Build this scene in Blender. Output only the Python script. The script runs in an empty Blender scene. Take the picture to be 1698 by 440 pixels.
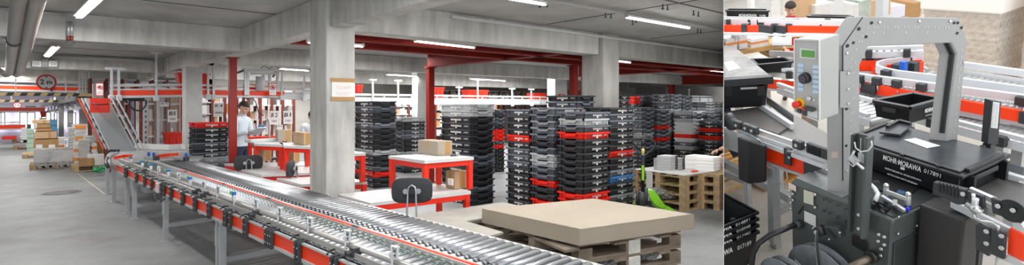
import bpy, bmesh, math, random
from mathutils import Vector as V, Matrix as M
random.seed(7)
SC = bpy.context.scene
COL = SC.collection
# ---------------------------------------------------------------- camera maths (frame 1698 x 440)
XP, YP, FOC, EYE = 849.0, 175.0, 882.0, 1.72
TH = math.atan2(XP - 75, FOC)
FW = V((math.sin(TH), math.cos(TH), 0)); RT = V((math.cos(TH), -math.sin(TH), 0)); UP = V((0, 0, 1))
CAM = V((0, 0, EYE))

class Frame:
    """A room with its own level axes; all shapes are given in the room's own coordinates."""
    def __init__(s, mat, side):
        s.mat = mat; s.inv = mat.inverted(); s.side = side
        s.cam = s.inv @ CAM
        wdir = FW + RT * ((1200 - XP) / FOC)
        n = wdir.cross(UP).normalized()           # points to the right of the partition
        if side < 0: n = -n
        s.n = (s.inv.to_3x3() @ n).normalized()   # keep the side this points to
        s.p0 = s.cam + s.n * 0.0012
    def ray(s, u, v):
        return s.inv.to_3x3() @ (FW + RT * ((u - XP) / FOC) + UP * ((YP - v) / FOC))
    def Z(s, u, v, z): r = s.ray(u, v); return s.cam + r * ((z - s.cam.z) / r.z)
    def X(s, u, v, x): r = s.ray(u, v); return s.cam + r * ((x - s.cam.x) / r.x)
    def Y(s, u, v, y): r = s.ray(u, v); return s.cam + r * ((y - s.cam.y) / r.y)
    def D(s, u, v, d): return s.cam + s.ray(u, v) * d
    def PL(s, u, v, p, n): r = s.ray(u, v); return s.cam + r * ((V(p) - s.cam).dot(n) / r.dot(n))

LEFT = Frame(M.Identity(4), -1)
_b = V((0.9195, -0.2724, 0.2835)); _a = V((-0.3491, -0.2338, 0.9075)); _v = V((-0.1809, -0.9334, -0.31))
def _w(q): return RT * q.x - UP * q.y + FW * q.z
_z = _w(_v).normalized(); _x = _w(_b); _x = (_x - _z * _x.dot(_z)).normalized(); _y = _z.cross(_x)
EYE2 = 2.55
_m = M((_x, _y, _z)).transposed().to_4x4()
RIGHT = Frame(M.Translation(CAM) @ _m @ M.Translation((0, 0, -EYE2)), 1)
FR = LEFT

# ---------------------------------------------------------------- materials
MATS = {}
def mat(name, col, rough=.6, metal=0., noise=0., scale=6., bump=0., spec=.5, trans=0., alpha=1., emit=None, streak=0., col2=None, coat=0.):
    if name in MATS: return MATS[name]
    m = bpy.data.materials.new(name); m.use_nodes = True
    nt = m.node_tree; N = nt.nodes; L = nt.links
    b = N['Principled BSDF']
    b.inputs['Base Color'].default_value = (*col, 1); b.inputs['Roughness'].default_value = rough
    b.inputs['Metallic'].default_value = metal; b.inputs['Specular IOR Level'].default_value = spec
    b.inputs['Transmission Weight'].default_value = trans; b.inputs['Alpha'].default_value = alpha
    b.inputs['Coat Weight'].default_value = coat
    if emit:
        b.inputs['Emission Color'].default_value = (*emit[0], 1); b.inputs['Emission Strength'].default_value = emit[1]
    if noise or bump or streak:
        tc = N.new('ShaderNodeTexCoord'); mp = N.new('ShaderNodeMapping'); L.new(tc.outputs['Object'], mp.inputs[0])
        if streak: mp.inputs['Scale'].default_value = (1, 1, 1 / streak)
        nz = N.new('ShaderNodeTexNoise'); nz.inputs['Scale'].default_value = scale; nz.inputs['Detail'].default_value = 8; nz.inputs['Roughness'].default_value = .65
        L.new(mp.outputs[0], nz.inputs['Vector'])
        if noise:
            n2 = N.new('ShaderNodeTexNoise'); n2.inputs['Scale'].default_value = scale * .17; n2.inputs['Detail'].default_value = 4
            L.new(tc.outputs['Object'], n2.inputs['Vector'])
            ad = N.new('ShaderNodeMath'); ad.operation = 'ADD'; L.new(nz.outputs['Fac'], ad.inputs[0]); L.new(n2.outputs['Fac'], ad.inputs[1])
            cr = N.new('ShaderNodeValToRGB'); L.new(ad.outputs[0], cr.inputs[0])
            c2 = col2 or tuple(max(0, c * (1 - noise)) for c in col)
            c3 = tuple(min(1, c * (1 + noise * .6)) for c in col)
            cr.color_ramp.elements[0].position = .75; cr.color_ramp.elements[0].color = (*c2, 1)
            cr.color_ramp.elements[1].position = 1.25 if False else 1.0; cr.color_ramp.elements[1].color = (*col, 1)
            mr = N.new('ShaderNodeMapRange'); mr.inputs['From Min'].default_value = .6; mr.inputs['From Max'].default_value = 1.4
            L.new(ad.outputs[0], mr.inputs[0]); L.new(mr.outputs[0], cr.inputs[0])
            cr.color_ramp.elements[0].position = .2; cr.color_ramp.elements[1].position = .55
            e = cr.color_ramp.elements.new(.85); e.color = (*c3, 1)
            L.new(cr.outputs[0], b.inputs['Base Color'])
        if bump:
            bp = N.new('ShaderNodeBump'); bp.inputs['Strength'].default_value = bump; bp.inputs['Distance'].default_value = .02
            L.new(nz.outputs['Fac'], bp.inputs['Height']); L.new(bp.outputs[0], b.inputs['Normal'])
    MATS[name] = m; return m
def rgb(r, g, b):
    f = lambda c: (c / 255 / 12.92) if c <= 10 else ((c / 255 + .055) / 1.055) ** 2.4
    return (f(r), f(g), f(b))
CONC = mat('concrete', rgb(196, 195, 190), .85, noise=.34, scale=5, bump=.15, streak=5)
CONC_PAINT = mat('pale_concrete', rgb(198, 198, 196), .8, noise=.2, scale=3, bump=.1)
CEIL = mat('ceiling_concrete', rgb(182, 181, 178), .9, noise=.3, scale=1.6, bump=.1)
FLOORM = mat('floor_concrete', rgb(134, 136, 136), .55, noise=.3, scale=2.6, bump=.04)
RED = mat('red_steel', rgb(214, 38, 14), .4, noise=.06, scale=5)
BENCHRED = mat('bench_red', rgb(228, 44, 20), .4)
ORANGE = mat('orange_panel', rgb(250, 62, 10), .35)
OXID = mat('oxide_red_steel', rgb(138, 32, 20), .65, noise=.25, scale=2, spec=.25)
STEEL = mat('galvanised_steel', rgb(196, 198, 200), .38, .55, noise=.12, scale=12)
CHROME = mat('chrome_roller', rgb(168, 171, 175), .33, .8)
ALU = mat('aluminium_rail', rgb(205, 206, 206), .4, .35)
GREYP = mat('grey_paint', rgb(176, 176, 174), .45)
DGREY = mat('dark_grey_plastic', rgb(72, 75, 78), .5)
BLACK = mat('black_plastic', rgb(30, 31, 33), .42)
RUBBER = mat('black_rubber', rgb(22, 22, 23), .6)
WHITE = mat('white_print', rgb(240, 240, 238), .6)
WTOP = mat('white_laminate', rgb(206, 207, 206), .4)
PAPER = mat('white_paper', rgb(236, 236, 234), .8)
CARD = mat('cardboard', rgb(196, 164, 128), .8, noise=.1, scale=3)
CARDL = mat('pale_cardboard', rgb(164, 153, 137), .8, noise=.07, scale=2)
CARDD = mat('brown_cardboard', rgb(172, 132, 88), .85, noise=.15, scale=4)
TAPE = mat('parcel_tape', rgb(178, 138, 84), .4)
WOOD = mat('pallet_wood', rgb(192, 164, 126), .85, noise=.4, scale=7, bump=.2)
WOODG = mat('weathered_wood', rgb(140, 126, 110), .9, noise=.4, scale=7, bump=.2)
FILM = mat('stretch_film', rgb(215, 217, 218), .18, alpha=.45, bump=.5, scale=7)
GREEN = mat('lime_green', rgb(130, 205, 30), .35)
BLUE = mat('blue_plastic', rgb(30, 90, 190), .4)
YEL = mat('yellow_paint', rgb(205, 198, 160), .7)
HAZ_Y = mat('hazard_yellow', rgb(226, 198, 142), .6)
SKIN = mat('skin', rgb(216, 172, 146), .55)
HAIR = mat('dark_hair', rgb(48, 36, 30), .7, noise=.3, scale=60)
SHIRT = mat('pale_blue_shirt', rgb(205, 214, 222), .8)
NAVY = mat('navy_trousers', rgb(36, 42, 66), .8)
TUBE = mat('lit_tube', (1, 1, 1), .5, emit=((1, .99, .97), 9.0))

# ---------------------------------------------------------------- objects
ORI = {}
def tag(o, label=None, cat=None, group=None, kind=None):
    if label: o['label'] = label
    if cat: o['category'] = cat
    if group: o['group'] = group
    if kind: o['kind'] = kind
    return o
def thing(name, label, cat, group=None, loc=(0, 0, 0), yaw=0):
    o = bpy.data.objects.new(name, None); COL.objects.link(o); o.empty_display_size = .1
    lm = M.Translation(V(loc)) @ M.Rotation(yaw, 4, 'Z')
    o.matrix_world = FR.mat @ lm; ORI[o.name] = lm
    return tag(o, label, cat, group)

class MB:
    def __init__(s): s.v = []; s.f = []; s.sm = []; s.mk = []
    def add(s, vs, fs, smooth=False):
        s.mk.append((len(s.v), len(s.f)))
        b = len(s.v); s.v += [V(p) for p in vs]
        for f in fs: s.f.append([b + i for i in f]); s.sm.append(smooth)
        return s
    def box(s, c, d, yaw=0, rot=None):
        R = rot if rot is not None else M.Rotation(yaw, 3, 'Z'); c = V(c); h = V(d) / 2
        vs = [c + R @ V((x * h.x, y * h.y, z * h.z)) for z in (-1, 1) for y in (-1, 1) for x in (-1, 1)]
        return s.add(vs, [(0, 2, 3, 1), (4, 5, 7, 6), (0, 1, 5, 4), (2, 6, 7, 3), (0, 4, 6, 2), (1, 3, 7, 5)])
    def bx(s, lo, hi):
        lo = V(lo); hi = V(hi); return s.box((lo + hi) / 2, hi - lo)
    def prism(s, pts, ext):
        n = len(pts); pts = [V(p) for p in pts]; e = V(ext)
        nm = V((0, 0, 0))
        for i in range(n): nm += pts[i].cross(pts[(i + 1) % n])
        if nm.dot(e) > 0: pts = pts[::-1]
        vs = pts + [p + e for p in pts]
        fs = [list(range(n)), list(range(2 * n - 1, n - 1, -1))] + [(i, i + n, (i + 1) % n + n, (i + 1) % n) for i in range(n)]
        return s.add(vs, fs)
    def bar(s, p, q, w, h, up=(0, 0, 1)):
        p = V(p); q = V(q); d = (q - p).normalized(); u = V(up)
        if abs(d.dot(u)) > .98: u = V((1, 0, 0))
        r = d.cross(u).normalized() * w / 2; u = r.cross(d).normalized() * h / 2
        vs = [a + i * r + j * u for a in (p, q) for i, j in ((-1, -1), (1, -1), (1, 1), (-1, 1))]
        return s.add(vs, [(0, 1, 2, 3), (7, 6, 5, 4), (0, 4, 5, 1), (1, 5, 6, 2), (2, 6, 7, 3), (3, 7, 4, 0)])
    def cyl(s, p, q, r, r2=None, n=12, cap=True):
        p = V(p); q = V(q); r2 = r if r2 is None else r2; d = (q - p).normalized()
        a = d.orthogonal().normalized(); b = d.cross(a)
        vs = [c + (a * math.cos(t) + b * math.sin(t)) * rr for c, rr in ((p, r), (q, r2)) for t in [2 * math.pi * i / n for i in range(n)]]
        s.add(vs, [(i, (i + 1) % n, (i + 1) % n + n, i + n) for i in range(n)], True)
        if cap:
            k = len(s.v) - 2 * n
            s.f.append([k + i for i in range(n - 1, -1, -1)]); s.sm.append(False)
            s.f.append([k + n + i for i in range(n)]); s.sm.append(False)
        return s
    def tube(s, path, r, n=8):
        path = [V(p) for p in path]; ring = []; a = None
        for i, p in enumerate(path):
            d = (path[min(i + 1, len(path) - 1)] - path[max(i - 1, 0)]).normalized()
            a = d.orthogonal().normalized() if a is None else (a - d * a.dot(d)).normalized()
            b = d.cross(a); ring.append([p + (a * math.cos(2 * math.pi * k / n) + b * math.sin(2 * math.pi * k / n)) * r for k in range(n)])
        vs = [q for rg in ring for q in rg]; m = len(path)
        fs = [(i * n + k, i * n + (k + 1) % n, (i + 1) * n + (k + 1) % n, (i + 1) * n + k) for i in range(m - 1) for k in range(n)]
        s.add(vs, fs, True); b0 = len(s.v) - m * n
        s.f.append([b0 + k for k in range(n - 1, -1, -1)]); s.sm.append(False)
        s.f.append([b0 + (m - 1) * n + k for k in range(n)]); s.sm.append(False)
        return s
    def strip(s, path, w, h, side=None):
        """a rail of width w (sideways) and height h that follows a path"""
        path = [V(p) for p in path]; rings = []
        for i, p in enumerate(path):
            d = (path[min(i + 1, len(path) - 1)] - path[max(i - 1, 0)]); d.z = 0; d.normalize()
            r = V((d.y, -d.x, 0)) * w / 2; u = V((0, 0, h / 2))
            rings.append([p - r - u, p + r - u, p + r + u, p - r + u])
        vs = [q for rg in rings for q in rg]; m = len(path)
        fs = [(i * 4 + k, i * 4 + (k + 1) % 4, (i + 1) * 4 + (k + 1) % 4, (i + 1) * 4 + k) for i in range(m - 1) for k in range(4)]
        return s.add(vs, fs + [(3, 2, 1, 0), tuple((m - 1) * 4 + k for k in range(4))])
    def lathe(s, prof, c=(0, 0, 0), n=20, axis=None):
        R = M.Identity(3) if axis is None else V((0, 0, 1)).rotation_difference(V(axis)).to_matrix(); c = V(c)
        vs = [c + R @ V((r * math.cos(t), r * math.sin(t), z)) for r, z in prof for t in [2 * math.pi * k / n for k in range(n)]]; m = len(prof)
        return s.add(vs, [(i * n + k, i * n + (k + 1) % n, (i + 1) * n + (k + 1) % n, (i + 1) * n + k) for i in range(m - 1) for k in range(n)], True)
    def ball(s, c, r, n=10, sc=(1, 1, 1)):
        c = V(c); prof = [(math.sin(math.pi * i / n), -math.cos(math.pi * i / n)) for i in range(n + 1)]
        b = len(s.v); s.lathe([(a * r + 1e-5, z * r) for a, z in prof], (0, 0, 0), n=n + 4)
        for i in range(b, len(s.v)): q = s.v[i]; s.v[i] = c + V((q.x * sc[0], q.y * sc[1], q.z * sc[2]))
        return s
    def quad(s, a, b, c, d): return s.add([a, b, c, d], [(0, 1, 2, 3)])
    def build(s, name, m, parent=None, bevel=0, kind=None, subs=0, flat=False):
        vs = s.v
        if not vs: return None
        me = bpy.data.meshes.new(name)
        if parent is None:
            xs = [p.x for p in vs]; ys = [p.y for p in vs]; zs = [p.z for p in vs]
            o0 = V(((min(xs) + max(xs)) / 2, (min(ys) + max(ys)) / 2, min(zs)))
            lm = M.Translation(o0)
        else: lm = ORI[parent.name]
        bm = bmesh.new(); vv = [bm.verts.new(p) for p in vs]
        for f, sm in zip(s.f, s.sm):
            try: ff = bm.faces.new([vv[i] for i in f]); ff.smooth = sm
            except ValueError: pass
        if not flat: bmesh.ops.recalc_face_normals(bm, faces=bm.faces)
        sd = [(p - FR.p0).dot(FR.n) for p in vs] if CLIP else [1]
        if min(sd) < 0:
            r = bmesh.ops.bisect_plane(bm, geom=bm.verts[:] + bm.edges[:] + bm.faces[:], plane_co=FR.p0, plane_no=FR.n, clear_inner=True, dist=1e-6)
            ed = [e for e in r['geom_cut'] if isinstance(e, bmesh.types.BMEdge)]
            if ed: bmesh.ops.holes_fill(bm, edges=ed, sides=0)
        if len(bm.verts) == 0: bm.free(); return None
        inv = lm.inverted(); bm.transform(inv); bm.to_mesh(me); bm.free()
        me.materials.append(m)
        o = bpy.data.objects.new(name, me); COL.objects.link(o)
        if parent is None: o.matrix_world = FR.mat @ lm
        else: o.parent = parent
        ORI[o.name] = lm
        if bevel:
            b = o.modifiers.new('b', 'BEVEL'); b.width = bevel; b.segments = 2; b.limit_method = 'ANGLE'
        if subs:
            b = o.modifiers.new('s', 'SUBSURF'); b.levels = b.render_levels = subs
        if kind: o['kind'] = kind
        return o
def _each(s, name, m, parent=None, per=1, most=100, **k):
    """every shape (or every run of PER shapes) becomes an object of its own"""
    mk = s.mk[::per] + [(len(s.v), len(s.f))]; out = []
    if len(mk) - 1 > most: mk = mk[:most + 1] + [mk[-1]]
    for i in range(len(mk) - 1):
        (v0, f0), (v1, f1) = mk[i], mk[i + 1]
        q = MB(); q.v = s.v[v0:v1]; q.f = [[j - v0 for j in f] for f in s.f[f0:f1]]; q.sm = s.sm[f0:f1]
        o = q.build(name, m, parent, **k)
        if o is not None and i == most: o['kind'] = 'stuff'
        if o is not None: out.append(o)
    return out
MB.each = _each
CLIP = True
def struct(name, mb, m, **k): return mb.build(name, m, None, kind='structure', **k)
def copy_tree(root, loc, label=None, group=None, yaw=0, scale=None):
    def cp(o, par):
        c = o.copy(); COL.objects.link(c); c.parent = par; ORI[c.name] = M.Identity(4)
        for ch in list(o.children): cp(ch, c)
        return c
    r = cp(root, None)
    r.matrix_world = FR.mat @ M.Translation(V(loc)) @ M.Rotation(yaw, 4, 'Z')
    if label: r['label'] = label
    if group: r['group'] = group
    return r
_ws = bpy.data.scenes.new('workshop')
def eval_mesh(o):
    """the object's modifiers applied, worked out in an otherwise empty scene; returns points and faces"""
    _ws.collection.objects.link(o); vl = _ws.view_layers[0]; vl.update(); me = bpy.data.meshes.new_from_object(o.evaluated_get(vl.depsgraph))
    vs = [v.co.copy() for v in me.vertices]; fs = [list(p.vertices) for p in me.polygons]
    bpy.data.objects.remove(o); bpy.data.meshes.remove(me); return vs, fs
# lettering as a mesh of real letters
_TX = {}
def text_mesh(s, size=1., bold=0.0, align='CENTER'):
    k = (s, bold, align)
    if k in _TX: return _TX[k]
    cu = bpy.data.curves.new('lettering', 'FONT'); cu.body = s; cu.align_x = align; cu.align_y = 'CENTER'; cu.resolution_u = 2; cu.offset = bold
    _TX[k] = eval_mesh(bpy.data.objects.new('tmp', cu)); return _TX[k]
def letters(mb, s, c, xdir, ydir, h, bold=.0, width=None, align='CENTER'):
    """adds letters of cap height h centred on c, reading along xdir"""
    vs, fs = text_mesh(s, bold=bold, align=align); c = V(c); xd = V(xdir).normalized(); yd = V(ydir).normalized()
    k = h / .7
    w = max(p.x for p in vs) - min(p.x for p in vs); kx = k if width is None else width / w
    return mb.add([c + xd * p.x * kx + yd * p.y * k for p in vs], fs)
# ================================================================ LEFT HALL: shell
F = LEFT
def T_(u, v, z): return F.Z(u, v, z)
struct('floor', MB().bx((-16, -2, -.12), (34, 46, 0)), FLOORM)
CE = MB().bx((-16, -1.5, 2.93), (34, 46, 3.1))
struct('ceiling', CE, CEIL)
jm = MB()
for y in (1.2, 3.4, 7.35, 12.3, 14.5): jm.bx((-14, y, 2.926), (20, y + .03, 2.94))
for x in (5.6, 8.2, 10.8): jm.bx((x, -1, 2.926), (x + .025, 5.6, 2.94))
struct('trim_ceiling_joint', jm, mat('dark_joint', rgb(70, 68, 66), .9))
struct('wall_back', MB().bx((-16, 35.2, 0), (4.6, 35.5, 3)), mat('lilac_wall', rgb(212, 202, 224), .8))
struct('wall_left', MB().bx((-16, -1, 0), (-15.8, 46, 3)), CONC_PAINT)
struct('wall_middle', MB().bx((4.4, 21.5, 0), (34, 21.8, 3)), mat('hall_wall', rgb(186, 182, 176), .85, noise=.2, scale=2))
struct('wall_right', MB().bx((30, -1.5, 0), (30.3, 22, 3)), MATS['hall_wall'])
struct('wall_return', MB().bx((4.4, 21.5, 0), (4.6, 35.2, 3)), CONC_PAINT)
# added sheet between the two rooms (seen edge-on), keeps their light apart
dd = []
wdir = FW + RT * ((1200 - XP) / FOC)
nn = wdir.cross(UP).normalized() * .0009
a0 = CAM + wdir * 2.6; a1 = CAM + wdir * 30
a0.z = a1.z = 0
pts = [V((a0.x, a0.y, -1.6)), V((a1.x, a1.y, -12)), V((a1.x, a1.y, 9)), V((a0.x, a0.y, 3.1))]
CLIP = False
struct('wall_divider', MB().prism([p - nn for p in pts], nn * 2), mat('divider_white', rgb(225, 225, 225), .8))
CLIP = True
def pillar(x0, x1, y0, y1, z1=2.93, m=CONC, n='concrete_pillar'): return struct(n, MB().bx((x0, y0, 0), (x1, y1, z1)), m, bevel=.012)
P1 = pillar(2.285, 2.62, 5.66, 6.13)
P2 = pillar(2.33, 2.66, 13.6, 14.0, 2.57, CONC_PAINT)
P3 = pillar(6.99, 7.42, 5.66, 6.13)
pillar(7.63, 7.92, 12.6, 12.9, 2.93, CONC_PAINT)
pillar(13.62, 14.25, 13.2, 13.6, 2.93, CONC_PAINT)
for x, y in ((12.2, 5.66), (2.3, 20.6), (2.3, 27.5)): pillar(x, x + .34, y, y + .45)
def beam(lo, hi): struct('concrete_beam', MB().bx(lo, hi), CONC, bevel=.012)
beam((2.30, 6.13, 2.57), (2.54, 21.5, 2.93))            # long beam, away from the column
beam((2.32, -1.5, 2.57), (2.54, 5.30, 2.93))             # long beam, towards the viewer
beam((-15.8, 9.02, 2.57), (2.30, 9.42, 2.93))
beam((-15.8, 16.3, 2.57), (2.30, 16.7, 2.93))
beam((-15.8, 24.3, 2.5), (2.30, 24.7, 2.93))
beam((2.62, 5.72, 2.57), (6.95, 6.05, 2.93)); beam((7.42, 5.76, 2.57), (14, 6.05, 2.93))
beam((2.54, 11.75, 2.57), (24, 12.05, 2.93))
beam((2.54, 17.6, 2.5), (24, 17.9, 2.93))
struct('concrete_corbel', MB().bx((2.33, 5.30, 2.575), (2.53, 5.66, 2.93)), CONC, bevel=.01)
# red steel
def ibeam(p, q, h, w, t=.03):
    p = V(p); q = V(q); m = MB(); d = (q - p).normalized(); s = d.cross(V((0, 0, 1))).normalized()
    u = V((0, 0, 1))
    m.bar(p + u * (h - t / 2), q + u * (h - t / 2), w, t); m.bar(p + u * t / 2, q + u * t / 2, w, t); m.bar(p + u * h / 2, q + u * h / 2, t, h - 2 * t)
    return m
def steel_post(x, y, z1, w=.13, red=OXID):
    struct('steel_post', MB().bx((x, y, 0), (x + w, y + w * .9, z1)).bx((x - .03, y - .03, z1 - .02), (x + w + .03, y + w + .03, z1)).bx((x - .04, y - .04, 0), (x + w + .04, y + w + .04, .02)), red)
_p = F.D(387, 98, 9.4)
steel_post(_p.x - .06, _p.y, 2.57, .12, mat('post_red', rgb(150, 28, 16), .35, noise=.12, scale=2))
steel_post(6.38, 10.05, 2.57, .14)
struct('steel_beam', ibeam((6.45, 10.2, 2.57), (6.45, 6.15, 2.57), .36, .2), OXID)
struct('steel_beam', ibeam((2.56, 6.62, 2.57), (16, 6.62, 2.57), .34, .16), OXID)
struct('steel_beam', ibeam((2.56, 7.5, 2.57), (16, 7.5, 2.57), .34, .16), OXID)
steel_post(8.35, 7.55, 2.57, .14); steel_post(7.52, 6.56, 2.57, .07, MATS['post_red'])
struct('steel_beam', ibeam((11.85, 10.5, 2.57), (11.85, 6.15, 2.57), .36, .2), OXID)
q = F.Z(1117, 141, 2.57)
steel_post(q.x - .1, q.y, 2.57, .2)
struct('steel_beam', ibeam((q.x, q.y + .2, 2.57), (q.x, q.y - 5, 2.57), .36, .25), OXID)
# windows in the far wall
for i, (u0, u1) in enumerate(((-4, 8), (33, 58), (69, 84), (90, 99), (116, 125))):
    a = F.Y(u0, 187, 35.15); b = F.Y(u1, 214, 35.15)
    w = MB().bx((a.x, 35.05, b.z), (b.x, 35.19, a.z)); o = struct('window_%d' % (i + 1), w, mat('lit_window', (1, 1, 1), .4, emit=((.96, .98, 1), 5.5)))
    fm = MB()
    for x in (a.x, (a.x + b.x) / 2, b.x): fm.bx((x - .03, 34.98, b.z), (x + .03, 35.05, a.z))
    for z in (a.z, b.z): fm.bx((a.x, 34.98, z - .03), (b.x, 35.05, z + .03))
    struct('window_%d_frame' % (i + 1), fm, WTOP)
# ---------------------------------------------------------------- ceiling services
def ceiling_light(label, p, q, wbody=.05, up=.022, g='linear tube lights'):
    p = V(p); q = V(q); t = thing('ceiling_light', label, 'light', g, ((p + q) / 2))
    MB().bar(p + V((0, 0, up)), q + V((0, 0, up)), wbody, .022).build('body', WTOP, t)
    MB().bar(p, q, wbody * .55, .02).build('tube', TUBE, t)
    d = (q - p).normalized()
    for k in (p, q): MB().box(k + V((0, 0, .02)), (.04, .04, .04)).build('end_cap', GREYP, t)
    a = bpy.data.lights.new('tube_glow', 'AREA'); a.shape = 'RECTANGLE'; a.size = (q - p).length; a.size_y = .08; a.energy = 26 * (q - p).length; a.color = (1, .985, .96)
    o = bpy.data.objects.new('tube_glow', a); COL.objects.link(o)
    o.matrix_world = M.Translation((p + q) / 2 - V((0, 0, .03))) @ M.Rotation(math.atan2(d.y, d.x), 4, 'Z')
ceiling_light('tube light under the ceiling above the grey column row, near the two ceiling pipes', (5.46, 4.05, 2.82), (6.88, 4.02, 2.82))
ceiling_light('tube light cut by the top edge above the middle of the hall', (2.9, 4.15, 2.82), (4.1, 4.12, 2.82))
ceiling_light('bright tube light in front of the first cross beam, beside the thick pipes', (.31, 8.4, 2.80), (.40, 6.9, 2.80), .11)
ceiling_light('small tube light behind the first cross beam, above the round height sign', (.03, 15.6, 2.80), (.15, 13.0, 2.80), .14)
ceiling_light('tube light behind the concrete column, short bright end showing', (2.35, 6.35, 2.47), (3.04, 6.35, 2.47))
ceiling_light('tube light under the concrete beam, right above the tall black crates', F.Y(688, 68.5, 6.35), F.Y(786, 79.5, 6.35))
ceiling_light('short tube light just past the second column', F.Y(1022, 101, 6.5), F.Y(1045, 104, 6.5))
ceiling_light('tube light under the beam at the far end of the crate rows', F.Y(1178, 117, 6.6), F.Y(1205, 120, 6.6))
ceiling_light('row of tubes above the raised conveyor behind the big column', F.Y(464, 114.5, 12.6), F.Y(512, 117.5, 12.6), .03, .03)
ceiling_light('row of tubes seen through the gap over the red bins', F.Y(641, 124, 12.6), F.Y(692, 127, 12.6), .03, .03)
ceiling_light('row of tubes above the conveyor, nearest the second column', F.Y(780, 131, 12.6), F.Y(838, 134.5, 12.6), .03, .03)
ceiling_light('slanting row of tubes above the hazard striped barrier', (-.7, 26, 2.75), (-.9, 19, 2.75), .14)
# added fill lights without fixtures, put in to brighten the hall
for p, q in (((-2.5, 3, 2.8), (-2.5, 5, 2.8)), ((-6, 14, 2.8), (-6, 17, 2.8)), ((-4, 22, 2.8), (-4, 26, 2.8)), ((1, 2, 2.8), (1, 4, 2.8)), ((3.2, 8.6, 2.5), (5.6, 8.6, 2.5)), ((8, 8.9, 2.5), (11, 8.9, 2.5)), ((3.6, 10.5, 2.8), (6.5, 10.5, 2.8)), ((4, 16, 2.8), (8, 16, 2.8)), ((10, 16, 2.8), (16, 16, 2.8)), ((3.2, 19.6, 2.8), (8, 19.6, 2.8)), ((7.5, 3, 2.8), (10.5, 3, 2.8)), ((2.9, 2.2, 2.8), (4.6, 2.2, 2.8)), ((12, 9, 2.8), (18, 9, 2.8)), ((6.5, 13.6, 2.85), (14, 13.6, 2.85)), ((-6, 31, 2.8), (2, 31, 2.8)), ((-1, 11, 2.8), (-1, 13, 2.8))):
    p = V(p); q = V(q); a = bpy.data.lights.new('added_fill', 'AREA'); a.shape = 'RECTANGLE'; d = q - p; a.size = d.length; a.size_y = .4; a.energy = (22 if p.y < 12 or p.x < 3 else 38) * d.length
    o = bpy.data.objects.new('added_fill', a); COL.objects.link(o); o.matrix_world = M.Translation((p + q) / 2) @ M.Rotation(math.atan2(d.y, d.x), 4, 'Z')
# pipes
def pipe(name, label, path, r, m=STEEL, cat='pipe', g=None, n=12): return tag(MB().tube(path, r, n).build(name, m), label, cat, g)
pm = mat('duct_grey', rgb(176, 168, 162), .35, .2, noise=.1, scale=4)
t = thing('ventilation_pipe', 'thick grey ceiling pipe with a clamp ring, the outer one of the pair', 'pipe', 'thick pipes under the ceiling', (-.1, 6.6, 2.7))
MB().tube([F.D(36, -25, 4.5), F.D(32, 0, 4.94), F.D(24, 60, 6.2), F.D(22, 75, 6.8), F.D(16, 120, 9.9), F.D(10, 123, 10.1)], .065, 14).build('pipe_run', pm, t)
MB().cyl(F.D(23, 66, 6.43), F.D(22.6, 69, 6.55), .072, n=14).build('clamp', DGREY, t)
t = thing('ventilation_pipe', 'thick grey ceiling pipe, the inner one slanting next to the cross beam', 'pipe', 'thick pipes under the ceiling', (0, 6.6, 2.7))
MB().tube([F.D(69, -25, 4.5), F.D(61.5, 0, 4.94), F.D(47, 60, 6.2), F.D(43.5, 75, 6.8), F.D(32.5, 120, 9.9), F.D(27, 123, 10.1)], .065, 14).build('pipe_run', pm, t)
pipe('ceiling_pipe', 'white round pipe fixed along the top edge of the long concrete beam', [(3.9, 5.62, 2.86), (14, 5.62, 2.86)], .022, WTOP)
for i in range(9):
    pass
pipe('cable_conduit', 'thin conduit and track along the ceiling carrying the tube light', [F.Z(905, 0, 2.88), F.Z(1198, 49, 2.88)], .02, GREYP)
pipe('cable_conduit', 'thin conduit running along the face of the second cross beam', [F.Y(70, 94, 16.25), F.Y(165, 97, 16.25), F.Y(248, 101, 16.25), F.Y(254, 104, 16.25), F.Y(262, 125, 16.25)], .045, GREYP)
pipe('cable_conduit', 'thin cable pipe along the top of the first cross beam', [F.Y(0, 14, 8.98), F.Y(60, 19, 8.98), F.Y(108, 25, 8.98)], .018, GREYP)
for k, (u, lab) in enumerate(((113.5, 'slim vertical pipe with a copper end on the first cross beam'), (119, 'slim vertical pipe with a round valve on the first cross beam'))):
    t = thing('sprinkler_pipe', lab, 'pipe', 'drop pipes on the cross beam', F.Y(u, 70, 8.95))
    MB().tube([F.Y(u - 4 * k, 22, 8.9), F.Y(u, 33, 8.95), F.Y(u, 62, 8.95)], .012).build('pipe_run', GREYP, t)
    MB().cyl(F.Y(u, 36, 8.95), F.Y(u, 60, 8.95), .018).build('sleeve', STEEL, t)
    MB().cyl(F.Y(u, 60, 8.95), F.Y(u, 68, 8.95), .018).build('collar', mat('copper', rgb(140, 74, 56), .4, .5), t)
    MB().tube([F.Y(u + 3.5 * math.cos(a), 71 + 2.5 * math.sin(a), 8.93) for a in [i * math.pi / 5 for i in range(11)]], .012).build('valve_ring', DGREY, t)
for u in (72, 76.5): pipe('sprinkler_pipe', 'short vertical pipe pair on the second cross beam beside the white boxes', [F.Y(u, 97, 16.2), F.Y(u, 112, 16.2)], .04, GREYP, g='drop pipes on the second beam')
for u, lab in ((61, 'small white junction box on the second cross beam, beside the thick pipes'), (88, 'small white junction box on the second cross beam, past the drop pipes')):
    a = F.Y(u, 106, 16.22); t = thing('junction_box', lab, 'box', None, a)
    MB().box(a, (.16, .08, .14)).build('body', WTOP, t, bevel=.01); MB().box(a - V((0, .045, 0)), (.1, .01, .07)).build('cover', GREYP, t)
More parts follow.
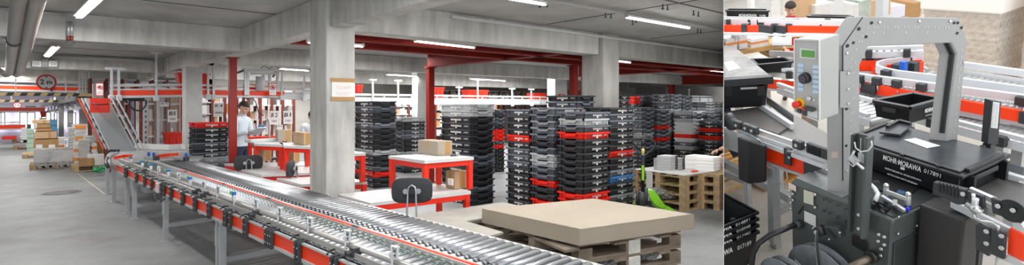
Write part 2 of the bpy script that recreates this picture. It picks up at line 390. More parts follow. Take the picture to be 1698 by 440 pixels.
# screws and anchors under the ceiling
for k, (u, v) in enumerate(((1099, 14), (1107, 15), (1004, 28), (1013, 29), (1150, 24), (1158, 26), (1157, 53), (1162, 54), (895, 11), (907, 10), (1049, 40), (1055, 36))):
    a = F.Z(u, v, 2.88)
    tag(MB().cyl(a, a + V((0, 0, .05)), .008, n=6).cyl(a + V((0, 0, -.012)), a, .016, n=6).build('anchor_bolt', DGREY), 'small bolt hanging from the concrete ceiling', 'bolt', 'ceiling anchor bolts')
# ================================================================ LEFT HALL: roller conveyors
AZ = math.atan((-35 - XP) / FOC) + TH
CT = V((math.sin(AZ), math.cos(AZ), 0)); CN = V((math.cos(AZ), -math.sin(AZ), 0))
def C_(s, t, z): return CT * s + CN * t + V((0, 0, z))
def ccpt(p): return p.dot(CT), p.dot(CN)
GREENB = mat('green_belt', rgb(52, 110, 84), .5)
OLIVE = mat('olive_clip', rgb(120, 118, 70), .5)
LGREY = mat('light_grey_plastic', rgb(200, 202, 203), .45)
def roller_lane(t, s0, s1, t0, t1, pitch, z, dark_left, belts):
    """one Empty with each roller a part; the far ones past a hundred are one stuff part"""
    n = int((s1 - s0) / pitch); far = MB(); farb = MB(); nb = MB(); proto = None
    for i in range(n):
        s = s0 + i * pitch; a = C_(s, t0, z); b = C_(s, t1, z)
        if i < 100:
            if proto is None:
                m = MB(); d = b - a; L = d.length
                m.cyl((0, 0, 0), d, .026, n=12); proto = bpy.data.meshes.new('roller'); bm = bmesh.new()
                vv = [bm.verts.new(p) for p in m.v]
                for f, sm in zip(m.f, m.sm): bm.faces.new([vv[k] for k in f]).smooth = sm
                bm.to_mesh(proto); bm.free(); proto.materials.append(CHROME)
            o = bpy.data.objects.new('roller', proto); COL.objects.link(o); o.parent = t; o.location = ORI[t.name].inverted() @ a
        else: far.cyl(a, b, .026, n=6)
        q = s + pitch / 2
        if dark_left:
            nb.cyl(C_(s, t0 + .035, z), C_(s, t0 + .055, z), .0275, n=10, cap=False).cyl(C_(s, t0 + .07, z), C_(s, t0 + .09, z), .0275, n=10, cap=False)
            farb.box(C_(q, t1 - .012, z + .012), (.02, .03, .02), yaw=-AZ)
        if belts:
            nb.cyl(C_(s - .004, t1 - .10, z + .028), C_(q + pitch * .5, t1 - .07, z + .026), .0035, n=5, cap=False)
            nb.cyl(C_(s - .004, t1 - .045, z + .028), C_(q + pitch * .5, t1 - .02, z + .026), .0035, n=5, cap=False)
            farb.box(C_(q, t1 - .008, z + .012), (.02, .025, .02), yaw=-AZ)
    if far.v: tag(far.build('roller', CHROME, t), kind='stuff')
    nb.each('drive_belt', BLACK if dark_left else GREENB, t, per=2); farb.each('bearing_clip', OLIVE, t)
S0, S1 = 1.25, 10.9
near = thing('roller_conveyor', 'long roller conveyor lane with orange side panel, edged by sensor rods', 'conveyor', 'roller conveyor lanes', C_(5, 1.8, 0), -AZ)
roller_lane(near, S0, S1, 1.64, 2.055, .085, .735, False, True)
m = MB().prism([C_(S0, 1.61, .64), C_(S0, 1.625, .64), C_(S0, 1.625, .735), C_(S0, 1.61, .735)], CT * (S1 + .2 - S0)); m.build('side_panel', ORANGE, near)
m = MB()
for t0, t1, z0, z1 in ((1.602, 1.64, .615, .638), (1.602, 1.64, .737, .75), (1.627, 1.64, .60, .75)): m.prism([C_(S0, t0, z0), C_(S0, t1, z0), C_(S0, t1, z1), C_(S0, t0, z1)], CT * (S1 + .3 - S0))
m.build('frame_profile', ALU, near)
m = MB().cyl(C_(S0, 1.71, .815), C_(S1, 1.67, .815), .021, n=12)
m.prism([C_(S0, 1.645, .765), C_(S0, 1.655, .765), C_(S0, 1.655, .80), C_(S0, 1.645, .80)], CT * (S1 - S0)); m.prism([C_(S0, 1.655, .772), C_(S0, 1.70, .772), C_(S0, 1.70, .778), C_(S0, 1.655, .778)], CT * (S1 - S0))
m.build('guard_rail', mat('rail_grey', rgb(170, 168, 164), .35, .3), near)
far_ = thing('roller_conveyor', 'long roller conveyor lane beside the benches, divided off by the thin orange rail', 'conveyor', 'roller conveyor lanes', C_(5, 2.4, 0), -AZ)
roller_lane(far_, S0, S1, 2.135, 2.645, .085, .735, True, False)
m = MB()
for t0, t1, z0, z1 in ((2.645, 2.685, .64, .748), (2.685, 2.72, .60, .735), (2.07, 2.085, .60, .765), (2.10, 2.13, .60, .765)): m.prism([C_(S0, t0, z0), C_(S0, t1, z0), C_(S0, t1, z1), C_(S0, t0, z1)], CT * (S1 - S0))
m.build('frame_profile', ALU, far_)
MB().prism([C_(S0, 2.082, .70), C_(S0, 2.103, .70), C_(S0, 2.103, .772), C_(S0, 2.082, .772)], CT * (9.0 - S0)).build('divider_rail', ORANGE, far_)
mk = MB()
for s in (8.7, 7.0, 5.6, 3.82): mk.box(C_(s, 2.092, .768), (.025, .10, .012), yaw=-AZ)
mk.each('rail_joint', BLACK, far_)
# legs
for lane, tt, pos in ((near, 1.665, (10.3, 9.74, 7.83, 5.72, 5.62, 3.72, 3.6, 2.2)), (far_, 2.5, (9.9, 7.9, 5.8, 4.2, 2.2))):
    for s in pos:
        m = MB(); m.box(C_(s, tt, .31), (.055, .055, .62), yaw=-AZ); m.box(C_(s, tt, .006), (.11, .11, .012), yaw=-AZ); m.cyl(C_(s, tt, 0), C_(s, tt, .05), .02)
        m.box(C_(s, tt - .032, .45), (.012, .02, .2), yaw=-AZ)
        m.build('leg', STEEL, lane)
for s in (9.7, 7.85, 5.7, 3.65): MB().bar(C_(s, 1.68, .2), C_(s, 2.5, .2), .05, .05).build('cross_brace', STEEL, near)
for s in (9.0, 6.6): MB().bar(C_(s, 1.72, .56), C_(s, 2.6, .56), .06, .09).build('cross_beam', GREYP, far_)
m = MB().box(C_(9.6, 1.85, .52), (.2, .35, .22), yaw=-AZ).box(C_(9.6, 1.75, .52), (.02, .3, .18), yaw=-AZ); m.build('drive_housing', GREYP, near, bevel=.01)
# black clamps on the orange side with their sensor rods
def clamp(s, t=1.592, w=.025):
    b = MB().box(C_(s, t, .685), (.03, w, .145), yaw=-AZ).box(C_(s, t + .025, .757), (.06, w, .012), yaw=-AZ).build('clamp', DGREYB, near, bevel=.006)
    h = MB()
    for z in (.655, .715): h.cyl(C_(s, t - .014, z), C_(s, t - .019, z), .006, n=8)
    h.each('clamp_hole', GREYP, b)
DGREYB = mat('graphite_plastic', rgb(52, 54, 56), .45)
rods = [217, 236, 250, 262, 279, 295, 315, 336, 360, 388, 422, 461, 510.6, 572.6, 650]
rs = []
for u in rods:
    # along the side panel: where the ray meets the plane t = 1.63
    r = F.ray(u, 300); k = (1.66 - CAM.dot(CN)) / r.dot(CN); rs.append((CAM + r * k).dot(CT))
for i, s in enumerate(rs):
    rt = 1.66
    rod = MB().cyl(C_(s, rt, .68), C_(s, rt, .925), .0075, n=8).build('sensor_rod', STEEL, near)
    blue = i in (0, 1, 2, 4, 6, 9)
    if blue:
        MB().box(C_(s, rt + .0, .905), (.035, .03, .035), yaw=-AZ).build('sensor_head', BLUE, rod, bevel=.006)
        MB().box(C_(s + .015, rt - .02, .915), (.02, .02, .03), yaw=-AZ).build('sensor_lens', mat('green_lens', rgb(70, 180, 70), .3), rod)
        MB().box(C_(s, rt, .87), (.03, .045, .05), yaw=-AZ).build('sensor_bracket', LGREY, rod, bevel=.004)
    else:
        b = MB().box(C_(s - .02, rt + .01, .885), (.012, .05, .075), yaw=-AZ).box(C_(s - .0, rt + .01, .865), (.03, .045, .03), yaw=-AZ).box(C_(s - .02, rt + .01, .917), (.03, .05, .008), yaw=-AZ).build('reflector_bracket', LGREY, rod, bevel=.003)
        MB().cyl(C_(s - .027, rt + .0, .895), C_(s - .03, rt, .895), .007, n=8).cyl(C_(s - .027, rt + .0, .87), C_(s - .03, rt, .87), .007, n=8).each('screw', DGREY, b)
    clamp(s - .012); clamp(s + .04)
    MB().tube([C_(s + .05, 1.56, .77), C_(s + .09, 1.60, .785), C_(s + .12, 1.66, .775), C_(s + .15, 1.68, .76)], .006, 6).build('sensor_cable', BLACK, near)
for s in (9.9, 7.55, 5.15, 4.2, 2.75): clamp(s)
for s in (7.9, 4.28): MB().box(C_(s, 1.592, .68), (.03, .10, .13), yaw=-AZ).build('junction_cover', DGREYB if s < 5 else LGREY, near, bevel=.01)
for s in (8.9, 6.4, 6.1, 4.72, 3.05):
    MB().box(C_(s, 1.665, .80), (.06, .05, .06), yaw=-AZ).cyl(C_(s, 1.60, .8), C_(s, 1.72, .8), .022, n=6).build('rail_clamp', DGREYB, near, bevel=.005)
MB().tube([C_(7.9, 1.56, .61), C_(7.8, 1.55, .55), C_(7.6, 1.56, .54), C_(7.45, 1.57, .6)], .008, 6).build('loose_cable', BLACK, near)
# curved start of the conveyor below the chute
cv = thing('curve_conveyor', 'pale curved conveyor section joining the chute foot to the two roller lanes', 'conveyor', None, F.Z(240, 262, 0))
A = F.Z(180, 262, .73)
outer = [F.Z(181, 275, .73), F.Z(178, 264, .73), F.Z(185, 256, .73), F.Z(205, 250, .73), F.Z(245, 247, .73), F.Z(300, 246, .73), F.Z(352, 250, .73)]
inner = [C_(S1, 2.72, .73), C_(S1, 2.1, .73), C_(S1, 1.6, .73)]
MB().prism(outer + [F.Z(330, 262, .73)] + inner, (0, 0, -.06)).build('deck', mat('belt_grey', rgb(166, 168, 170), .4), cv)
wall = [F.Z(u, v, .74) for u, v in ((224, 246), (250, 248), (280, 249), (300, 248), (345, 249))]
MB().strip([p + V((0, 0, .06)) for p in wall], .03, .12).build('side_wall', mat('band_white', rgb(228, 228, 226), .4), cv)
MB().strip([F.Z(u, v, .77) for u, v in ((181, 272), (178, 262), (184, 255), (196, 251))], .03, .07).build('end_rail', ALU, cv)
MB().strip([F.Z(u, v, .77) for u, v in ((190, 262), (205, 259), (219, 259))], .03, .05).strip([F.Z(u, v, .77) for u, v in ((258, 260), (280, 257), (296, 256))], .03, .05).build('orange_strip', ORANGE, cv)
for u, v in ((178, 322), (189, 335)):
    p = F.Z(u, v, 0); MB().bx(p + V((-.03, -.03, 0)), p + V((.03, .03, .68))).bx(p + V((-.06, -.06, 0)), p + V((.06, .06, .012))).build('leg', STEEL, cv)
for u, v in ((217, 291), (252, 300)):
    p = F.Z(u, v, 0); MB().bx(p + V((-.03, -.03, 0)), p + V((.03, .03, .66))).build('leg', STEEL, cv)
m = MB()
for u, v in ((181, 251), (185, 250), (190, 250), (196, 250)): m.ball(F.Z(u, v, .84), .03, 6)
m.each('guide_wheel', BLACK, cv)
MB().tube([F.Z(178, 262, .8), F.Z(176, 270, .78), F.Z(179, 277, .74)], .03, 8).build('end_hoop', DGREYB, cv)
for (u, v, lab) in ((251, 262, 'grey sensor block with two blue sensors where the orange rail begins'), (300, 263, 'grey sensor block with one blue sensor beside the crate stack')):
    p = F.Z(u, v, .80); t = thing('sensor_block', lab, 'sensor', 'sensor blocks on the conveyor', p)
    MB().box(p, (.12, .3, .05), yaw=.3).build('body', GREYP, t, bevel=.01)
    MB().box(p + V((.05, -.18, -.0)), (.08, .05, .07), yaw=.3).build('end_plate', DGREYB, t)
    for k in ((-.06, .06) if u < 280 else (.12,)): MB().box(p + V((k * .5, -k, .06)), (.035, .04, .08), yaw=.5).build('sensor', BLUE, t, bevel=.01)
# chute
ch = thing('belt_chute', 'steep grey belt chute sloping down from the raised conveyor', 'chute', None, F.Z(204, 249, 0))
bl, br = F.Z(184, 248, .78), F.Z(224, 247, .78); tl, tr = F.Y(143, 163, 14.3), F.Y(180, 163, 14.3)
MB().prism([bl, br, tr, tl], (0, 0, -.05)).build('belt', mat('chute_belt', rgb(150, 152, 153), .3, .3), ch)
up = (br - bl).cross(tl - bl).normalized();  up = up if up.z > 0 else -up
for a, b, nm in ((bl, tl, 'side_rail'), (br, tr, 'side_rail')):
    e = (bl - br).normalized() * (.04 if a is bl else -.04)
    r_ = MB().bar(a + e + up * .08, b + e + up * .08, .03, .10, up).bar(a + e * 3 + up * .12, b + e * 3 + up * .12, .03, .03, up).build(nm, STEEL, ch)
    if a is bl: MB().bar(a + e * 3.6 + up * .03, b + e * 3.6 + up * .03, .015, .035, up).build('orange_strip', ORANGE, r_)
    k = MB()
    for i in range(1, 7): q = a.lerp(b, i / 7) + e * 2.5 + up * .14; k.box(q, (.06, .06, .08))
    k.each('rail_clamp', BLACK, r_)
MB().bx(F.Y(182, 187, 14.0) - V((0, .06, 0)), F.Y(149, 163, 14.0)).build('orange_end_cover', RED, ch)
MB().tube([F.Y(152, 172, 13.9), F.Y(165, 174, 13.85), F.Y(180, 173, 13.9)], .012, 6).build('cover_handle', BLACK, ch)
# ---------------------------------------------------------------- raised conveyors
def raised(label, p, q, h=.14, wid=.5, hang=(), orange=True, nroll=0, rail2=.12, n='overhead_conveyor', g=None, away=(0, 1, 0)):
    p = V(p); q = V(q); a = V(away); t = thing(n, label, 'conveyor', g, (p + q) / 2)
    m = MB().bar(p + V((0, 0, -h / 2 - .03)), q + V((0, 0, -h / 2 - .03)), .05, .05).bar(p + V((0, 0, h / 2 + .02)), q + V((0, 0, h / 2 + .02)), .05, .03)
    m.bar(p + a * wid, q + a * wid, .05, h + .06); m.build('frame_profile', ALU, t)
    MB().bar(p, q, .03, h).build('side_panel', ORANGE if orange else LGREY, t)
    MB().bar(p + V((0, 0, rail2 + h / 2)), q + V((0, 0, rail2 + h / 2)), .04, .05).bar(p + a * wid + V((0, 0, rail2 + h / 2)), q + a * wid + V((0, 0, rail2 + h / 2)), .04, .05).build('guard_rail', ALU, t)
    d = q - p; L = d.length; k = MB(); n_ = int(L / .9)
    for i in range(1, n_): c = p + d * (i / n_); k.box(c - a * .025, (.05, .05, h + .05)).box(c - a * .02 + V((0, 0, rail2 * .7 + h / 2)), (.03, .03, rail2))
    k.each('rail_clamp', BLACK if orange else GREYP, t)
    b = MB().bar(p + a * wid / 2 - V((0, 0, h / 2 + .05)), q + a * wid / 2 - V((0, 0, h / 2 + .05)), wid, .02); b.build('underside', mat('under_tray', rgb(120, 122, 124), .5, .3), t)
    ro = MB()
    for i in range(nroll): c = p + d * ((i + .5) / nroll) + V((0, 0, h / 2)); ro.cyl(c + a * .03, c + a * (wid - .03), .03, n=6)
    if nroll: ro.each('roller', CHROME, t)
    for u, d_ in hang:
        x = F.X if False else None
        r = F.ray(u, 150); kk = (p.y - .06 - CAM.y) / r.y if abs(a.y) > .5 else (p.x - CAM.x) / r.x; c = CAM + r * kk
        hr = MB().bar((c.x, c.y, p.z - h / 2 - .05), (c.x, c.y, d_), .045, .045).build('hanger_rod', STEEL, t)
        MB().box((c.x, c.y, d_ + .02), (.22, .1, .05)).build('ceiling_plate', LGREY, hr)
        MB().box((c.x, c.y - .03, p.z - h / 2 - .05), (.12, .08, .13)).build('hanger_foot', LGREY, hr, bevel=.02)
    return t
a = F.Y(186, 159, 14.5); b = F.Y(299, 153, 14.5); z = 2.0
raised('curved-end raised orange conveyor beside the chute top, hanging from the ceiling', (a.x, 14.5, 1.99), (b.x + .1, 14.5, 2.03), .115, .6, ((185, 2.5), (197, 2.5), (259, 2.9)), g='raised orange conveyors')
b = F.Y(381, 153, 14.5); raised('raised orange conveyor between the pale column and the red post', (F.Y(331, 153, 14.5).x, 14.5, 2.03), (b.x, 14.5, 2.03), .115, .6, ((345, 2.7), (354, 2.7)), g='raised orange conveyors')
raised('raised orange conveyor with lifting frame beside the red post', (F.Y(393, 154, 14.5).x, 14.5, 2.03), (F.Y(471, 155, 14.5).x, 14.5, 2.03), .115, .6, ((467, 2.6),), g='raised orange conveyors')
raised('raised grey roller conveyor reaching from the orange conveyor to the big column', (F.Y(471, 157, 14.5).x, 14.5, 1.99), (F.Y(520, 158, 14.5).x, 14.5, 1.99), .1, .6, ((504, 2.5),), False, 20)
raised('long raised grey roller conveyor carrying the red bins', (F.Y(588, 163, 14.5).x, 14.5, 1.86), (F.Y(975, 171, 14.5).x, 14.5, 1.86), .12, .6, ((618, 2.45), (660, 2.45), (761, 2.3), (792, 2.57), (849, 2.3), (881, 2.3), (700, 2.45)), False, 140)
raised('raised grey roller conveyor glimpsed past the second column', (F.Y(1030, 162, 16).x, 16, 2.05), (F.Y(1199, 166, 16).x, 16, 2.05), .16, .6, ((1142, 2.6), (1105, 2.6)), False, 60)
# hazard-striped height barriers and the conveyors behind them
def barrier(label, u0, v0, u1, v1, y, ww=.085):
    p = F.Y(u0, v0, y); q = F.Y(u1, v1, y); q.z = p.z = (p.z + q.z) / 2
    t = thing('height_barrier', label, 'barrier', 'hazard striped barriers', (p + q) / 2)
    MB().bar(p, q, .06, ww).build('beam', HAZ_Y, t)
    n = int((q.x - p.x) / .27); m = MB()
    for i in range(n):
        x = p.x + .1 + i * .27; y_ = y - .034; z0, z1 = p.z - ww / 2, p.z + ww / 2
        m.prism([(x, y_, z0), (x + .13, y_, z0), (x + .18, y_, z1), (x + .05, y_, z1)], (0, -.004, 0))
    m.each('black_stripe', DGREYB, t)
    for x in (p.x + .3, p.x + (q.x - p.x) * .7): MB().bar((x, y, p.z), (x, y, 2.93), .03, .03).build('hanger_rod', STEEL, t)
    return p.z
barrier('hazard striped barrier beam with the big round height sign', 0, 157, 152, 157, 19.3)
barrier('hazard striped barrier beam farther back, at the small round sign', 0, 167.5, 118, 168, 27)
raised('raised conveyor with orange strip above the hazard striped barrier', (F.Y(-6, 152, 20.2).x, 20.2, 2.22), (F.Y(168, 152, 20.2).x, 20.2, 2.19), .10, .9, ((132, 2.9), (137, 2.9), (142, 2.9), (147, 2.9)), rail2=.16)
raised('low red edged conveyor in front of the bright windows', (F.Y(-6, 180, 30).x, 30, 1.56), (F.Y(75, 180, 30).x, 30, 1.56), .13, .5, ())
raised('red strip conveyor along the window sills with cartons on it', (F.Y(-6, 201, 34).x, 34, .72), (F.Y(42, 201, 34).x, 34, .72), .16, .5, ())
tag(MB().bar(F.Y(42, 177, 27), F.Y(60, 177, 27), .1, .05).build('barrier_sign_bar', DGREY), 'short dark bar hanging below the far barrier', 'bar')
# sloping roller conveyor seen end-on past the small sign
t = thing('overhead_conveyor', 'dark raised roller track with many hangers running away above the pallets', 'conveyor', None, F.D(110, 170, 18))
p = F.D(146, 163, 16); q = F.D(78, 177, 27)
MB().bar(p, q, .5, .12).build('frame_profile', mat('track_dark', rgb(84, 84, 86), .5), t)
MB().bar(p + V((.28, 0, .05)), q + V((.28, 0, .05)), .02, .08).build('orange_strip', ORANGE, t)
for i in range(9):
    c = p.lerp(q, (i + .5) / 9); MB().bar(c - V((0, 0, .25)), c + V((0, 0, .35)), .06, .06).box(c - V((0, 0, .25)), (.14, .1, .12)).build('hanger_rod', LGREY, t)
# portal frame with cylinder over the raised conveyor
t = thing('lift_frame', 'grey steel transfer frame with cylinder standing on the raised conveyor', 'frame', None, F.Y(430, 150, 14.6))
y = 14.42
def ub(u, v, u2, v2, w=.07, yy=None): return F.Y(u, v, yy or y), F.Y(u2, v2, yy or y)
for a in ((407, 158, 407, 118), (411, 158, 411, 116), (437, 150, 437, 120), (447, 143, 447, 120), (460, 142, 460, 113)):
    MB().bar(*ub(*a), .06, .06).build('post', STEEL, t)
MB().bar(*ub(404, 116, 462, 116), .12, .10).bar(*ub(416, 122, 458, 122), .08, .06).build('top_beam', ALU, t)
MB().cyl(*ub(431, 150, 431, 127), .10, n=14).build('cylinder', LGREY, t)
MB().bar(*ub(393, 121, 412, 114), .04, .05).bar(*ub(452, 128, 461, 112), .05, .05).each('brace', DGREY, t)
MB().tube([F.Y(u, v, y - .1) for u, v in ((432, 114), (436, 110), (442, 111), (447, 115), (452, 110), (458, 110))], .008, 6).tube([F.Y(u, v, y - .1) for u, v in ((403, 162), (412, 165), (419, 162), (424, 170), (429, 187), (437, 192))], .012, 6).build('cable', BLACK, t)
# ================================================================ LEFT HALL: crates
PLAST = {
    'black': mat('crate_black', rgb(40, 41, 44), .42, noise=.25, scale=3), 'grey': mat('crate_grey', rgb(96, 100, 106), .42, noise=.2, scale=3),
    'slate': mat('crate_slate', rgb(72, 78, 86), .42, noise=.2, scale=3), 'pale': mat('crate_pale', rgb(172, 176, 178), .4, noise=.2, scale=3),
    'white': mat('crate_white', rgb(214, 216, 216), .4), 'red': mat('crate_red', rgb(226, 34, 14), .38), 'blue': mat('crate_blue', rgb(62, 122, 186), .4)}
WORD = {'black': 'black', 'grey': 'mid grey', 'slate': 'dark slate grey', 'pale': 'translucent pale grey', 'white': 'whitish', 'red': 'red', 'blue': 'blue'}
ORD = ['top', 'second', 'third', 'fourth', 'fifth', 'sixth', 'seventh', 'eighth', 'ninth', 'tenth', 'eleventh', 'twelfth', 'thirteenth', 'fourteenth', 'fifteenth', 'sixteenth', 'seventeenth', 'eighteenth', 'nineteenth', 'twentieth']
RIMC = {'black': mat('rim_black', rgb(54, 56, 60), .38), 'slate': mat('rim_slate', rgb(100, 106, 114), .38), 'grey': mat('rim_grey', rgb(130, 135, 141), .38)}  # rims paler than the bodies: their edge highlights are put into the colour
_CR = {}
def crate_meshes(lx, ly, h, txt):
    """meshes of one open crate: body, rim, lettering; long side carries the print, short side the grip"""
    k = (round(lx, 3), round(ly, 3), round(h, 3), txt)
    if k in _CR: return _CR[k]
    b = MB(); t = .022; i0, i1 = .03, .012
    def ring(z, s): x, y = lx / 2 - s, ly / 2 - s; return [V((-x, -y, z)), V((x, -y, z)), V((x, y, z)), V((-x, y, z))]
    O0, O1, I1, I0 = ring(0, i0 + t * .3), ring(h - .02, i1 + t * .3), ring(h - .02, i1 + t + .01), ring(.012, i0 + t + .01)
    vs = O0 + O1 + I1 + I0; fs = [(3, 2, 1, 0), (12, 13, 14, 15)]
    for a in (0, 4, 8):
        for i in range(4): fs.append((a + i, a + (i + 1) % 4, a + 4 + (i + 1) % 4, a + 4 + i))
    b.add(vs, fs)
    for sx in (-1, 1):                      # corner ribs
        for sy in (-1, 1):
            b.box((sx * (lx / 2 - .02), sy * (ly / 2 - .05), h * .45), (.02, .018, h * .8)); b.box((sx * (lx / 2 - .05), sy * (ly / 2 - .02), h * .45), (.018, .02, h * .8))
    r = MB(); w = .022; hh = min(.026, h * .28); dip = h * .34
    def run(p, q, out, grip):
        p = V(p); q = V(q); d = q - p; o = V(out); z0 = h - .003
        prof = [(0, 0), (1, 0)] if not grip else [(0, 0), (.27, 0), (.34, -dip), (.66, -dip), (.73, 0), (1, 0)]
        for (a, za), (c, zc) in zip(prof[:-1], prof[1:]):
            A, B = p + d * a, p + d * c; k0, k1 = V((0, 0, z0 + za)), V((0, 0, z0 + zc)); u = V((0, 0, -hh))
            r.add([A + k0, B + k1, B + k1 + u, A + k0 + u, A + k0 + o, B + k1 + o, B + k1 + u + o, A + k0 + u + o], [(3, 2, 1, 0), (4, 5, 6, 7), (0, 1, 5, 4), (1, 2, 6, 5), (2, 3, 7, 6), (3, 0, 4, 7)])
    X, Y = lx / 2, ly / 2; gx = txt == 'Y'    # print on the faces running along Y -> grips on those along X
    run((-X, -Y + w, 0), (X, -Y + w, 0), (0, -w, 0), gx); run((-X, Y - w, 0), (X, Y - w, 0), (0, w, 0), gx)
    run((-X + w, -Y, 0), (-X + w, Y, 0), (-w, 0, 0), not gx); run((X - w, -Y, 0), (X - w, Y, 0), (w, 0, 0), not gx)
    tx = MB(); th = h * .30
    if txt == 'Y': c, xd, L = V((-X + .012, 0, h * .46)), V((0, -1, 0)), ly
    else: c, xd, L = V((0, -Y + .012, h * .46)), V((1, 0, 0)), lx
    letters(tx, 'MOHR\u00b7MORAWA', c + xd * L * .02, xd, (0, 0, 1), th, .02, width=L * .34)
    letters(tx, '017891', c + xd * L * .34, xd, (0, 0, 1), th * .7, .0, width=L * .13)
    tx.box(c + xd * L * .02 - V((0, 0, h * .26)), (.03, .004, .02) if txt != 'Y' else (.004, .03, .02))
    def me(m, n):
        q = bpy.data.meshes.new(n); bm = bmesh.new(); vv = [bm.verts.new(p) for p in m.v]
        for f in m.f:
            try: bm.faces.new([vv[i] for i in f])
            except ValueError: pass
        if n != 'lettering': bmesh.ops.recalc_face_normals(bm, faces=bm.faces)
        bm.to_mesh(q); bm.free(); return q
    _CR[k] = (me(b, 'body'), me(r, 'rim'), me(tx, 'lettering')); return _CR[k]
_CC = {}
def crate(lx, ly, h, txt, colr, loc, label, group, yaw=0, print_=True, small=False, name='storage_crate'):
    mb, mr, mt = crate_meshes(lx, ly, h, txt); k = (mb.name, colr)
    if k not in _CC:
        a, b = mb.copy(), mr.copy(); a.materials.append(PLAST[colr]); b.materials.append(RIMC.get(colr, PLAST[colr])); c = mt.copy(); c.materials.append(WHITE); _CC[k] = (a, b, c)
    a, b, c = _CC[k]
    lm = M.Translation(V(loc)) @ M.Rotation(yaw, 4, 'Z')
    if small:
        r = bpy.data.objects.new(name, a); COL.objects.link(r); r.matrix_world = FR.mat @ lm; ORI[r.name] = lm; tag(r, label, 'crate', group)
        lst = [('rim', b)]
    else:
        r = thing(name, label, 'crate', group, loc, yaw); lst = [('body', a), ('rim', b)]
    if print_: lst.append(('lettering', c))
    for n, m in lst:
        o = bpy.data.objects.new(n, m); COL.objects.link(o); o.parent = r
    return r
def stack(x, y, lx, ly, txt, ztop, h, cols, desc, z0=0, small=False, jit=.008, printed=True, grp=None):
    """x, y: the corner nearest the viewer. cols: from the top down; goes on to the floor with black"""
    n = int(round((ztop - z0) / h)); h = (ztop - z0) / n; cols = (cols + ['black'] * n)[:n]
    for i in range(n):
        z = z0 + (n - 1 - i) * h
        j = lambda: random.uniform(-jit, jit)
        lab = '%s crate, %s %s %s' % (WORD[cols[i]], ORD[i] if i < 20 else 'low', 'of' if i == 0 else 'down in', desc)
        crate(lx, ly, h, txt, cols[i], (x + lx / 2 + j(), y + ly / 2 + j(), z), lab, grp or ('crates of ' + desc), small=small, print_=printed or cols[i] in ('black', 'slate'))
def tn(u): return math.tan(TH + math.atan((u - XP) / FOC))
def corner_X(u0, u1, w): k0, k1 = tn(u0), tn(u1); y = w / (k1 - k0); return k0 * y, y
def corner_at(u, y): return tn(u) * y, y
B, G, S, P, R_, W, U = 'black', 'grey', 'slate', 'pale', 'red', 'white', 'blue'
# S0 beside the pale column
x, y = corner_at(320, 11.9)
stack(x, y, (tn(380) - tn(320)) * y, .45, 'X', 1.38, .098, [R_, B, B, B, S, B, S, P, G, S, B, S], 'the red-topped stack by the red post', grp='crates in the red-topped stack')
stack(5.08, 10.1, .53, .93, 'Y', 1.81, .115, [B, S, B, B, G, B, B, B, B, P, B, B, S, R_, B], 'the tall stack touching the big column', grp='crates in the stack touching the column')
x, y = corner_X(671, 706, .62)
stack(x, y, .62, .55, 'X', 1.72 - 20 * (x * .66 + y * .7515) / 882, .105, [P, B, B, S, G, B, B, B, P, G, B, S], 'the lower stack behind the pale parcel', grp='crates in the lower stack behind the parcel')
stack(5.43, 7.25, .53, .93, 'Y', 1.745, .112, [P, P, B, B, B, B, B, B, S, S, B, B, B, S, B, B], 'the pale-topped stack behind the bench', grp='crates in the pale-topped stack')
stack(5.70, 6.07, .52, .58, 'Y', 1.66, .104, [S, B, B, B, R_, B, S, S, S, B, B, B, B, B, B, B], 'the narrow stack with one red crate', grp='crates in the narrow stack')
stack(5.62, 5.45, .60, .53, 'X', 1.69, .098, [G, S, G, G, S, B, S, P, P, S, S, R_, B, B, R_, B, B], 'the grey-handled stack', grp='crates in the grey-handled stack')
stack(5.60, 4.88, .59, .50, 'X', 1.63, .094, [S, P, S, R_, B, B, B, B, B, B, B, B, R_, R_, B, B, B, B], 'the front stack with two low red crates', grp='crates in the front stack')
stack(6.25, 4.95, .645, .50, 'X', 1.69, .095, [B, S, S, B, B, B, B, R_, B, B, G, U, B, B, G, B, B, B], 'the front stack holding the blue crate', grp='crates in the blue-crate stack')
x, y = corner_at(962, 5.47)
for i, cz in enumerate((1.69, 1.785)): crate(.5, .60, .095, 'Y', 'slate' if i == 0 else 'black', (x + .06, 5.42 + .30, cz), 'black printed crate capping the grey-handled stack, %s of two' % ('lower' if i == 0 else 'upper'), 'crates capping the grey-handled stack', yaw=.12)
# rows farther back
def back(u0, u1, w, vt, cols, desc, ly=.55, txt='Y', h=.098, pr=False, y=None):
    if y is None: x, y = corner_X(u0, u1, w)
    else: x = tn(u0) * y; w = (tn(u1) - tn(u0)) * y
    zt = 1.72 - (vt - 175) * (x * .66 + y * .7515) / 882
    stack(x, y, w, ly, txt, zt, h, cols, desc, small=True, printed=pr)
back(1024, 1047, None, 157, [B, S, B, S, B], 'the row behind the column, nearest it', y=6.9, txt='X', pr=True)
back(1053, 1063, None, 160, [R_, R_, S, B, S, G, S, R_, P, S], 'the narrow pile with two red crates on top', y=8.2)
back(1066, 1085, None, 178, [S, G, S, G, S, G, P, G, S, G, S], 'the back row, directly above the jack handle', y=7.2)
back(1089, 1111, None, 182, [S, G, S, G, R_, S, G, R_, S, G], 'the back row that shows two red crates', y=7.2)
back(1068, 1106, None, 159, [S, S, B, G], 'the long dark pair on the back row', y=8.3, txt='X', pr=True, ly=.7)
back(1112, 1130, None, 156, [S, S, G, S, P, G, S, G, S, P, G], 'the tallest back column beside the dark pair', y=7.6)
back(1132, 1148, None, 158, [S, G, S, S, G, S, G, P, S], 'the slim column behind the tallest one', y=8.0)
back(1149, 1171, None, 184, [P, S, P, W, W, W, R_, W, S, P], 'the whitish column over the white bundles', y=7.0)
back(1173, 1191, None, 190, [S, S, G, W, S, G, S, S], 'the dark column beside the whitish one', y=6.9)
back(1155, 1199, None, 169, [B, B, G, S, B], 'the printed stack at the very back', y=8.9, txt='X', pr=True, ly=.7)
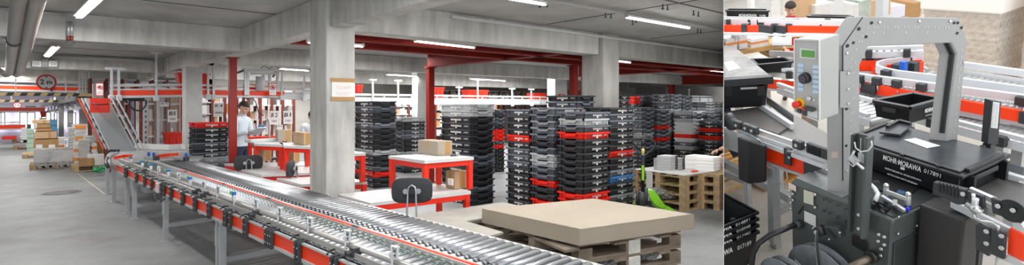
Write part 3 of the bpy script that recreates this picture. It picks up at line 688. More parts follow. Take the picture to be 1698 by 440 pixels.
back(1192, 1199, None, 200, [S, B, R_, B, R_, S], 'the cut-off pile with two red crates', y=6.4)
back(822, 838, None, 182, [S, B, S, S, B, R_, R_, R_, S, R_], 'the half hidden pile with red crates between stacks', y=10.5)
# red bins riding on the raised conveyor
def bin_(u0, u1, vb, y, label, dark=False, h=.34):
    a = F.Y(u0, vb, y); b = F.Y(u1, vb, y); w = b.x - a.x; z = a.z; d = .42; t = thing('plastic_bin', label, 'bin', 'red bins', ((a.x + b.x) / 2, y + d / 2, z))
    x0, x1, y0, y1 = a.x, b.x, y, y + d
    m = MB(); s = .04
    lo = [V((x0 + s, y0 + s, z)), V((x1 - s, y0 + s, z)), V((x1 - s, y1 - s, z)), V((x0 + s, y1 - s, z))]; hi = [V((x0, y0, z + h)), V((x1, y0, z + h)), V((x1, y1, z + h)), V((x0, y1, z + h))]
    ih = [V((x0 + .03, y0 + .03, z + h)), V((x1 - .03, y0 + .03, z + h)), V((x1 - .03, y1 - .03, z + h)), V((x0 + .03, y1 - .03, z + h))]; il = [p + V((0, 0, .02)) for p in lo]
    m.add(lo + hi + ih + il, [(3, 2, 1, 0), (12, 13, 14, 15)] + [(q + i, q + (i + 1) % 4, q + 4 + (i + 1) % 4, q + 4 + i) for q in (0, 4, 8) for i in range(4)])
    m.build('body', RED, t)
    r = MB()
    for p, q in ((hi[0], hi[1]), (hi[1], hi[2]), (hi[2], hi[3]), (hi[3], hi[0])): r.bar(p, q, .05, .035)
    r.build('rim', RED, t)
    for k in (.3, .7): MB().box((x0 + w * k, y0 + .01, z + h * .45), (.03, .03, h * .7)).build('rib', RED, t)
    return t
bin_(591, 602, 157, 14.6, 'red plastic bin partly hidden by the big concrete column', h=.27)
bin_(720, 737, 161.5, 14.6, 'red plastic bin on the raised conveyor just past the red post', h=.31)
bin_(777, 810, 163, 14.6, 'largest red plastic bin, alone in the middle of the raised conveyor', h=.27)
bin_(886, 918, 166, 14.6, 'red plastic bin on the raised conveyor near the no-entry notice', h=.24)
bin_(296, 347, 146, 14.75, 'long red plastic bin riding on the raised orange conveyor', h=.35)
bin_(274, 304, 246, 15.4, 'red bin on the floor-level shelf by the plastic curtain', h=.36)
bin_(412, 432, 150, 14.75, 'pale topped red tote in the lifting frame', h=.14)
# ================================================================ work benches
def bench(label, quad, z, up=None, shelf=None, name='work_bench', g='red framed packing benches', th=.035):
    """quad: corner points of the top; red frame under it with a leg at each corner"""
    q = [V((p[0], p[1], z)) for p in quad]; c = sum(q, V()) / 4; t = thing(name, label, 'bench', g, (c.x, c.y, 0))
    MB().prism(q, (0, 0, -th)).build('worktop', WTOP, t)
    ins = [p + (c - p).normalized() * .05 for p in q]; m = MB()
    for i in range(4): MB().bar(ins[i] - V((0, 0, th + .03)), ins[(i + 1) % 4] - V((0, 0, th + .03)), .045, .055).build('frame_rail', BENCHRED, t)
    z0 = up or 0
    for p in ins: MB().bx((p.x - .028, p.y - .028, z0), (p.x + .028, p.y + .028, z - th)).build('leg', BENCHRED, t)
    if shelf:
        MB().prism([V((p.x, p.y, shelf)) for p in ins], (0, 0, -.03)).build('lower_shelf', WTOP, t)
        for i in range(4): MB().bar(V((ins[i].x, ins[i].y, shelf - .055)), V((ins[(i + 1) % 4].x, ins[(i + 1) % 4].y, shelf - .055)), .045, .05).build('frame_rail', BENCHRED, t)
    return t
bench('long low white desk with red edge in front of the big column', [(2.43, 4.90), (3.62, 4.83), (3.70, 5.55), (2.40, 5.62)], .75)
tA = bench('high red framed table with white top holding a pale parcel', [F.Z(644, 258.5, 1.126), F.Z(704, 266.6, 1.126), F.Z(785.7, 260.5, 1.126), F.Z(729, 255, 1.126)], 1.126, up=.755)
bench('low white desk whose red end shows past the big column', [(2.36, 6.62), (3.08, 6.3), (3.05, 7.1), (2.32, 7.40)], .75, shelf=None)
bench('high red table half hidden behind the big column', [(2.68, 6.22), (3.02, 6.22), (3.02, 6.85), (2.68, 6.85)], 1.126, up=.755)
bench('low white desk under the round-backed chair seen edge-on', [(2.27, 7.90), (3.15, 7.55), (3.15, 8.5), (2.22, 8.84)], .75)
bench('farthest low white desk behind the post', [F.Z(440, 279, .75), F.Z(525, 273, .75), F.Z(512, 268, .75), F.Z(372, 271.5, .75)], .75)
bench('high red table with white top carrying the pale carton', [F.Z(413, 231, 1.126), F.Z(422, 238.5, 1.126), F.Z(470, 240.5, 1.126), F.Z(466, 233, 1.126)], 1.126, up=.755)
bench('high red table with white top carrying the brown carton', [F.Z(462, 236.5, 1.126), F.Z(471, 242, 1.126), F.Z(520, 244, 1.126), F.Z(512, 237, 1.126)], 1.126, up=.755)
# parcels and cartons
def carton(label, c, d, yaw=0, m=None, tape=True, print_=None, grp=None, name='cardboard_box', tapem=None):
    m = m or CARDL; c = V(c); d = V(d); t = thing(name, label, 'box', grp, c, yaw); R = M.Rotation(yaw, 3, 'Z')
    MB().box(c + V((0, 0, d.z / 2)), d, yaw).build('carton', m, t, bevel=.004)
    if tape:
        MB().box(c + V((0, 0, d.z + .001)), (d.x + .002, .05, .002), yaw).build('tape', tapem or TAPE, t)
        MB().box(c + R @ V((-d.x / 2 - .001, 0, d.z * .8)), (.002, .05, d.z * .4), yaw).build('tape', tapem or TAPE, t)
        MB().box(c + R @ V((d.x * .18, -d.y / 2 - .001, d.z * .5)), (.07, .002, d.z * .9), yaw).build('tape', tapem or TAPE, t)
    MB().box(c + V((0, 0, d.z + .0005)), (d.x, .004, .002), yaw).build('flap_seam', mat('seam_brown', rgb(150, 125, 95), .9), t)
    return t
def by_quad(label, ul, uc, ur, v, z, h, **k):
    """a box whose near vertical edge stands at pixel column uc with base height z"""
    p = F.Z(uc, v, z)
    a = F.ray(ul, v); ly = p.x / (a.x / a.y) - p.y
    b = F.ray(ur, v); lx = p.y * (b.x / b.y) - p.x
    return carton(label, (p.x + lx / 2, p.y + ly / 2, z), (lx, ly, h), **k)
by_quad('pale parcel with brown tape on the high table beside the pale-topped stack', 693, 726, 750, 258.5, 1.13, .165)
by_quad('small brown parcel with a white label on the shelf below the high table', 739, 754, 773, 314, .755, .20, m=CARD)
tag(MB().box(F.Z(747, 302, .9) , (.01, .09, .07)).build('label_sticker', PAPER), 'white address label on the small brown parcel', 'label')
by_quad('pale open carton on the high table behind the column', 456, 461, 485, 235, 1.13, .185)
by_quad('brown carton with white label standing nearest the big column', 486, 504, 514, 241, 1.13, .18, m=CARD)
by_quad('brown carton on the low shelf under the pale carton', 426, 436, 450, 268, .76, .20, m=CARD)
by_quad('tall brown carton under the high table, nearest the column', 477, 487, 496, 270, .76, .29, m=CARD)
t = thing('tape_dispenser', 'small grey tape holder lying on the high table edge', 'tool', None, F.Z(755, 259, 1.13)); p = F.Z(753, 259, 1.13)
MB().box(p + V((0, 0, .012)), (.10, .035, .02), .3).build('body', DGREY, t, bevel=.004); MB().lathe([(.012, -.01), (.022, -.01), (.022, .01), (.012, .01)], p + V((.05, 0, .02)), 12, (0, 1, 0)).build('roll', LGREY, t)
t = thing('papers', 'loose white parts tray lying on the high table behind the person', 'tray', None, F.Z(430, 233, 1.13)); MB().box(F.Z(436, 233, 1.15), (.5, .2, .05), .2).build('tray', LGREY, t, bevel=.01)
t = thing('hand_scanner', 'small dark handheld tool on the desk under the pale carton', 'tool', None, F.Z(456, 264, .76)); p = F.Z(456, 263, .79); MB().box(p, (.22, .08, .05), .3).build('body', DGREYB, t, bevel=.015)
# ================================================================ office chairs
def office_chair(label, p, yaw, seat=.47, bw=.44, bh=.30, bz=.80):
    t = thing('office_chair', label, 'chair', 'black office chairs', p, yaw); R = M.Rotation(yaw, 3, 'Z'); P0 = V((p[0], p[1], 0))
    w = lambda x, y, z: P0 + R @ V((x, y, z))
    # backrest: rounded, slightly curved shell facing -y
    n = 28; pts = []
    for i in range(n):
        a = 2 * math.pi * i / n; ca, sa = math.cos(a), math.sin(a); e = .5
        x = bw / 2 * math.copysign(abs(ca) ** e, ca); z = bh / 2 * math.copysign(abs(sa) ** e, sa); pts.append((x, z))
    m = MB(); ring = []
    for y0, k in ((-.018, .93), (-.012, 1), (.018, 1), (.026, .93)): ring.append([w(x * k, .20 + y0 - .25 * (x * k) ** 2, bz + z * k) for x, z in pts])
    vs = [q for r in ring for q in r] + [w(0, .20 - .02, bz), w(0, .20 + .028, bz)]
    fs = [(i * n + j, i * n + (j + 1) % n, (i + 1) * n + (j + 1) % n, (i + 1) * n + j) for i in range(3) for j in range(n)] + [(4 * n, (j + 1) % n, j) for j in range(n)] + [(4 * n + 1, 3 * n + j, 3 * n + (j + 1) % n) for j in range(n)]
    m.add(vs, fs, True); m.build('backrest', mat('chair_fabric', rgb(52, 54, 57), .8, noise=.15, scale=60), t)
    pts2 = [w(.25 * math.copysign(abs(math.cos(a)) ** .6, math.cos(a)), -.02 + .23 * math.copysign(abs(math.sin(a)) ** .6, math.sin(a)), seat - .06) for a in [2 * math.pi * i / 24 for i in range(24)]]
    MB().prism(pts2, (0, 0, .075)).build('seat', mat('seat_fabric', rgb(96, 98, 100), .9, noise=.15, scale=60), t, bevel=.02)
    # bent chrome tube behind the back
    path = [w(-.035, .10, seat - .07), w(-.04, .27, seat - .05), w(-.04, .30, bz - .15), w(-.035, .265, bz - .02), w(-.028, .262, bz + .035), w(0, .262, bz + .055), w(.028, .262, bz + .035), w(.035, .265, bz - .02), w(.04, .30, bz - .15), w(.04, .27, seat - .05), w(.035, .10, seat - .07)]
    MB().tube(path, .009, 8).build('back_tube', CHROME, t)
    b = MB().box(w(0, .245, bz), (.11, .02, .035), yaw).cyl(w(-.055, .25, bz), w(-.055, .262, bz), .024).cyl(w(.055, .25, bz), w(.055, .262, bz), .024).build('back_bracket', CHROME, t)
    MB().cyl(w(0, .25, bz), w(0, .285, bz), .026, n=10).build('knob', BLACK, b)
    MB().cyl(w(0, 0, .10), w(0, 0, seat - .06), .025).build('gas_column', BLACK, t)
    for k in range(5):
        a = 2 * math.pi * k / 5; e = w(.28 * math.cos(a), .28 * math.sin(a), .07); MB().bar(w(0, 0, .11), e, .04, .03).build('base_arm', BLACK, t)
        MB().cyl(e + V((-.012, 0, -.042)), e + V((.012, 0, -.042)), .028, n=12).build('caster', BLACK, t)
def chair_at(label, u, v, d, yaw, bh=.30, bw=.44, **k):
    c = F.D(u, v, d); R = M.Rotation(yaw, 3, 'Z'); p = c - R @ V((0, .20, 0)); office_chair(label, (p.x, p.y, 0), yaw, bz=c.z, bh=bh, bw=bw, **k)
face = lambda u, e=0: -(TH + math.atan((u - XP) / FOC)) + math.pi + e      # back of the chair towards the viewer
chair_at('black office chair with chrome bent tube, at the desk by the big column', 683.5, 316, 4.75, face(683, -.05), .225, .36, seat=.58)
chair_at('black office chair seen from behind at the desk near the red-topped stack', 412, 270, 8.1, face(412, .1), .225, .40, seat=.5)
chair_at('black office chair turned side-on beside the big column', 482, 280, 7.15, face(482, 1.35), .21, .36, seat=.5)
# ================================================================ pallets
def pallet(o, ux, uy, z, L=1.2, Wd=.8, label='', g='wooden pallets', m=None, H=.144, faces=None):
    m = m or WOOD; o = V(o); ux = V(ux).normalized(); uy = V(uy).normalized(); yaw = math.atan2(ux.y, ux.x)
    cc = o + ux * L / 2 + uy * Wd / 2; t = thing('wooden_pallet', label, 'pallet', g, (cc.x, cc.y, z))
    def bd(a0, a1, b0, b1, z0, z1): return [(a0 + a1) / 2, (b0 + b1) / 2, a1 - a0, b1 - b0, z0, z1]
    def put(mb, q): c = o + ux * q[0] + uy * q[1]; mb.box((c.x, c.y, z + (q[4] + q[5]) / 2), (q[2], q[3], q[5] - q[4]), yaw)
    dk = MB(); n = 5
    for i in range(n): b0 = (Wd - .12) * i / (n - 1); put(dk, bd(0, L, b0, b0 + .12, H - .022, H))
    dk.build('deck_boards', m, t)
    for i in range(3): a0 = (L - .14) * i / 2; mb = MB(); put(mb, bd(a0, a0 + .14, 0, Wd, H - .044, H - .0225)); mb.build('cross_board', m, t)
    for i in range(3):
        for j in range(3): a0 = (L - .14) * i / 2; b0 = (Wd - .1) * j / 2; mb = MB(); put(mb, bd(a0, a0 + .14, b0, b0 + .1, .0225, H - .0445)); mb.build('block', m, t)
    for j in range(3): b0 = (Wd - .1) * j / 2; mb = MB(); put(mb, bd(0, L, b0, b0 + .1, 0, .022)); mb.build('runner_board', m, t)
    return t
# big cardboard lid on four pallets
zt = .72; Lq = [F.Z(799, 346.5, zt), F.Z(961, 380.5, zt), F.Z(1151, 355.5, zt), F.Z(984, 329.5, zt)]
uy = (Lq[0] - Lq[1]).normalized(); ux = (Lq[2] - Lq[1]).normalized()
lid = thing('cardboard_cover', 'large flat pale cardboard cover covering the pallets beside the conveyor', 'lid', None, sum(Lq, V()) / 4 - V((0, 0, .16)))
MB().prism(Lq, (0, 0, -.012)).build('top_panel', CARDL, lid)
hL = .135
for i in range(4): a, b = Lq[i], Lq[(i + 1) % 4]; n_ = (b - a).cross(V((0, 0, 1))).normalized(); n_ = n_ if n_.dot(a - sum(Lq, V()) / 4) > 0 else -n_; MB().prism([a - n_ * .008, b - n_ * .008, b - n_ * .008 - V((0, 0, hL)), a - n_ * .008 - V((0, 0, hL))], n_ * .007).build('side_flap', CARDL, lid)
Wl, Ll = (Lq[0] - Lq[1]).length, (Lq[2] - Lq[1]).length
o = Lq[1] + ux * .05 + uy * .05
for i in range(4):
    pallet((o.x, o.y, 0), ux, uy, i * .146, Ll - .14, Wl - .1, 'weathered wooden pallet under the big cardboard lid, %s of four' % ('lowest', 'second lowest', 'third', 'topmost')[i], 'pallets under the cardboard lid', WOODG)
def sheet(label, q, z0, amp=.0): pass
# crumpled film and white block among the pallets
def crumple(name, label, c, r, m, sc=(1, 1, .6), seed=0, cat='film'):
    random.seed(seed); mb = MB(); bm = bmesh.new(); bmesh.ops.create_icosphere(bm, subdivisions=3, radius=r)
    for v in bm.verts: v.co *= 1 + random.uniform(-.28, .18); v.co = V((v.co.x * sc[0], v.co.y * sc[1], v.co.z * sc[2]))
    mb.add([V(c) + v.co for v in bm.verts], [[v.index for v in f.verts] for f in bm.faces]); bm.free()
    return tag(mb.build(name, m), label, cat)
FILMS = mat('crumpled_film', rgb(176, 178, 182), .25, alpha=.75, noise=.4, scale=8, bump=.6)
dv = math.atan2(ux.y, ux.x)
for k, zz_, s, lab in ((.30, .36, 1, 'crumpled clear film stuffed in the pallet under the cardboard lid'), (.66, .36, 2, 'second crumpled film bag in the pallet under the cardboard lid'), ):
    cc = o + ux * Ll * k + uy * .10; crumple('plastic_film', lab, (cc.x, cc.y, zz_), .07, FILMS, (1.6, 1.0, .6), s)
for u, v, s, lab in ((1089, 318, 3, 'crumpled film between the pallets beside the green jack'), (1110, 324, 4, 'crumpled grey film poking out of the middle of the pallet pile')):
    crumple('plastic_film', lab, F.D(u, v, 8.95), .13, FILMS, (1.3, 1.1, .5), s)
cc = o + ux * (Ll - .14) / 2 - uy * .006
for i in (2, 3): tag(MB().box((cc.x, cc.y, i * .146 + .058), (.13, .012, .12), dv).build('paper_wrap', mat('peeling_white', rgb(222, 220, 214), .9, noise=.2, scale=20), bevel=.003), 'peeling white paper on the %s middle block of the near pallets' % ('lower' if i == 2 else 'upper'), 'paper', 'peeling papers on the near pallets')
# second cardboard sheet on pallets beside the conveyor
bz = .60
pts = [(2.79, 4.73), (3.98, 4.70), (3.98, 4.16), (3.06, 4.16), (3.04, 3.58), (2.80, 3.55)]
tag(MB().prism([(a, b, bz) for a, b in pts], (0, 0, -.018)).build('cardboard_sheet', mat('grey_cardboard', rgb(164, 160, 152), .85, noise=.12, scale=6)), 'worn grey cardboard sheet lying between the conveyor and the big lid', 'sheet')
for i in range(4): pallet((2.84, 4.17, 0), (1, 0, 0), (0, 1, 0), i * .1448, 1.1, .52, 'grey pallet below the worn cardboard sheet, %s of four' % ('lowest', 'second lowest', 'third', 'topmost')[i], 'pallets under the cardboard sheet', WOODG)
# pallet pile with white bundles
pc = F.Z(1135, 352, 0); pr_ = F.Z(1188, 341, 0); pl_ = F.Z(1056, 330, 0)
ux = (pr_ - pc); uy = V((-ux.y, ux.x, 0)).normalized()
for i in range(4): pallet(pc, ux, uy, i * .146, ux.length, 1.05, 'wooden pallet in the pile carrying the white bundles, %s of four' % ('lowest', 'second lowest', 'third', 'topmost')[i], 'pallets under the white bundles', WOOD)
q0 = pc + V((0, 0, .585)); uxn = ux.normalized()
tag(MB().prism([q0, q0 + ux, q0 + ux + uy * 1.05, q0 + uy * 1.05], (0, 0, .01)).build('paper_sheet', PAPER), 'white sheet covering the pallet pile under the bundles', 'sheet')
for k in (.55, ):
    tag(MB().prism([q0 + uxn * (ux.length * k) - uy * .006 + V((0, 0, -.02)), q0 + uxn * (ux.length * k + .09) - uy * .006 + V((0, 0, -.02)), q0 + uxn * (ux.length * k + .09) - uy * .006 - V((0, 0, .56)), q0 + uxn * (ux.length * k) - uy * .006 - V((0, 0, .56))], -uy * .006).build('paper_strip', PAPER), 'white paper strip hanging down the pallet pile', 'paper')
tag(MB().prism([q0 - uxn * .006 + uy * .62, q0 - uxn * .006 + uy * .75, q0 - uxn * .006 + uy * .75 - V((0, 0, .5)), q0 - uxn * .006 + uy * .62 - V((0, 0, .5))], -uxn * .006).build('paper_strip', PAPER), 'white paper strip on the side facing the green pallet jack', 'paper')
pe = F.Z(1193, 350, 0)
for i in range(4): pallet(pe, V((1, .1, 0)), V((-.1, 1, 0)), i * .146, .8, .6, 'wooden pallet in the cut-off pile past the white bundles, %s of four' % ('lowest', 'second lowest', 'third', 'topmost')[i], 'pallets in the cut-off pile', WOOD)
def bundle(label, u, v, w, d, h, m, nl, g, z=.597, yaw=.1, spine=None):
    p = F.Z(u, v, z); t = thing('book_bundle', label, 'books', g, p, yaw)
    for i in range(nl):
        b = MB().box(p + V((0, 0, h * (i + .5) / nl)), (w, d, h / nl * .94), yaw + random.uniform(-.03, .03)).build('book_block', m, t)
        if spine: MB().box(p + M.Rotation(yaw, 3, 'Z') @ V((w * .30, -d / 2 - .003, h * (i + .5) / nl)), (w * .3, .006, h / nl * .8), yaw).build('spine', spine, b)
GB = mat('book_grey', rgb(182, 184, 186), .6, noise=.1, scale=30); WB = mat('book_white', rgb(232, 230, 228), .6); OB = mat('book_orange', rgb(206, 140, 90), .6); DSP = mat('spine_dark', rgb(58, 30, 38), .5)
bundle('grey block of books with dark spines, lower and nearest the jack', 1098, 281, .24, .2, .20, GB, 5, 'book blocks on the pallet')
bundle('grey block of books with dark spines standing beside the first', 1121, 281, .26, .2, .20, GB, 5, 'book blocks on the pallet', spine=DSP)
bundle('grey block of books stacked on top of the other two', 1107, 281, .24, .2, .20, GB, 5, 'book blocks on the pallet', z=.80, spine=DSP)
bundle('pale pink and white film wrapped bundle in the middle', 1139, 279, .2, .2, .17, WB, 4, 'white bundles on the pallet', spine=mat('pale_pink', rgb(222, 190, 180), .6))
bundle('white bundle with orange bands on the pallet pile', 1152, 279, .26, .22, .18, WB, 3, 'white bundles on the pallet', spine=OB)
bundle('white topped bundle resting on the orange banded one', 1155, 279, .28, .22, .19, WB, 3, 'white bundles on the pallet', z=.80, spine=OB)
bundle('large white bundle nearest the cut-off pallet pile', 1176, 282, .32, .26, .20, WB, 4, 'white bundles on the pallet', spine=mat('pale_pink', rgb(222, 190, 180), .6))
bundle('large white bundle stacked on its twin', 1176, 282, .32, .26, .19, WB, 4, 'white bundles on the pallet', z=.80, spine=mat('pale_pink', rgb(222, 190, 180), .6))
tag(MB().box(F.Z(1152, 284, .61), (.16, .06, .02), .1).build('orange_card', ORANGE), 'small orange card lying at the pallet edge', 'card')
# green pallet jack
t = thing('pallet_jack', 'lime green and black hand pallet jack beside the pallet pile', 'pallet jack', None, F.Z(1080, 345, 0)); jd = 7.9
jp = lambda u, v, d=jd: F.D(u, v, d)
MB().cyl(jp(1066, 322), jp(1066, 243), .028, n=12).build('handle_pole', BLACK, t)
g_ = MB().tube([jp(1066, 252), jp(1055, 243), jp(1048, 236), jp(1050, 231), jp(1062, 230), jp(1078, 231), jp(1085, 235), jp(1086, 242), jp(1080, 250), jp(1070, 258), jp(1066, 262)], .018, 8).build('grip_loop', BLACK, t)
MB().tube([jp(1066, 231), jp(1066, 244)], .022, 8).build('lever_stem', BLACK, g_)
MB().cyl(jp(1066, 258, jd - .03), jp(1066, 247, jd - .03), .024, n=12).build('yellow_label', mat('label_yellow', rgb(196, 178, 110), .6), t)
MB().cyl(jp(1066, 262), jp(1066, 260), .031, n=12).build('blue_ring', BLUE, t)
MB().box(jp(1066, 287, jd - .03), (.035, .035, .22), TH).build('green_decal', GREEN, t)
MB().cyl(jp(1064, 345), jp(1064, 318), .06, n=14).cyl(jp(1071, 340, jd), jp(1071, 312), .03, n=12).cyl(jp(1056, 340), jp(1057, 316), .022, n=10).build('hydraulic_pump', DGREYB, t)
MB().tube([jp(1058, 318), jp(1052, 326), jp(1055, 336)], .01, 6).tube([jp(1070, 316), jp(1077, 322), jp(1074, 334)], .01, 6).build('spring_linkage', STEEL, t)
gp = [jp(1073, 316), jp(1084, 316), jp(1091, 324), jp(1106, 345), jp(1096, 346), jp(1086, 340), jp(1078, 330)]
MB().prism(gp, FW * .18).build('chassis', GREEN, t, bevel=.01)
b0 = jp(1096, 346, jd + .1); b0.z = .07
for k in (-.16, .16): MB().bar(b0 + V((k, -k, 0)) + FW * .0, b0 + V((k, -k, 0)) + V((.6, .75, 0)), .14, .05).build('fork', GREEN, t)
for k in (-.05, .05):
    q = jp(1064, 350); q.z = .09; MB().cyl(q + RT * (k - .02), q + RT * (k + .02), .09, n=18).build('steer_wheel', RUBBER, t)
# ================================================================ LEFT HALL: far aisle, shelves, signs, people
def by_px(label, u0, u1, v1, v0, d, depth=.6, m=None, **k):
    """box seen roughly face-on: width u0..u1, base at v1, top v0, at distance d"""
    a = F.D((u0 + u1) / 2, v1, d + depth / 2); w = (u1 - u0) * (d) / FOC; h = (v1 - v0) * d / FOC
    return carton(label, (a.x, a.y, a.z), (w, depth, h), yaw=-TH - math.atan(((u0 + u1) / 2 - XP) / FOC) * .55, m=m, **k)
def floor_d(v): return EYE * FOC / (v - YP)
def pal(label, u, v, L=1.2, Wd=.8, g='pallets along the aisle'):
    p = F.Z(u, v, 0); pallet((p.x - L / 2, p.y, 0), (1, 0, 0), (0, 1, 0), 0, L, Wd, label, g)
    return p
# wrapped load
p = pal('pallet under the white film wrapped load beside the aisle', 92, 280, 1.05, 1.0)
ld = thing('wrapped_load', 'low square load wrapped in cloudy stretch film on a pallet', 'pallet load', None, (p.x, p.y + .5, .145))
FW_ = mat('cloudy_film', rgb(214, 214, 214), .22, noise=.22, scale=4, bump=.7, col2=rgb(150, 150, 148))
MB().bx((p.x - .44, p.y + .05, .146), (p.x + .44, p.y + .95, .50)).build('wrapped_goods', FW_, ld, bevel=.03)
MB().bx((p.x - .45, p.y + .04, .50), (p.x + .45, p.y + .96, .52)).build('film_top', FILM, ld, bevel=.01)
for k in range(6): x = p.x - .43 + k * .15; MB().prism([(x, p.y + .02, .18), (x + .1, p.y - .08, .02), (x + .16, p.y - .02, .03), (x + .12, p.y + .02, .2)], (0, .01, 0)).build('film_tail', FILMS, ld)
# big box pallet
p = pal('pallet under the tall brown cardboard boxes', 76, 262, 1.15, 1.0)
B1 = F.Z(76, 262, 0)
def bxp(label, u0, u1, v1, v0, y0, dp, m, **k):
    a = F.Y(u0, v1, y0); b = F.Y(u1, v0, y0); return carton(label, ((a.x + b.x) / 2, y0 + dp / 2, a.z), (b.x - a.x, dp, b.z - a.z), m=m, **k)
yb = B1.y + .02
bxp('largest brown cardboard box at the aisle edge, with white stickers', 56, 97, 255, 231, yb, 1.0, CARDD)
bxp('pale brown box sitting on the largest brown box', 57, 94, 230.6, 218.5, yb + .05, .9, CARD)
bxp('brown box with flared flaps above the pale brown box', 59, 86, 218, 213, yb + .1, .8, CARDD)
bxp('upper flat brown box in the tall box pile', 60, 83, 212.6, 206, yb + .1, .8, CARDD)
bxp('topmost brown box with open flaps in the tall pile', 53, 83, 205.6, 199, yb + .1, .8, CARD)
for u in (65, 86): tag(MB().box(F.Y(u, 245, yb - .004), (.16, .004, .2)).build('sticker', PAPER), 'white sticker on the largest brown box', 'sticker', 'stickers on the largest box')
# pallets of books and cartons further on
def book_pile(label, u0, u1, v1, v0, n, m, y=None, dp=.6, g='book piles in the aisle', m2=None, z=None):
    a = F.Z(u0, v1, z or .15) if y is None else F.Y(u0, v1, y); y0 = a.y; b = F.Y(u1, v0, y0); a.z = 0 if y is not None and y > 20 else a.z; h = (b.z - a.z) / n
    t = thing('book_pile', label, 'books', g, ((a.x + b.x) / 2, y0 + dp / 2, a.z))
    for i in range(n):
        MB().box(((a.x + b.x) / 2 + random.uniform(-.02, .02), y0 + dp / 2, a.z + h * (i + .5)), ((b.x - a.x) * random.uniform(.93, 1), dp, h * .93)).build('book_block', m2 if (m2 and i % 3 == 1) else m, t)
GBK = mat('book_pile_grey', rgb(206, 206, 204), .7, noise=.12, scale=14)
OBK = mat('carton_orange', rgb(238, 150, 70), .6)
p = pal('long pallet under the grey and white book piles', 160, 283, 1.0, .9)
yb = F.Z(150, 281, 0).y
book_pile('tall pile of grey books nearest the conveyor foot', 131, 150, 276, 232, 12, GBK, yb + .3)
book_pile('second tall pile of grey books with a staggered top', 141, 155, 268, 226, 12, GBK, yb + .75)
book_pile('pile of white and orange cartons in the middle of the aisle piles', 122, 131, 272, 238, 7, WB, yb + .5, m2=OBK)
book_pile('pile of white and orange cartons against the conveyor foot', 152, 162, 268, 238, 6, WB, yb + .5, m2=OBK)
book_pile('pile of white cartons with blue marks behind the wrapped load', 108, 122, 262, 232, 5, WB, 22.5, m2=mat('carton_bluewhite', rgb(190, 200, 226), .6))
book_pile('pile of white cartons with orange labels past the wrapped load', 97, 112, 252, 228, 4, WB, 25, m2=OBK)
book_pile('white cartons stacked beneath the column row', 118, 145, 236, 206, 6, WB, 26.5)
book_pile('grey book piles between the chute and the wrapped load', 146, 160, 244, 214, 8, GBK, 21)
book_pile('tall white pile just past the grey book piles', 112, 124, 262, 212, 9, WB, 21.5)
book_pile('broad white pile under the far column row', 124, 142, 250, 208, 8, GBK, 23.5, m2=OBK)
carton('small brown box at the base of the grey book piles', F.Z(143, 283, .02) + V((0, .05, .12)), (.30, .3, .2), m=CARDD)
carton('white box with green panel beside the small brown box', F.Z(160, 283, .02) + V((0, .3, .12)), (.34, .3, .28), m=WB, tape=False)
crumple('plastic_bag', 'green and white plastic bag slumped beside the conveyor leg', F.Z(167, 281, .16), .14, mat('bag_green', rgb(50, 140, 90), .4, noise=.4, scale=8), (1.2, 1, .6), 9, 'bag')
carton('brown box under the chute beside the conveyor leg', F.Z(170, 270, .0) + V((0, .5, 0)), (.35, .4, .62), m=CARDD)
pal('pallet under the white boxes in the far aisle', 42, 237, .9, .8)
book_pile('white boxes on the farthest pallet by the windows', 34, 46, 234, 212, 6, WB, F.Z(42, 237, 0).y)
book_pile('green and white boxes on the pallet behind the tall brown boxes', 44, 56, 246, 214, 5, mat('box_greenwhite', rgb(170, 196, 176), .6, noise=.3, scale=5), 26)
pal('pallet under the green and white boxes', 50, 248, 1.0, .8)
book_pile('dark narrow pile behind the green and white boxes', 45, 52, 222, 206, 3, DGREY, 27.5)
book_pile('blue boxes behind the tall brown box pile', 83, 96, 226, 198, 5, mat('box_blue', rgb(84, 140, 176), .6), 27)
tag(MB().bx(F.Y(3, 232, 33), F.Y(27, 226, 33) + V((0, .6, 0))).build('red_crate_row', RED), 'flat red crate on a pallet below the windows', 'crate')

book_pile('pale stack under the far red bin', 66, 77, 236, 195.6, 6, WB, 30)
bin_(66, 77, 195, 30, 'red bin with grey goods beyond the tall brown boxes', h=.25)
# white hanging strips and posts of the shelving beyond the pallets
for i, (u0, u1) in enumerate(((97, 106), (112, 122), (132, 146))):
    a = F.Y(u0, 245, 28); b = F.Y(u1, 178, 28); struct('concrete_pillar', MB().bx((a.x, 28, 0), (b.x, 28.4, 2.6)), CONC_PAINT)
tag(MB().bx(F.Y(113.5, 204, 27.97), F.Y(120.5, 188, 27.97) + V((0, .02, 0))).build('notice', PAPER), 'white paper notice on the far concrete column', 'notice')
# ---------------------------------------------------------------- tall shelving behind the benches
sh = lambda l: l.replace('shelving of ', 'rack of ')
def shelving(label, u0, u1, y, z0, z1, nx, nz, d=.5, posts=None, goods=None, board=None, g='tall shelving units'):
    a = F.Y(u0, 200, y).x; b = F.Y(u1, 200, y).x; t = thing('shelving_unit', label, 'shelf', g, ((a + b) / 2, y + d / 2, 0))
    for i in range(nx + 1):
        x = a + (b - a) * i / nx
        for yy in (y, y + d): MB().bx((x - .035, yy - .03, 0), (x + .035, yy + .03, z1)).build('upright', posts or mat('post_brown_red', rgb(112, 52, 44), .5), t)
    zs = [z0 + (z1 - z0) * k / nz for k in range(nz + 1)]
    for z in zs: MB().bx((a, y - .02, z - .035), (b, y + d, z)).build('shelf_board', board or WTOP, t)
    for k in range(nz):
        for i in range(nx):
            x = a + (b - a) * i / nx + .06; xe = a + (b - a) * (i + 1) / nx - .06
            while x < xe - .05:
                w = random.uniform(.05, .16); hh = (zs[1] - zs[0]) * random.uniform(.45, .85)
                if random.random() < .8: tag(MB().bx((x, y + .04, zs[k]), (min(x + w, xe), y + d * .8, zs[k] + hh)).build('shelf_goods', random.choice(goods or [WB, WB, GBK, PAPER, CARD, OBK, GBK])), 'small pack on the ' + sh(label), 'books', 'goods on the ' + sh(label))
                x += w + .01
    return t
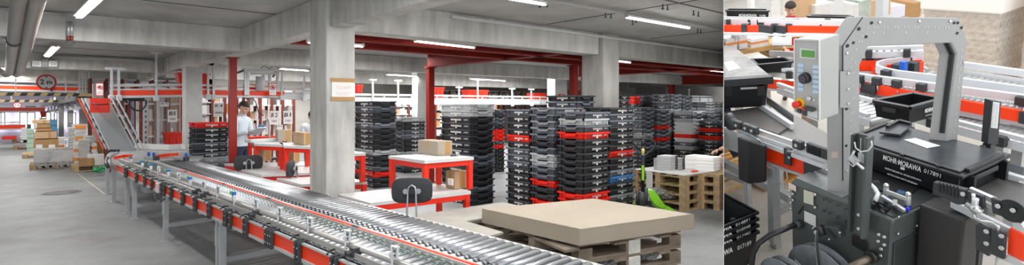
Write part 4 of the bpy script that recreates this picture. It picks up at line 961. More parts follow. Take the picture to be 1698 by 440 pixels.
shelving('red post shelving full of white packs behind the chute', 180, 214, 17.2, .5, 2.1, 3, 5)
shelving('brown post shelving behind the clear plastic curtain', 236, 300, 16.6, .5, 2.2, 3, 4, goods=[GBK, CARD, WB])
shelving('red post shelving behind the person with books', 331, 412, 17.0, .5, 2.15, 4, 5)
shelving('shelving carrying the big letter notices', 412, 487, 16.2, .5, 2.15, 4, 4, posts=mat('brown_post', rgb(120, 50, 40), .5), goods=[GBK, CARD, PAPER, WB])
shelving('white shelving glimpsed between the column and crate stack', 655, 700, 17.5, .5, 2.0, 2, 5)
shelving('low shelving of pale goods behind the red bins', 722, 830, 18.5, .5, 1.9, 6, 4)
shelving('shelving above the raised conveyor, red and white packs', 700, 960, 19.5, 1.92, 2.4, 14, 1, goods=[WB, PAPER, WB, CARD, GBK])
shelving('shelving glimpsed above the orange raised conveyor', 150, 300, 19.5, 1.92, 2.5, 6, 1, goods=[WB, RED, WB, OXID])
# galvanised perforated upright
a = F.Y(241, 248, 16.0); t = thing('steel_upright', 'grey perforated steel upright beside the plastic curtain', 'post', None, (a.x, 16, 0))
MB().bx((a.x - .05, 15.95, 0), (a.x + .05, 16.05, 2.3)).build('post', STEEL, t)
m = MB()
for k in range(14): m.box((a.x, 15.945, .4 + k * .13), (.025, .01, .06))
m.each('slot', BLACK, t)
for u in (228, 262): 
    a = F.Y(u, 248, 15.6); tag(MB().bx((a.x - .03, 15.57, 0), (a.x + .03, 15.63, 2.1)).build('steel_upright', STEEL if u > 240 else CONC_PAINT), 'plain upright post %s the plastic curtain' % ('in front of' if u > 240 else 'beside'), 'post')
# clear curtain
cm = MB(); a = F.Y(246, 240, 15.8); b = F.Y(300, 240, 15.8); N_ = 40
for i in range(N_):
    x0 = a.x + (b.x - a.x) * i / N_; x1 = a.x + (b.x - a.x) * (i + 1) / N_; y0 = 15.8 + .04 * math.sin(i * 1.3); y1 = 15.8 + .04 * math.sin((i + 1) * 1.3)
    cm.quad((x0, y0, .6), (x1, y1, .6), (x1, y1, 2.0), (x0, y0, 2.0))
tag(cm.build('plastic_curtain', mat('curtain_film', rgb(190, 182, 178), .2, alpha=.42, bump=.5, scale=5), flat=True), 'clear wrinkled plastic curtain hung in front of the brown shelving', 'curtain')
# letter notices
def notice(label, u0, u1, v0, v1, y, text, sub='', tilt=0, border=None, tcol=None):
    a = F.Y(u0, v1, y); b = F.Y(u1, v0, y); t = thing('notice_sheet', label, 'sign', 'letter notices on the shelving', ((a.x + b.x) / 2, y, a.z)); c = (a + b) / 2; h = b.z - a.z
    MB().box(c, (b.x - a.x, .006, h)).build('sheet', PAPER, t)
    mb = MB(); letters(mb, text, c + V((0, -.006, h * .18)), (1, 0, 0), (.15, 0, 1), h * .30, .02, width=(b.x - a.x) * .72); mb.build('lettering', BLACK, t)
    if sub: mb = MB(); letters(mb, sub, c + V((0, -.006, -h * .25)), (1, 0, 0), (.15, 0, 1), h * .14, .01, width=(b.x - a.x) * .6); mb.build('lettering', BLACK, t)
notice('white sheet lettered B 2 hung on the shelving', 447.5, 462, 184, 207, 15.9, 'B 2', 'GELF')
notice('white sheet lettered B1 hung nearest the big column', 470, 485, 184, 206, 15.9, 'B1', 'WORLD')
notice('small white sheet below the two letter notices', 459, 469, 207, 215, 15.9, 'BT B')
notice('white sheet lettered B 4 behind the pale column', 354, 371, 171, 186, 15.9, 'B 4')
notice('white sheet hanging below the B 4 notice', 354, 370, 184, 194, 15.85, 'ONLINE')
notice('grey lettered sheet inside the plastic curtain', 278, 294, 182, 203, 15.75, 'B5', 'KINDER')
notice('torn sheet lettered B at the top of the curtain', 266, 280, 170, 177, 15.75, 'B 5')
# dark boxes / black ducts under the shelving head
tag(MB().bx(F.Y(186, 168, 14.9), F.Y(240, 162, 14.9) + V((0, .4, 0))).build('drive_housing', DGREYB), 'dark drive housing hanging under the raised orange conveyor', 'machine')
pipe('power_cable', 'black cable loop hanging under the raised orange conveyor', [F.Y(u, v, 14.3) for u, v in ((213, 166), (215, 176), (223, 183), (234, 184), (241, 176), (243, 168))], .02, BLACK)
# wall-side machinery, red box etc. behind the conveyor
tag(MB().bx(F.Y(408, 240, 15.2), F.Y(460, 226, 15.2) + V((0, .4, 0))).build('red_cabinet', RED), 'low red cabinet behind the high tables', 'cabinet')
pipe('hose', 'pale curved hose hanging beside the letter notices', [F.Y(u, v, 15.0) for u, v in ((443, 196), (446, 200), (447, 212), (446, 228))], .03, LGREY)
# ---------------------------------------------------------------- signs
def ring_sign(label, u, v, r, y, text, g='round height signs'):
    c = F.Y(u, v, y); k = r * (c - F.cam).dot(FW) / FOC; t = thing('height_sign', label, 'sign', g, c)
    MB().cyl(c, c + V((0, .02, 0)), k, n=32).build('plate', PAPER, t)
    MB().lathe([(k, 0), (k, -.02), (k * .82, -.02), (k * .82, 0)], c + V((0, 0, 0)), 32, (0, -1, 0)).lathe([(k, .0), (k, .012), (k * .82, .012), (k * .82, 0)], c, 32, (0, -1, 0)).build('red_ring', mat('sign_red', rgb(214, 40, 36), .4), t)
    mb = MB(); letters(mb, text, c + V((0, -.012, 0)), (1, 0, 0), (0, 0, 1), k * .62, .02, width=k * 1.15); mb.build('lettering', BLACK, t)
    for s in (1, -1): MB().prism([c + V((-.14 * k, -.014, s * k * .78)), c + V((.14 * k, -.014, s * k * .78)), c + V((0, -.014, s * k * .58))], (0, -.004, 0)).build('arrow_mark', BLACK, t)
ring_sign('round white sign with red ring reading 2 m at the striped barrier', 77, 136.5, 13, 19.0, '2 m')
ring_sign('much smaller round red ringed sign on the far barrier', 28.5, 174.5, 5, 26.6, '2 m')
def no_step(label, u0, u1, v0, v1, y):
    a = F.Y(u0, v1, y); b = F.Y(u1, v0, y); c = (a + b) / 2; w = b.x - a.x; h = b.z - a.z; t = thing('prohibition_sign', label, 'sign', 'no-entry signs on the conveyors', c)
    MB().box(c, (w, .012, h)).build('plate', mat('sign_red', rgb(214, 40, 36), .4), t); MB().box(c + V((0, -.004, 0)), (w * .86, .012, h * .9)).build('white_field', PAPER, t)
    q = c + V((0, -.014, h * .16)); MB().lathe([(w * .34, 0), (w * .34, .008), (w * .26, .008), (w * .26, 0)], q, 24, (0, -1, 0)).build('ring', MATS['sign_red'], t)
    MB().ball(q, w * .13, 8, (1, .2, 1.2)).build('hand_symbol', BLACK, t); MB().bar(q + V((-w * .2, -.01, w * .2)), q + V((w * .2, -.01, -w * .2)), w * .05, .004, (0, 1, 0)).build('slash', MATS['sign_red'], t)
    mb = MB(); letters(mb, 'ZUTRITT', c + V((0, -.012, -h * .2)), (1, 0, 0), (0, 0, 1), h * .06, 0, width=w * .6); letters(mb, 'VERBOTEN', c + V((0, -.012, -h * .32)), (1, 0, 0), (0, 0, 1), h * .06, 0, width=w * .7); mb.build('lettering', BLACK, t)
no_step('upright prohibition sign hanging where the striped barrier meets the chute', 159, 171.5, 138, 159, 14.1)
no_step('upright prohibition sign on the lifting frame', 445.5, 458.5, 138.5, 158.5, 14.2)
a = F.Y(926, 166.5, 13.18); b = F.Y(935, 156, 13.18); c = (a + b) / 2; w_ = b.x - a.x; t = thing('fire_sign', 'square red fire point sign on the white column over the crates', 'sign', None, c)
MB().box(c, (w_, .02, b.z - a.z)).build('plate', MATS['sign_red'], t); MB().lathe([(w_ * .3, 0), (w_ * .3, .008), (w_ * .2, .008), (w_ * .2, 0)], c + V((.02, -.012, .01)), 20, (0, -1, 0)).build('ring_symbol', PAPER, t); MB().bar(c + V((-.05, -.014, -.09)), c + V((-.03, -.014, .06)), .02, .006, (0, 1, 0)).build('flame_symbol', PAPER, t)
t = thing('exit_sign', 'small green exit sign hanging between the thick pipes', 'sign', None, F.Y(31, 116, 21)); MB().bx(F.Y(24.5, 118, 21), F.Y(42, 114.5, 21) + V((0, .05, 0))).build('panel', mat('exit_green', rgb(20, 160, 110), .4, emit=(rgb(20, 170, 110), .8)), t)
# handwritten sheet taped to the column
c0 = 5.655
a = F.Y(550, 166, c0); b = F.Y(588.5, 132, c0); t = thing('taped_notice', 'handwritten white sheet held by two strips of brown tape on the big column', 'sign', None, ((a.x + b.x) / 2, c0, a.z))
MB().bx((a.x, c0 - .003, a.z + .01), (b.x, c0, b.z - .01)).build('sheet', PAPER, t)
MB().bx((a.x - .01, c0 - .006, b.z - .035), (b.x - .002, c0 - .003, b.z + .01)).build('tape_strip', TAPE, t); MB().bx((a.x - .01, c0 - .006, a.z - .008), (b.x - .002, c0 - .003, a.z + .035)).build('tape_strip', TAPE, t)
INK = mat('orange_ink', rgb(224, 176, 152), .6)
for k in (.54, .24): MB().bar((a.x + .06, c0 - .005, a.z + (b.z - a.z) * k), (b.x - .07, c0 - .005, a.z + (b.z - a.z) * k), .001, .003).build('underline', INK, t)
for txt, k in (('Durchgang', .64), ('freihalten!', .34)):
    mb = MB(); letters(mb, txt, ((a.x + b.x) / 2, c0 - .005, a.z + (b.z - a.z) * k), (1, 0, .02), (.12, 0, 1), .026, -.012, width=(b.x - a.x) * .6); mb.build('handwriting', INK, t)
# floor marks
ym = MB().prism([F.Z(120, 281, .0015), F.Z(175, 322.5, .0015), F.Z(173, 322.5, .0015), F.Z(118.5, 281, .0015)][::-1], (0, 0, .002))
struct('trim_floor_line', ym, YEL)
c = F.Z(103, 320, 0); struct('trim_manhole', MB().lathe([(.001, .003), (.26, .003), (.26, .001)], c, 28).lathe([(.27, .004), (.31, .004), (.31, .001)], c, 28), mat('manhole_iron', rgb(112, 112, 110), .8, noise=.3, scale=30))
# ================================================================ SECOND ROOM: strapping machine
FR = RIGHT; F = RIGHT
def pp(px, pl, c):
    f = {'x': F.X, 'y': F.Y, 'z': F.Z}[pl]; return [f(u, v, c) for u, v in px]
def tr(name, px, pl, c, ext, m, par=None, **k):
    return MB().prism(pp(px, pl, c), ext).build(name, m, par, **k)
SFL = mat('hall_floor', rgb(176, 170, 160), .6, noise=.2, scale=3)
MG = mat('machine_green', rgb(78, 84, 82), .42, noise=.14, scale=9)
MG2 = mat('machine_dark', rgb(52, 57, 56), .4, noise=.12, scale=9)
ARCHM = mat('arch_grey', rgb(158, 158, 156), .5, noise=.05, scale=8)
BOXM = mat('control_grey', rgb(172, 172, 168), .5, noise=.05, scale=6)
SCREW = mat('screw_steel', rgb(205, 206, 206), .25, .8)
BELT = mat('dark_belt', rgb(88, 86, 84), .5, noise=.12, scale=8)
WR = mat('white_rail', rgb(206, 208, 210), .35)
# room
struct('floor_second_room', MB().bx((-2, -2, -.1), (22, 22, 0)), SFL)
WL2 = mat('bright_wall', rgb(236, 236, 236), .8)
g1 = F.Z(1449, 30, 0)
dirn = V((F.ray(1449, 0).x, F.ray(1449, 0).y, 0)).normalized(); side = V((dirn.y, -dirn.x, 0))
wp = F.cam + dirn * 13.5; wp.z = 0
struct('wall_back_second_room', MB().prism([wp - side * 11, wp + side * 11, wp + side * 11 + V((0, 0, 7)), wp - side * 11 + V((0, 0, 7))], dirn * .2), WL2)
for i, k in enumerate((-4.6, -2.6, -.6, 1.4, 3.4)):
    a = wp + side * k - dirn * .04; w = MB().prism([a + V((0, 0, .9)), a + side * 1.5 + V((0, 0, .9)), a + side * 1.5 + V((0, 0, 4.4)), a + V((0, 0, 4.4))], dirn * .02); struct('window_%d' % (i + 6), w, mat('day_window', (1, 1, 1), .4, emit=((1, 1, 1), 2.2)))
    fm = MB()
    for q in (0, .75, 1.5): fm.bar(a + side * q + V((0, 0, .9)) - dirn * .03, a + side * q + V((0, 0, 4.4)) - dirn * .03, .06, .06)
    struct('window_%d_frame' % (i + 6), fm, WTOP)
# ---- body
mc = thing('strapping_machine', 'dark green strapping machine with grey arch and control box on its side', 'machine', None, (2.7, 2.0, 0))
x0, x1, y0, y1, zt = 2.45, 2.98, 1.70, 2.33, .75
fr = pp([(1312, 300), (1473, 372)], 'x', x0)
MB().prism([V((x0, y0, .08)), V((x0, y1, .08)), V((x0, y1, zt - .03)), V((x0 + .03, y1, zt)), V((x0 + .03, y0, zt)), V((x0, y0, zt - .03))], (x1 - x0, 0, 0)).build('cabinet', MG, mc, bevel=.008)
MB().bx((x0 + .03, y0 - .002, .1), (x1, y0 - .010, zt - .14)).build('side_panel', MG2, mc, bevel=.004)
MB().bx((x0 + .03, y0 + .30, zt + .001), (x1 - .02, y1 - .01, zt + .006)).build('top_plate', mat('worn_plate', rgb(150, 152, 152), .35, .4, noise=.25, scale=30), mc)
MB().bx((x0 + .05, y0 + .015, zt + .001), (x1 - .04, y0 + .28, zt + .006)).build('top_plate', MG2, mc)
MB().cyl((x1 - .03, y0 - .03, zt - .01), (x1 - .03, y0 + .26, zt - .01), .035, n=16).build('end_roller', CHROME, mc)
tr('belt_plate', [(1402, 298), (1452, 262), (1536, 304), (1500, 330)], 'z', zt + .010, (0, 0, .006), BLACK, mc)
for px in ([(1334, 312), (1344, 316), (1344, 332), (1334, 328)],): pass
S_ = lambda name, px, m, th=-.002, par=mc, x=x0: tr(name, px, 'x', x - .001, (th, 0, 0), m, par)
S_('sticker', [(1333, 315), (1349, 320), (1349, 341), (1333, 336)], mat('sticker_cream', rgb(196, 196, 178), .6))
S_('sticker', [(1334, 350), (1353, 358), (1353, 377), (1334, 367)], mat('sticker_white', rgb(214, 214, 212), .6))
S_('sticker', [(1308, 303), (1320, 309), (1320, 318), (1308, 312)], mat('sticker_pink', rgb(214, 200, 190), .6))
S_('name_plate', [(1413, 389), (1436, 402), (1436, 420), (1413, 406)], mat('plate_dark', rgb(40, 40, 38), .3, .3))
S_('slot', [(1323, 353), (1331, 342), (1332, 344), (1325, 356)], BLACK)
def screw(u, v, r=.009, x=None, pl='x', c=x0, par=mc, m=SCREW, e=(-1, 0, 0), n=8):
    f = {'x': F.X, 'y': F.Y, 'z': F.Z}[pl]; p = f(u, v, c); e = V(e); return MB().cyl(p, p + e * r * .8, r, r * .7, n=n).build('bolt', m, par)
for u, v in ((1309, 317), (1315, 322), (1310, 327), (1315, 332), (1311, 337), (1311, 347), (1352, 323), (1352, 344)): screw(u, v, .011)
for u, v in ((1366, 331), (1376, 334), (1388, 340), (1402, 346), (1366, 350), (1375, 354), (1388, 361), (1402, 367)): screw(u, v, .009, m=MG2)
for u, v in ((1425, 356), (1425, 379)): screw(u, v, .013, c=x0 - .03)
for u, v in ((1458, 389), (1467, 393), (1457, 400), (1467, 406), (1462, 413), (1461, 424)): screw(u, v, .011, c=x0)
for u, v in ((1489, 388), (1520, 375), (1531, 369), (1490, 360)): screw(u, v, .008, pl='y', c=y0 - .011, e=(0, -1, 0))
# ---- arch: outline in its own plane, real thickness
P0 = F.Z(1398, 321, .75); ya = math.radians(-15); AD = V((math.cos(ya), math.sin(ya), 0)); AN = V((-math.sin(ya), math.cos(ya), 0))
ap = lambda u, v: F.PL(u, v, P0, AN)
EX = AD * -.055 + AN * .06
outl = [(1398, 322), (1398, 75), (1432, 27.5), (1590, 30), (1604, 66), (1585, 262), (1566, 256), (1571, 221), (1580, 150), (1588, 90), (1579, 71), (1440, 77), (1425.6, 108), (1425.6, 317)]
MB().prism([ap(u, v) for u, v in outl], EX).build('arch', ARCHM, mc, bevel=.004)
fr_ = MB()
inn = [(1568, 225), (1577, 150), (1585, 91), (1576.5, 72.5)]
MB().prism([ap(u, v) + EX * .14 for u, v in [(1571, 222), (1580, 150), (1588, 90), (1579, 71), (1576, 71.2), (1585, 90.5), (1577, 150), (1568, 221)]], EX * .22).build('strap_slot', BLACK, mc)
MB().tube([ap(1398, 300) + EX * .02, ap(1398, 76) + EX * .02, ap(1431, 28.5) + EX * .02], .0035, 6).build('edge_seam', DGREYB, mc)
rv = []
for k in range(17): rv.append((1440 + k * 8.4 + (k % 2) * 3.4 - 2, 45 + (k % 3 == 1) * .4))
rv += [(1411, 97), (1417, 104), (1420, 82), (1430, 60), (1429, 69), (1424, 69), (1437, 57), (1448, 55), (1464, 54), (1502, 54), (1538, 53), (1536, 55)]
rv += [(1411, 112 + 11 * k) for k in range(18)] + [(1415, 120 + 22 * k) for k in range(9)]
rv += [(1595 - k * .95, 84 + 10.5 * k) for k in range(16)] + [(1590 - k * 1.3, 130 + 15 * k) for k in range(6)]
for u, v in rv: p = ap(u, v); MB().cyl(p, p - AN * .002, .005, .004, n=8).build('rivet', mat('rivet_grey', rgb(196, 194, 188), .4, .3), mc)
for u, v, r in ((1424, 48, .010), (1405, 76, .010), (1436, 61, .009), (1445, 38, .009), (1415, 71, .008), (1582, 38, .008), (1588, 38, .008), (1594, 46, .008), (1587, 55, .008), (1397.5 + 6, 181, .008), (1403, 242, .008)):
    p = ap(u, v); MB().cyl(p, p - AN * .002, r, n=10).build('hole', BLACK, mc)
for u, v in ((1458, 37), (1524, 35), (1575, 35), (1404, 88), (1404, 121), (1404, 147), (1404, 171), (1404, 284), (1598, 104)): p = ap(u, v); MB().cyl(p, p - AN * .006, .009, .006, n=8).build('bolt', SCREW, mc)
# hinge brackets that hold the control box
for v0, v1 in ((118, 178),):
    MB().prism([ap(1391, v0) - AN * .004, ap(1412, v0) - AN * .004, ap(1412, v1) - AN * .004, ap(1391, v1) - AN * .004], -AN * .006).build('box_bracket', ARCHM, mc)
for u, v in ((1404, 121), (1404, 147), (1404, 171)): p = ap(u, v) - AN * .01; MB().cyl(p, p - AN * .006, .009, .006, n=8).build('bolt', SCREW, mc)
tr('logo_mark', [(1379, 252), (1389, 252), (1389, 262), (1379, 262)], 'x', F.Z(1372, 318, .75).x - .02, (-.001, 0, 0), mat('orange_outline', rgb(196, 176, 164), .6), mc)
# ---- control box
xb = 2.33; cb = thing('control_box', 'pale grey control box with green display, black knob and red stop button', 'control panel', None, F.X(1340, 190, xb))
fp = pp([(1318, 65), (1359, 66.5), (1359.5, 201), (1318.5, 185)], 'x', xb); ck = F.X(1359.5, 201, xb); e = F.Y(1391, 196, ck.y) - ck; e.z = 0
MB().prism(fp, e).build('housing', BOXM, cb, bevel=.006)
m = MB(); 
for i in range(4): m.bar(fp[i] + V((-.002, 0, 0)), fp[(i + 1) % 4] + V((-.002, 0, 0)), .006, .008)
m.each('front_bezel', mat('bezel_light', rgb(208, 208, 204), .4), cb)
Q = lambda name, px, m, th=-.003, x=xb, par=cb: tr(name, px, 'x', x - .0005, (th, 0, 0), m, par)
Q('display_frame', [(1327, 79.5), (1353, 82), (1353, 98.5), (1327, 96)], WTOP)
Q('display', [(1329.5, 82.5), (1351, 84.5), (1351, 96), (1329.5, 94)], mat('lcd_green', rgb(84, 148, 66), .3), x=xb - .003)
KEY = mat('key_blue', rgb(176, 200, 222), .5)
for i in range(6):
    for ua, ub_, va in ((1323.6, 1332.5, 105 + i * 7.9), (1348.3, 1357.5, 107.5 + i * 8.2)):
        Q('key', [(ua, va), (ub_, va + .8), (ub_, va + 7), (ua, va + 6.2)], KEY)
p = F.X(1337.5, 129, xb); kn = MB().cyl(p, p + V((-.03, 0, 0)), .031, .028, n=24).build('knob', BLACK, cb); MB().cyl(p + V((-.03, 0, 0)), p + V((-.034, 0, 0)), .022, n=20).build('knob_cap', DGREYB, kn)
p = F.X(1328, 171, xb); MB().cyl(p, p + V((-.012, 0, 0)), .028, n=20).build('stop_collar', mat('stop_yellow', rgb(232, 196, 40), .5), cb); MB().cyl(p + V((-.012, 0, 0)), p + V((-.045, 0, 0)), .017, .020, n=20).ball(p + V((-.045, 0, 0)), .020, 8, (.4, 1, 1)).build('stop_button', RED, cb)
Q('switch_plate', [(1322, 177), (1332, 179), (1332, 190), (1322, 187)], WTOP); Q('switch_plate', [(1336, 180), (1356, 184), (1356, 197), (1336, 191)], WTOP); Q('switch', [(1324, 179), (1330, 180.5), (1330, 187.5), (1324, 185.5)], DGREYB, th=-.012); Q('switch', [(1332.5, 180), (1339, 182), (1339, 192), (1332.5, 190)], DGREYB, th=-.012)
p = F.X(1347, 179, xb); MB().box(p + V((-.02, 0, 0)), (.03, .06, .02)).build('rotary_switch', DGREYB, cb, bevel=.006); MB().box(p + V((-.024, .03, -.004)), (.02, .03, .018)).build('switch_tab', RED, cb, bevel=.004)
p = F.X(1343, 163, xb); MB().cyl(p, p + V((-.012, 0, 0)), .012, n=14).build('key_lock', SCREW, cb); p = F.X(1351, 166, xb); MB().cyl(p, p + V((-.006, 0, 0)), .006, n=10).build('screw', SCREW, cb)
# ---- upright guide on the machine side
gx = x0 - .035
MB().prism(pp([(1419, 221), (1445, 227), (1436, 394), (1411, 382)], 'x', gx), (.02, 0, 0)).build('guide_plate', MG, mc)
MB().prism(pp([(1418, 221), (1422, 222), (1415, 384), (1411, 382)], 'x', gx), (-.03, 0, 0)).build('guide_flange', MG2, mc); MB().prism(pp([(1441, 226), (1446, 227), (1437, 395), (1433, 393)], 'x', gx), (-.03, 0, 0)).build('guide_flange', MG, mc)
for px in ([(1427, 229), (1428.5, 229.5), (1427, 270), (1425.5, 269.5)], [(1434, 231), (1435.5, 231.5), (1434, 272), (1432.5, 271.5)]): tr('slot', px, 'x', gx - .001, (-.002, 0, 0), WTOP, mc)
c = lambda u, v, k=.05: F.X(u, v, gx - k)
MB().tube([c(1417, 236), c(1419, 246), c(1428, 252), c(1440, 250), c(1446, 242), c(1445, 234)], .004, 6).build('wire_loop', WTOP, mc)
MB().tube([c(1417, 250), c(1411, 262), c(1407, 270), c(1415, 276), c(1423, 268)], .006, 6).build('steel_hook', SCREW, mc); MB().box(c(1416, 265, .05), (.01, .05, .04), rot=M.Rotation(.6, 3, 'X')).build('hook_plate', STEEL, mc)
MB().cyl(c(1418, 268, .055), c(1432, 281, .055), .008).build('eye_bolt', SCREW, mc)
MB().box(F.X(1427, 261, gx - .012), (.012, .02, .05)).build('white_block', WTOP, mc); MB().box(F.X(1434, 264, gx - .012), (.012, .02, .05)).build('white_block', WTOP, mc)
# ---- air fittings on top
t_ = MB(); tp = lambda u, v, h=0: F.Z(u, v, zt + .01 + h)
MB().tube([tp(1447, 338), tp(1452, 332, .04), tp(1456, 322, .05), tp(1450, 312, .05), tp(1443, 306, .06)], .012, 8).build('air_hose', WTOP, mc); MB().tube([tp(1449, 345), tp(1443, 341, .03), tp(1446, 333, .04), tp(1455, 336, .02), tp(1462, 340, 0)], .008, 8).build('air_hose', BLACK, mc)
MB().tube([tp(1455, 338, 0), tp(1464, 345, .03), tp(1470, 350, .0), tp(1474, 345, 0), tp(1466, 339, 0)], .008, 8).build('air_hose', BLACK, mc)
for u, v in ((1469, 325), (1505, 340)):
    q = tp(u, v); MB().cyl(q, q + V((0, 0, .06)), .016, .013, n=12).build('valve_body', ALU, mc, bevel=.002); MB().ball(q + V((0, 0, .065)), .015, 8).build('valve_cap', SCREW, mc)
MB().bar(tp(1470, 318, .05), tp(1502, 330, .05), .012, .02).bar(tp(1484, 336, 0), tp(1484, 336, .07), .02, .03).build('valve_bridge', GREYP, mc)
for u, v in ((1472, 330), (1507, 346)): q = tp(u, v, .01); MB().cyl(q, q + V((-.02, .0, 0)), .012, n=12).build('blue_ring', mat('fitting_blue', rgb(50, 50, 200), .3), mc)
MB().bar(tp(1462, 326, .03), tp(1500, 350, .02), .016, .016).build('air_manifold', STEEL, mc)
MB().cyl(F.Z(1453, 305, zt + .007), F.Z(1453, 305, zt + .009), .022, n=16).build('rubber_bung', DGREYB, mc)
tag(MB().prism(pp([(1490, 315), (1502, 318), (1498, 323), (1487, 320)], 'z', zt + .017), (0, 0, .001)).build('blue_label', mat('label_blue', rgb(60, 90, 130), .5)), 'small blue label stuck on the machine top under the crate', 'label')
# ---- strap reels, tension head and bent bars
def reel(label, u, v, x, r, th):
    c = F.X(u, v, x); t = thing('strap_reel', label, 'reel', 'strap reels', c)
    RM = mat('reel_grey', rgb(112, 116, 120), .3, .25, noise=.35, scale=14)
    MB().lathe([(.04, 0), (r, 0), (r + .006, .005), (r, .01), (.04, .01)], c, 40, (-1, 0, 0)).build('flange', RM, t)
    MB().lathe([(.04, -.05), (r * .82, -.05), (r * .82, 0), (.04, 0)], c, 40, (-1, 0, 0)).build('strap_winding', mat('strap_dark', rgb(70, 72, 74), .5), t)
    MB().lathe([(.04, -.06), (r, -.06), (r, -.05), (.04, -.05)], c, 40, (-1, 0, 0)).build('flange', RM, t)
    MB().lathe([(.0, .03), (.05, .03), (.06, 0), (.06, -.07), (0, -.07)], c, 24, (-1, 0, 0)).build('hub', DGREYB, t)
    for k in range(3): a = k * math.pi / 1.5 + .3; MB().box(c + V((-.012, math.cos(a) * r * .55, math.sin(a) * r * .55)), (.004, .03, r * .5), rot=M.Rotation(a - math.pi / 2, 3, 'X')).build('spoke_rib', GREYP, t)
reel('larger grey strap reel fixed against the green machine side', 1361, 470, 2.33, .235, .1)
reel('smaller grey strap reel between the black bar and the bigger reel', 1300, 478, 2.16, .185, .1)
bt = mat('worn_black_tube', rgb(44, 44, 46), .28, .4, noise=.5, scale=20)
tb = [F.X(1326, 372, 2.44), F.X(1313, 375, 2.38), F.X(1300, 381, 2.32), F.X(1277, 390, 2.24), F.X(1258, 404, 2.18), F.X(1249, 420, 2.14), F.X(1246, 445, 2.12), F.X(1246, 470, 2.12)]
MB().tube(tb, .017, 10).build('bent_bar', bt, mc); MB().cyl(tb[0] + V((.005, 0, 0)), tb[0] - V((.04, 0, 0)), .028, n=14).build('bar_socket', DGREYB, mc)
tb = [F.X(1448, 425, 2.44), F.X(1430, 434, 2.38), F.X(1405, 446, 2.3)]
MB().tube(tb, .02, 10).build('reel_axle', mat('axle_bronze', rgb(120, 108, 92), .35, .5), mc); MB().cyl(tb[0], tb[0] - V((.03, 0, 0)), .035, n=14).build('bar_socket', bt, mc)
hb = F.X(1384, 383, 2.40); MB().box(hb, (.05, .10, .06), rot=M.Rotation(-.35, 3, 'X')).build('tension_head', MG2, mc, bevel=.006); MB().box(hb + V((-.03, 0, -.005)), (.01, .07, .012), rot=M.Rotation(.5, 3, 'X')).build('head_lever', BLACK, mc)
hc = F.X(1365, 381, 2.40); MB().cyl(hc, hc - V((.05, 0, 0)), .032, .028, n=16).build('guide_pulley', BLACK, mc); MB().cyl(hc - V((.05, 0, 0)), hc - V((.06, 0, 0)), .014, n=10).build('pulley_bolt', SCREW, mc)
MB().bar(F.X(1349, 379, 2.38), F.X(1362, 378, 2.38), .02, .015).build('hinge_pin', SCREW, mc)
MB().strip([F.X(1356, 383, 2.33), F.X(1354, 400, 2.31), F.X(1356, 425, 2.3), F.X(1359, 450, 2.3)], .014, .004).build('strap_band', BLACK, mc)
MB().tube([F.X(1355, 385, 2.34), F.X(1353, 400, 2.32), F.X(1355, 425, 2.31), F.X(1358, 455, 2.3)], .007, 6).build('strap_band', GREYP, mc)
for u, v in ((1375, 397), (1393, 386)): screw(u, v, .007, c=2.365)
# ---- the printed crate with lid on the machine
cr = thing('lidded_crate', 'large black lidded crate with white print lying across the machine', 'crate', None, (3.0, 1.85, .79))
cx0, cx1, cy0, cy1 = 2.82, 3.20, 1.60, 2.24
bz0, bz1 = .775, .925
lo = [V((cx0 + .02, cy0 + .03, bz0)), V((cx1 - .02, cy0 + .03, bz0)), V((cx1 - .02, cy1 - .03, bz0)), V((cx0 + .02, cy1 - .03, bz0))]; hi = [V((cx0 + .008, cy0 + .012, bz1)), V((cx1 - .008, cy0 + .012, bz1)), V((cx1 - .008, cy1 - .012, bz1)), V((cx0 + .008, cy1 - .012, bz1))]
CB = mat('crate_gloss_black', rgb(26, 27, 29), .32, noise=.2, scale=8)
MB().add(lo + hi, [(3, 2, 1, 0), (4, 5, 6, 7), (0, 1, 5, 4), (1, 2, 6, 5), (2, 3, 7, 6), (3, 0, 4, 7)]).build('body', CB, cr, bevel=.008)
LIDM = mat('crate_lid', rgb(66, 68, 71), .24, noise=.35, scale=7, bump=.05)
MB().bx((cx0 - .006, cy0 - .008, bz1 - .012), (cx1 + .006, cy1 + .008, bz1 + .012)).build('lid_rim', CB, cr, bevel=.008)
MB().bx((cx0 + .018, cy0 + .02, bz1 + .012), (cx1 - .018, cy1 - .02, bz1 + .022)).build('lid', LIDM, cr, bevel=.008)
for a, b, c_, d_ in ((cx0 + .05, cy0 - .006, cx1 - .05, cy0 + .022), (cx0 + .05, cy1 - .022, cx1 - .05, cy1 + .006)): MB().bx((a, b, bz1 + .01), (c_, d_, bz1 + .032)).build('lid_hinge', BLACK, cr, bevel=.005)
for k in range(3):
    yy = cy0 + .12 + k * .19
    for xx in (cx0 + .01, cx1 - .012): MB().box((xx, yy, bz1 + .018), (.016, .022, .014)).build('lid_clip', BLACK, cr, bevel=.003)
for s in (-1, 1): MB().box((cx0 + .2 + s * .13, cy0 - .0, .86), (.02, .05, .11)).build('rib', CB, cr)
MB().bx((cx0 + .10, cy0 - .012, .875), (cx1 - .10, cy0 + .02, .905)).build('grip', CB, cr, bevel=.006)
fn = V((-.014, 0, 0))
def face_text(s, u0, u1, u, v, h, bold=.02):
    c = F.X(u, v, cx0 + .006) ; a = F.X(u0, v, cx0); b = F.X(u1, v, cx0); w = abs(a.y - b.y); c.x = cx0 + .004
    mb = MB(); letters(mb, s, c, (0, -1, 0), (.10, 0, 1), h, bold, width=w); mb.build('lettering', WHITE, cr)
face_text('MOHR\u00b7MORAWA', 1463, 1527, 1495, 271, .032, .02)
face_text('EIGENTUM DER FA. MOHR MORAWA', 1466, 1527, 1497, 289, .0095, .01); face_text('BITTE RASCH RETOURNIEREN', 1471, 1521, 1496, 297, .0095, .01)
face_text('017891', 1532.5, 1561, 1547, 288, .024, .0)
q = F.X(1496, 279.5, cx0); q.x = cx0 + .003; k = MB()
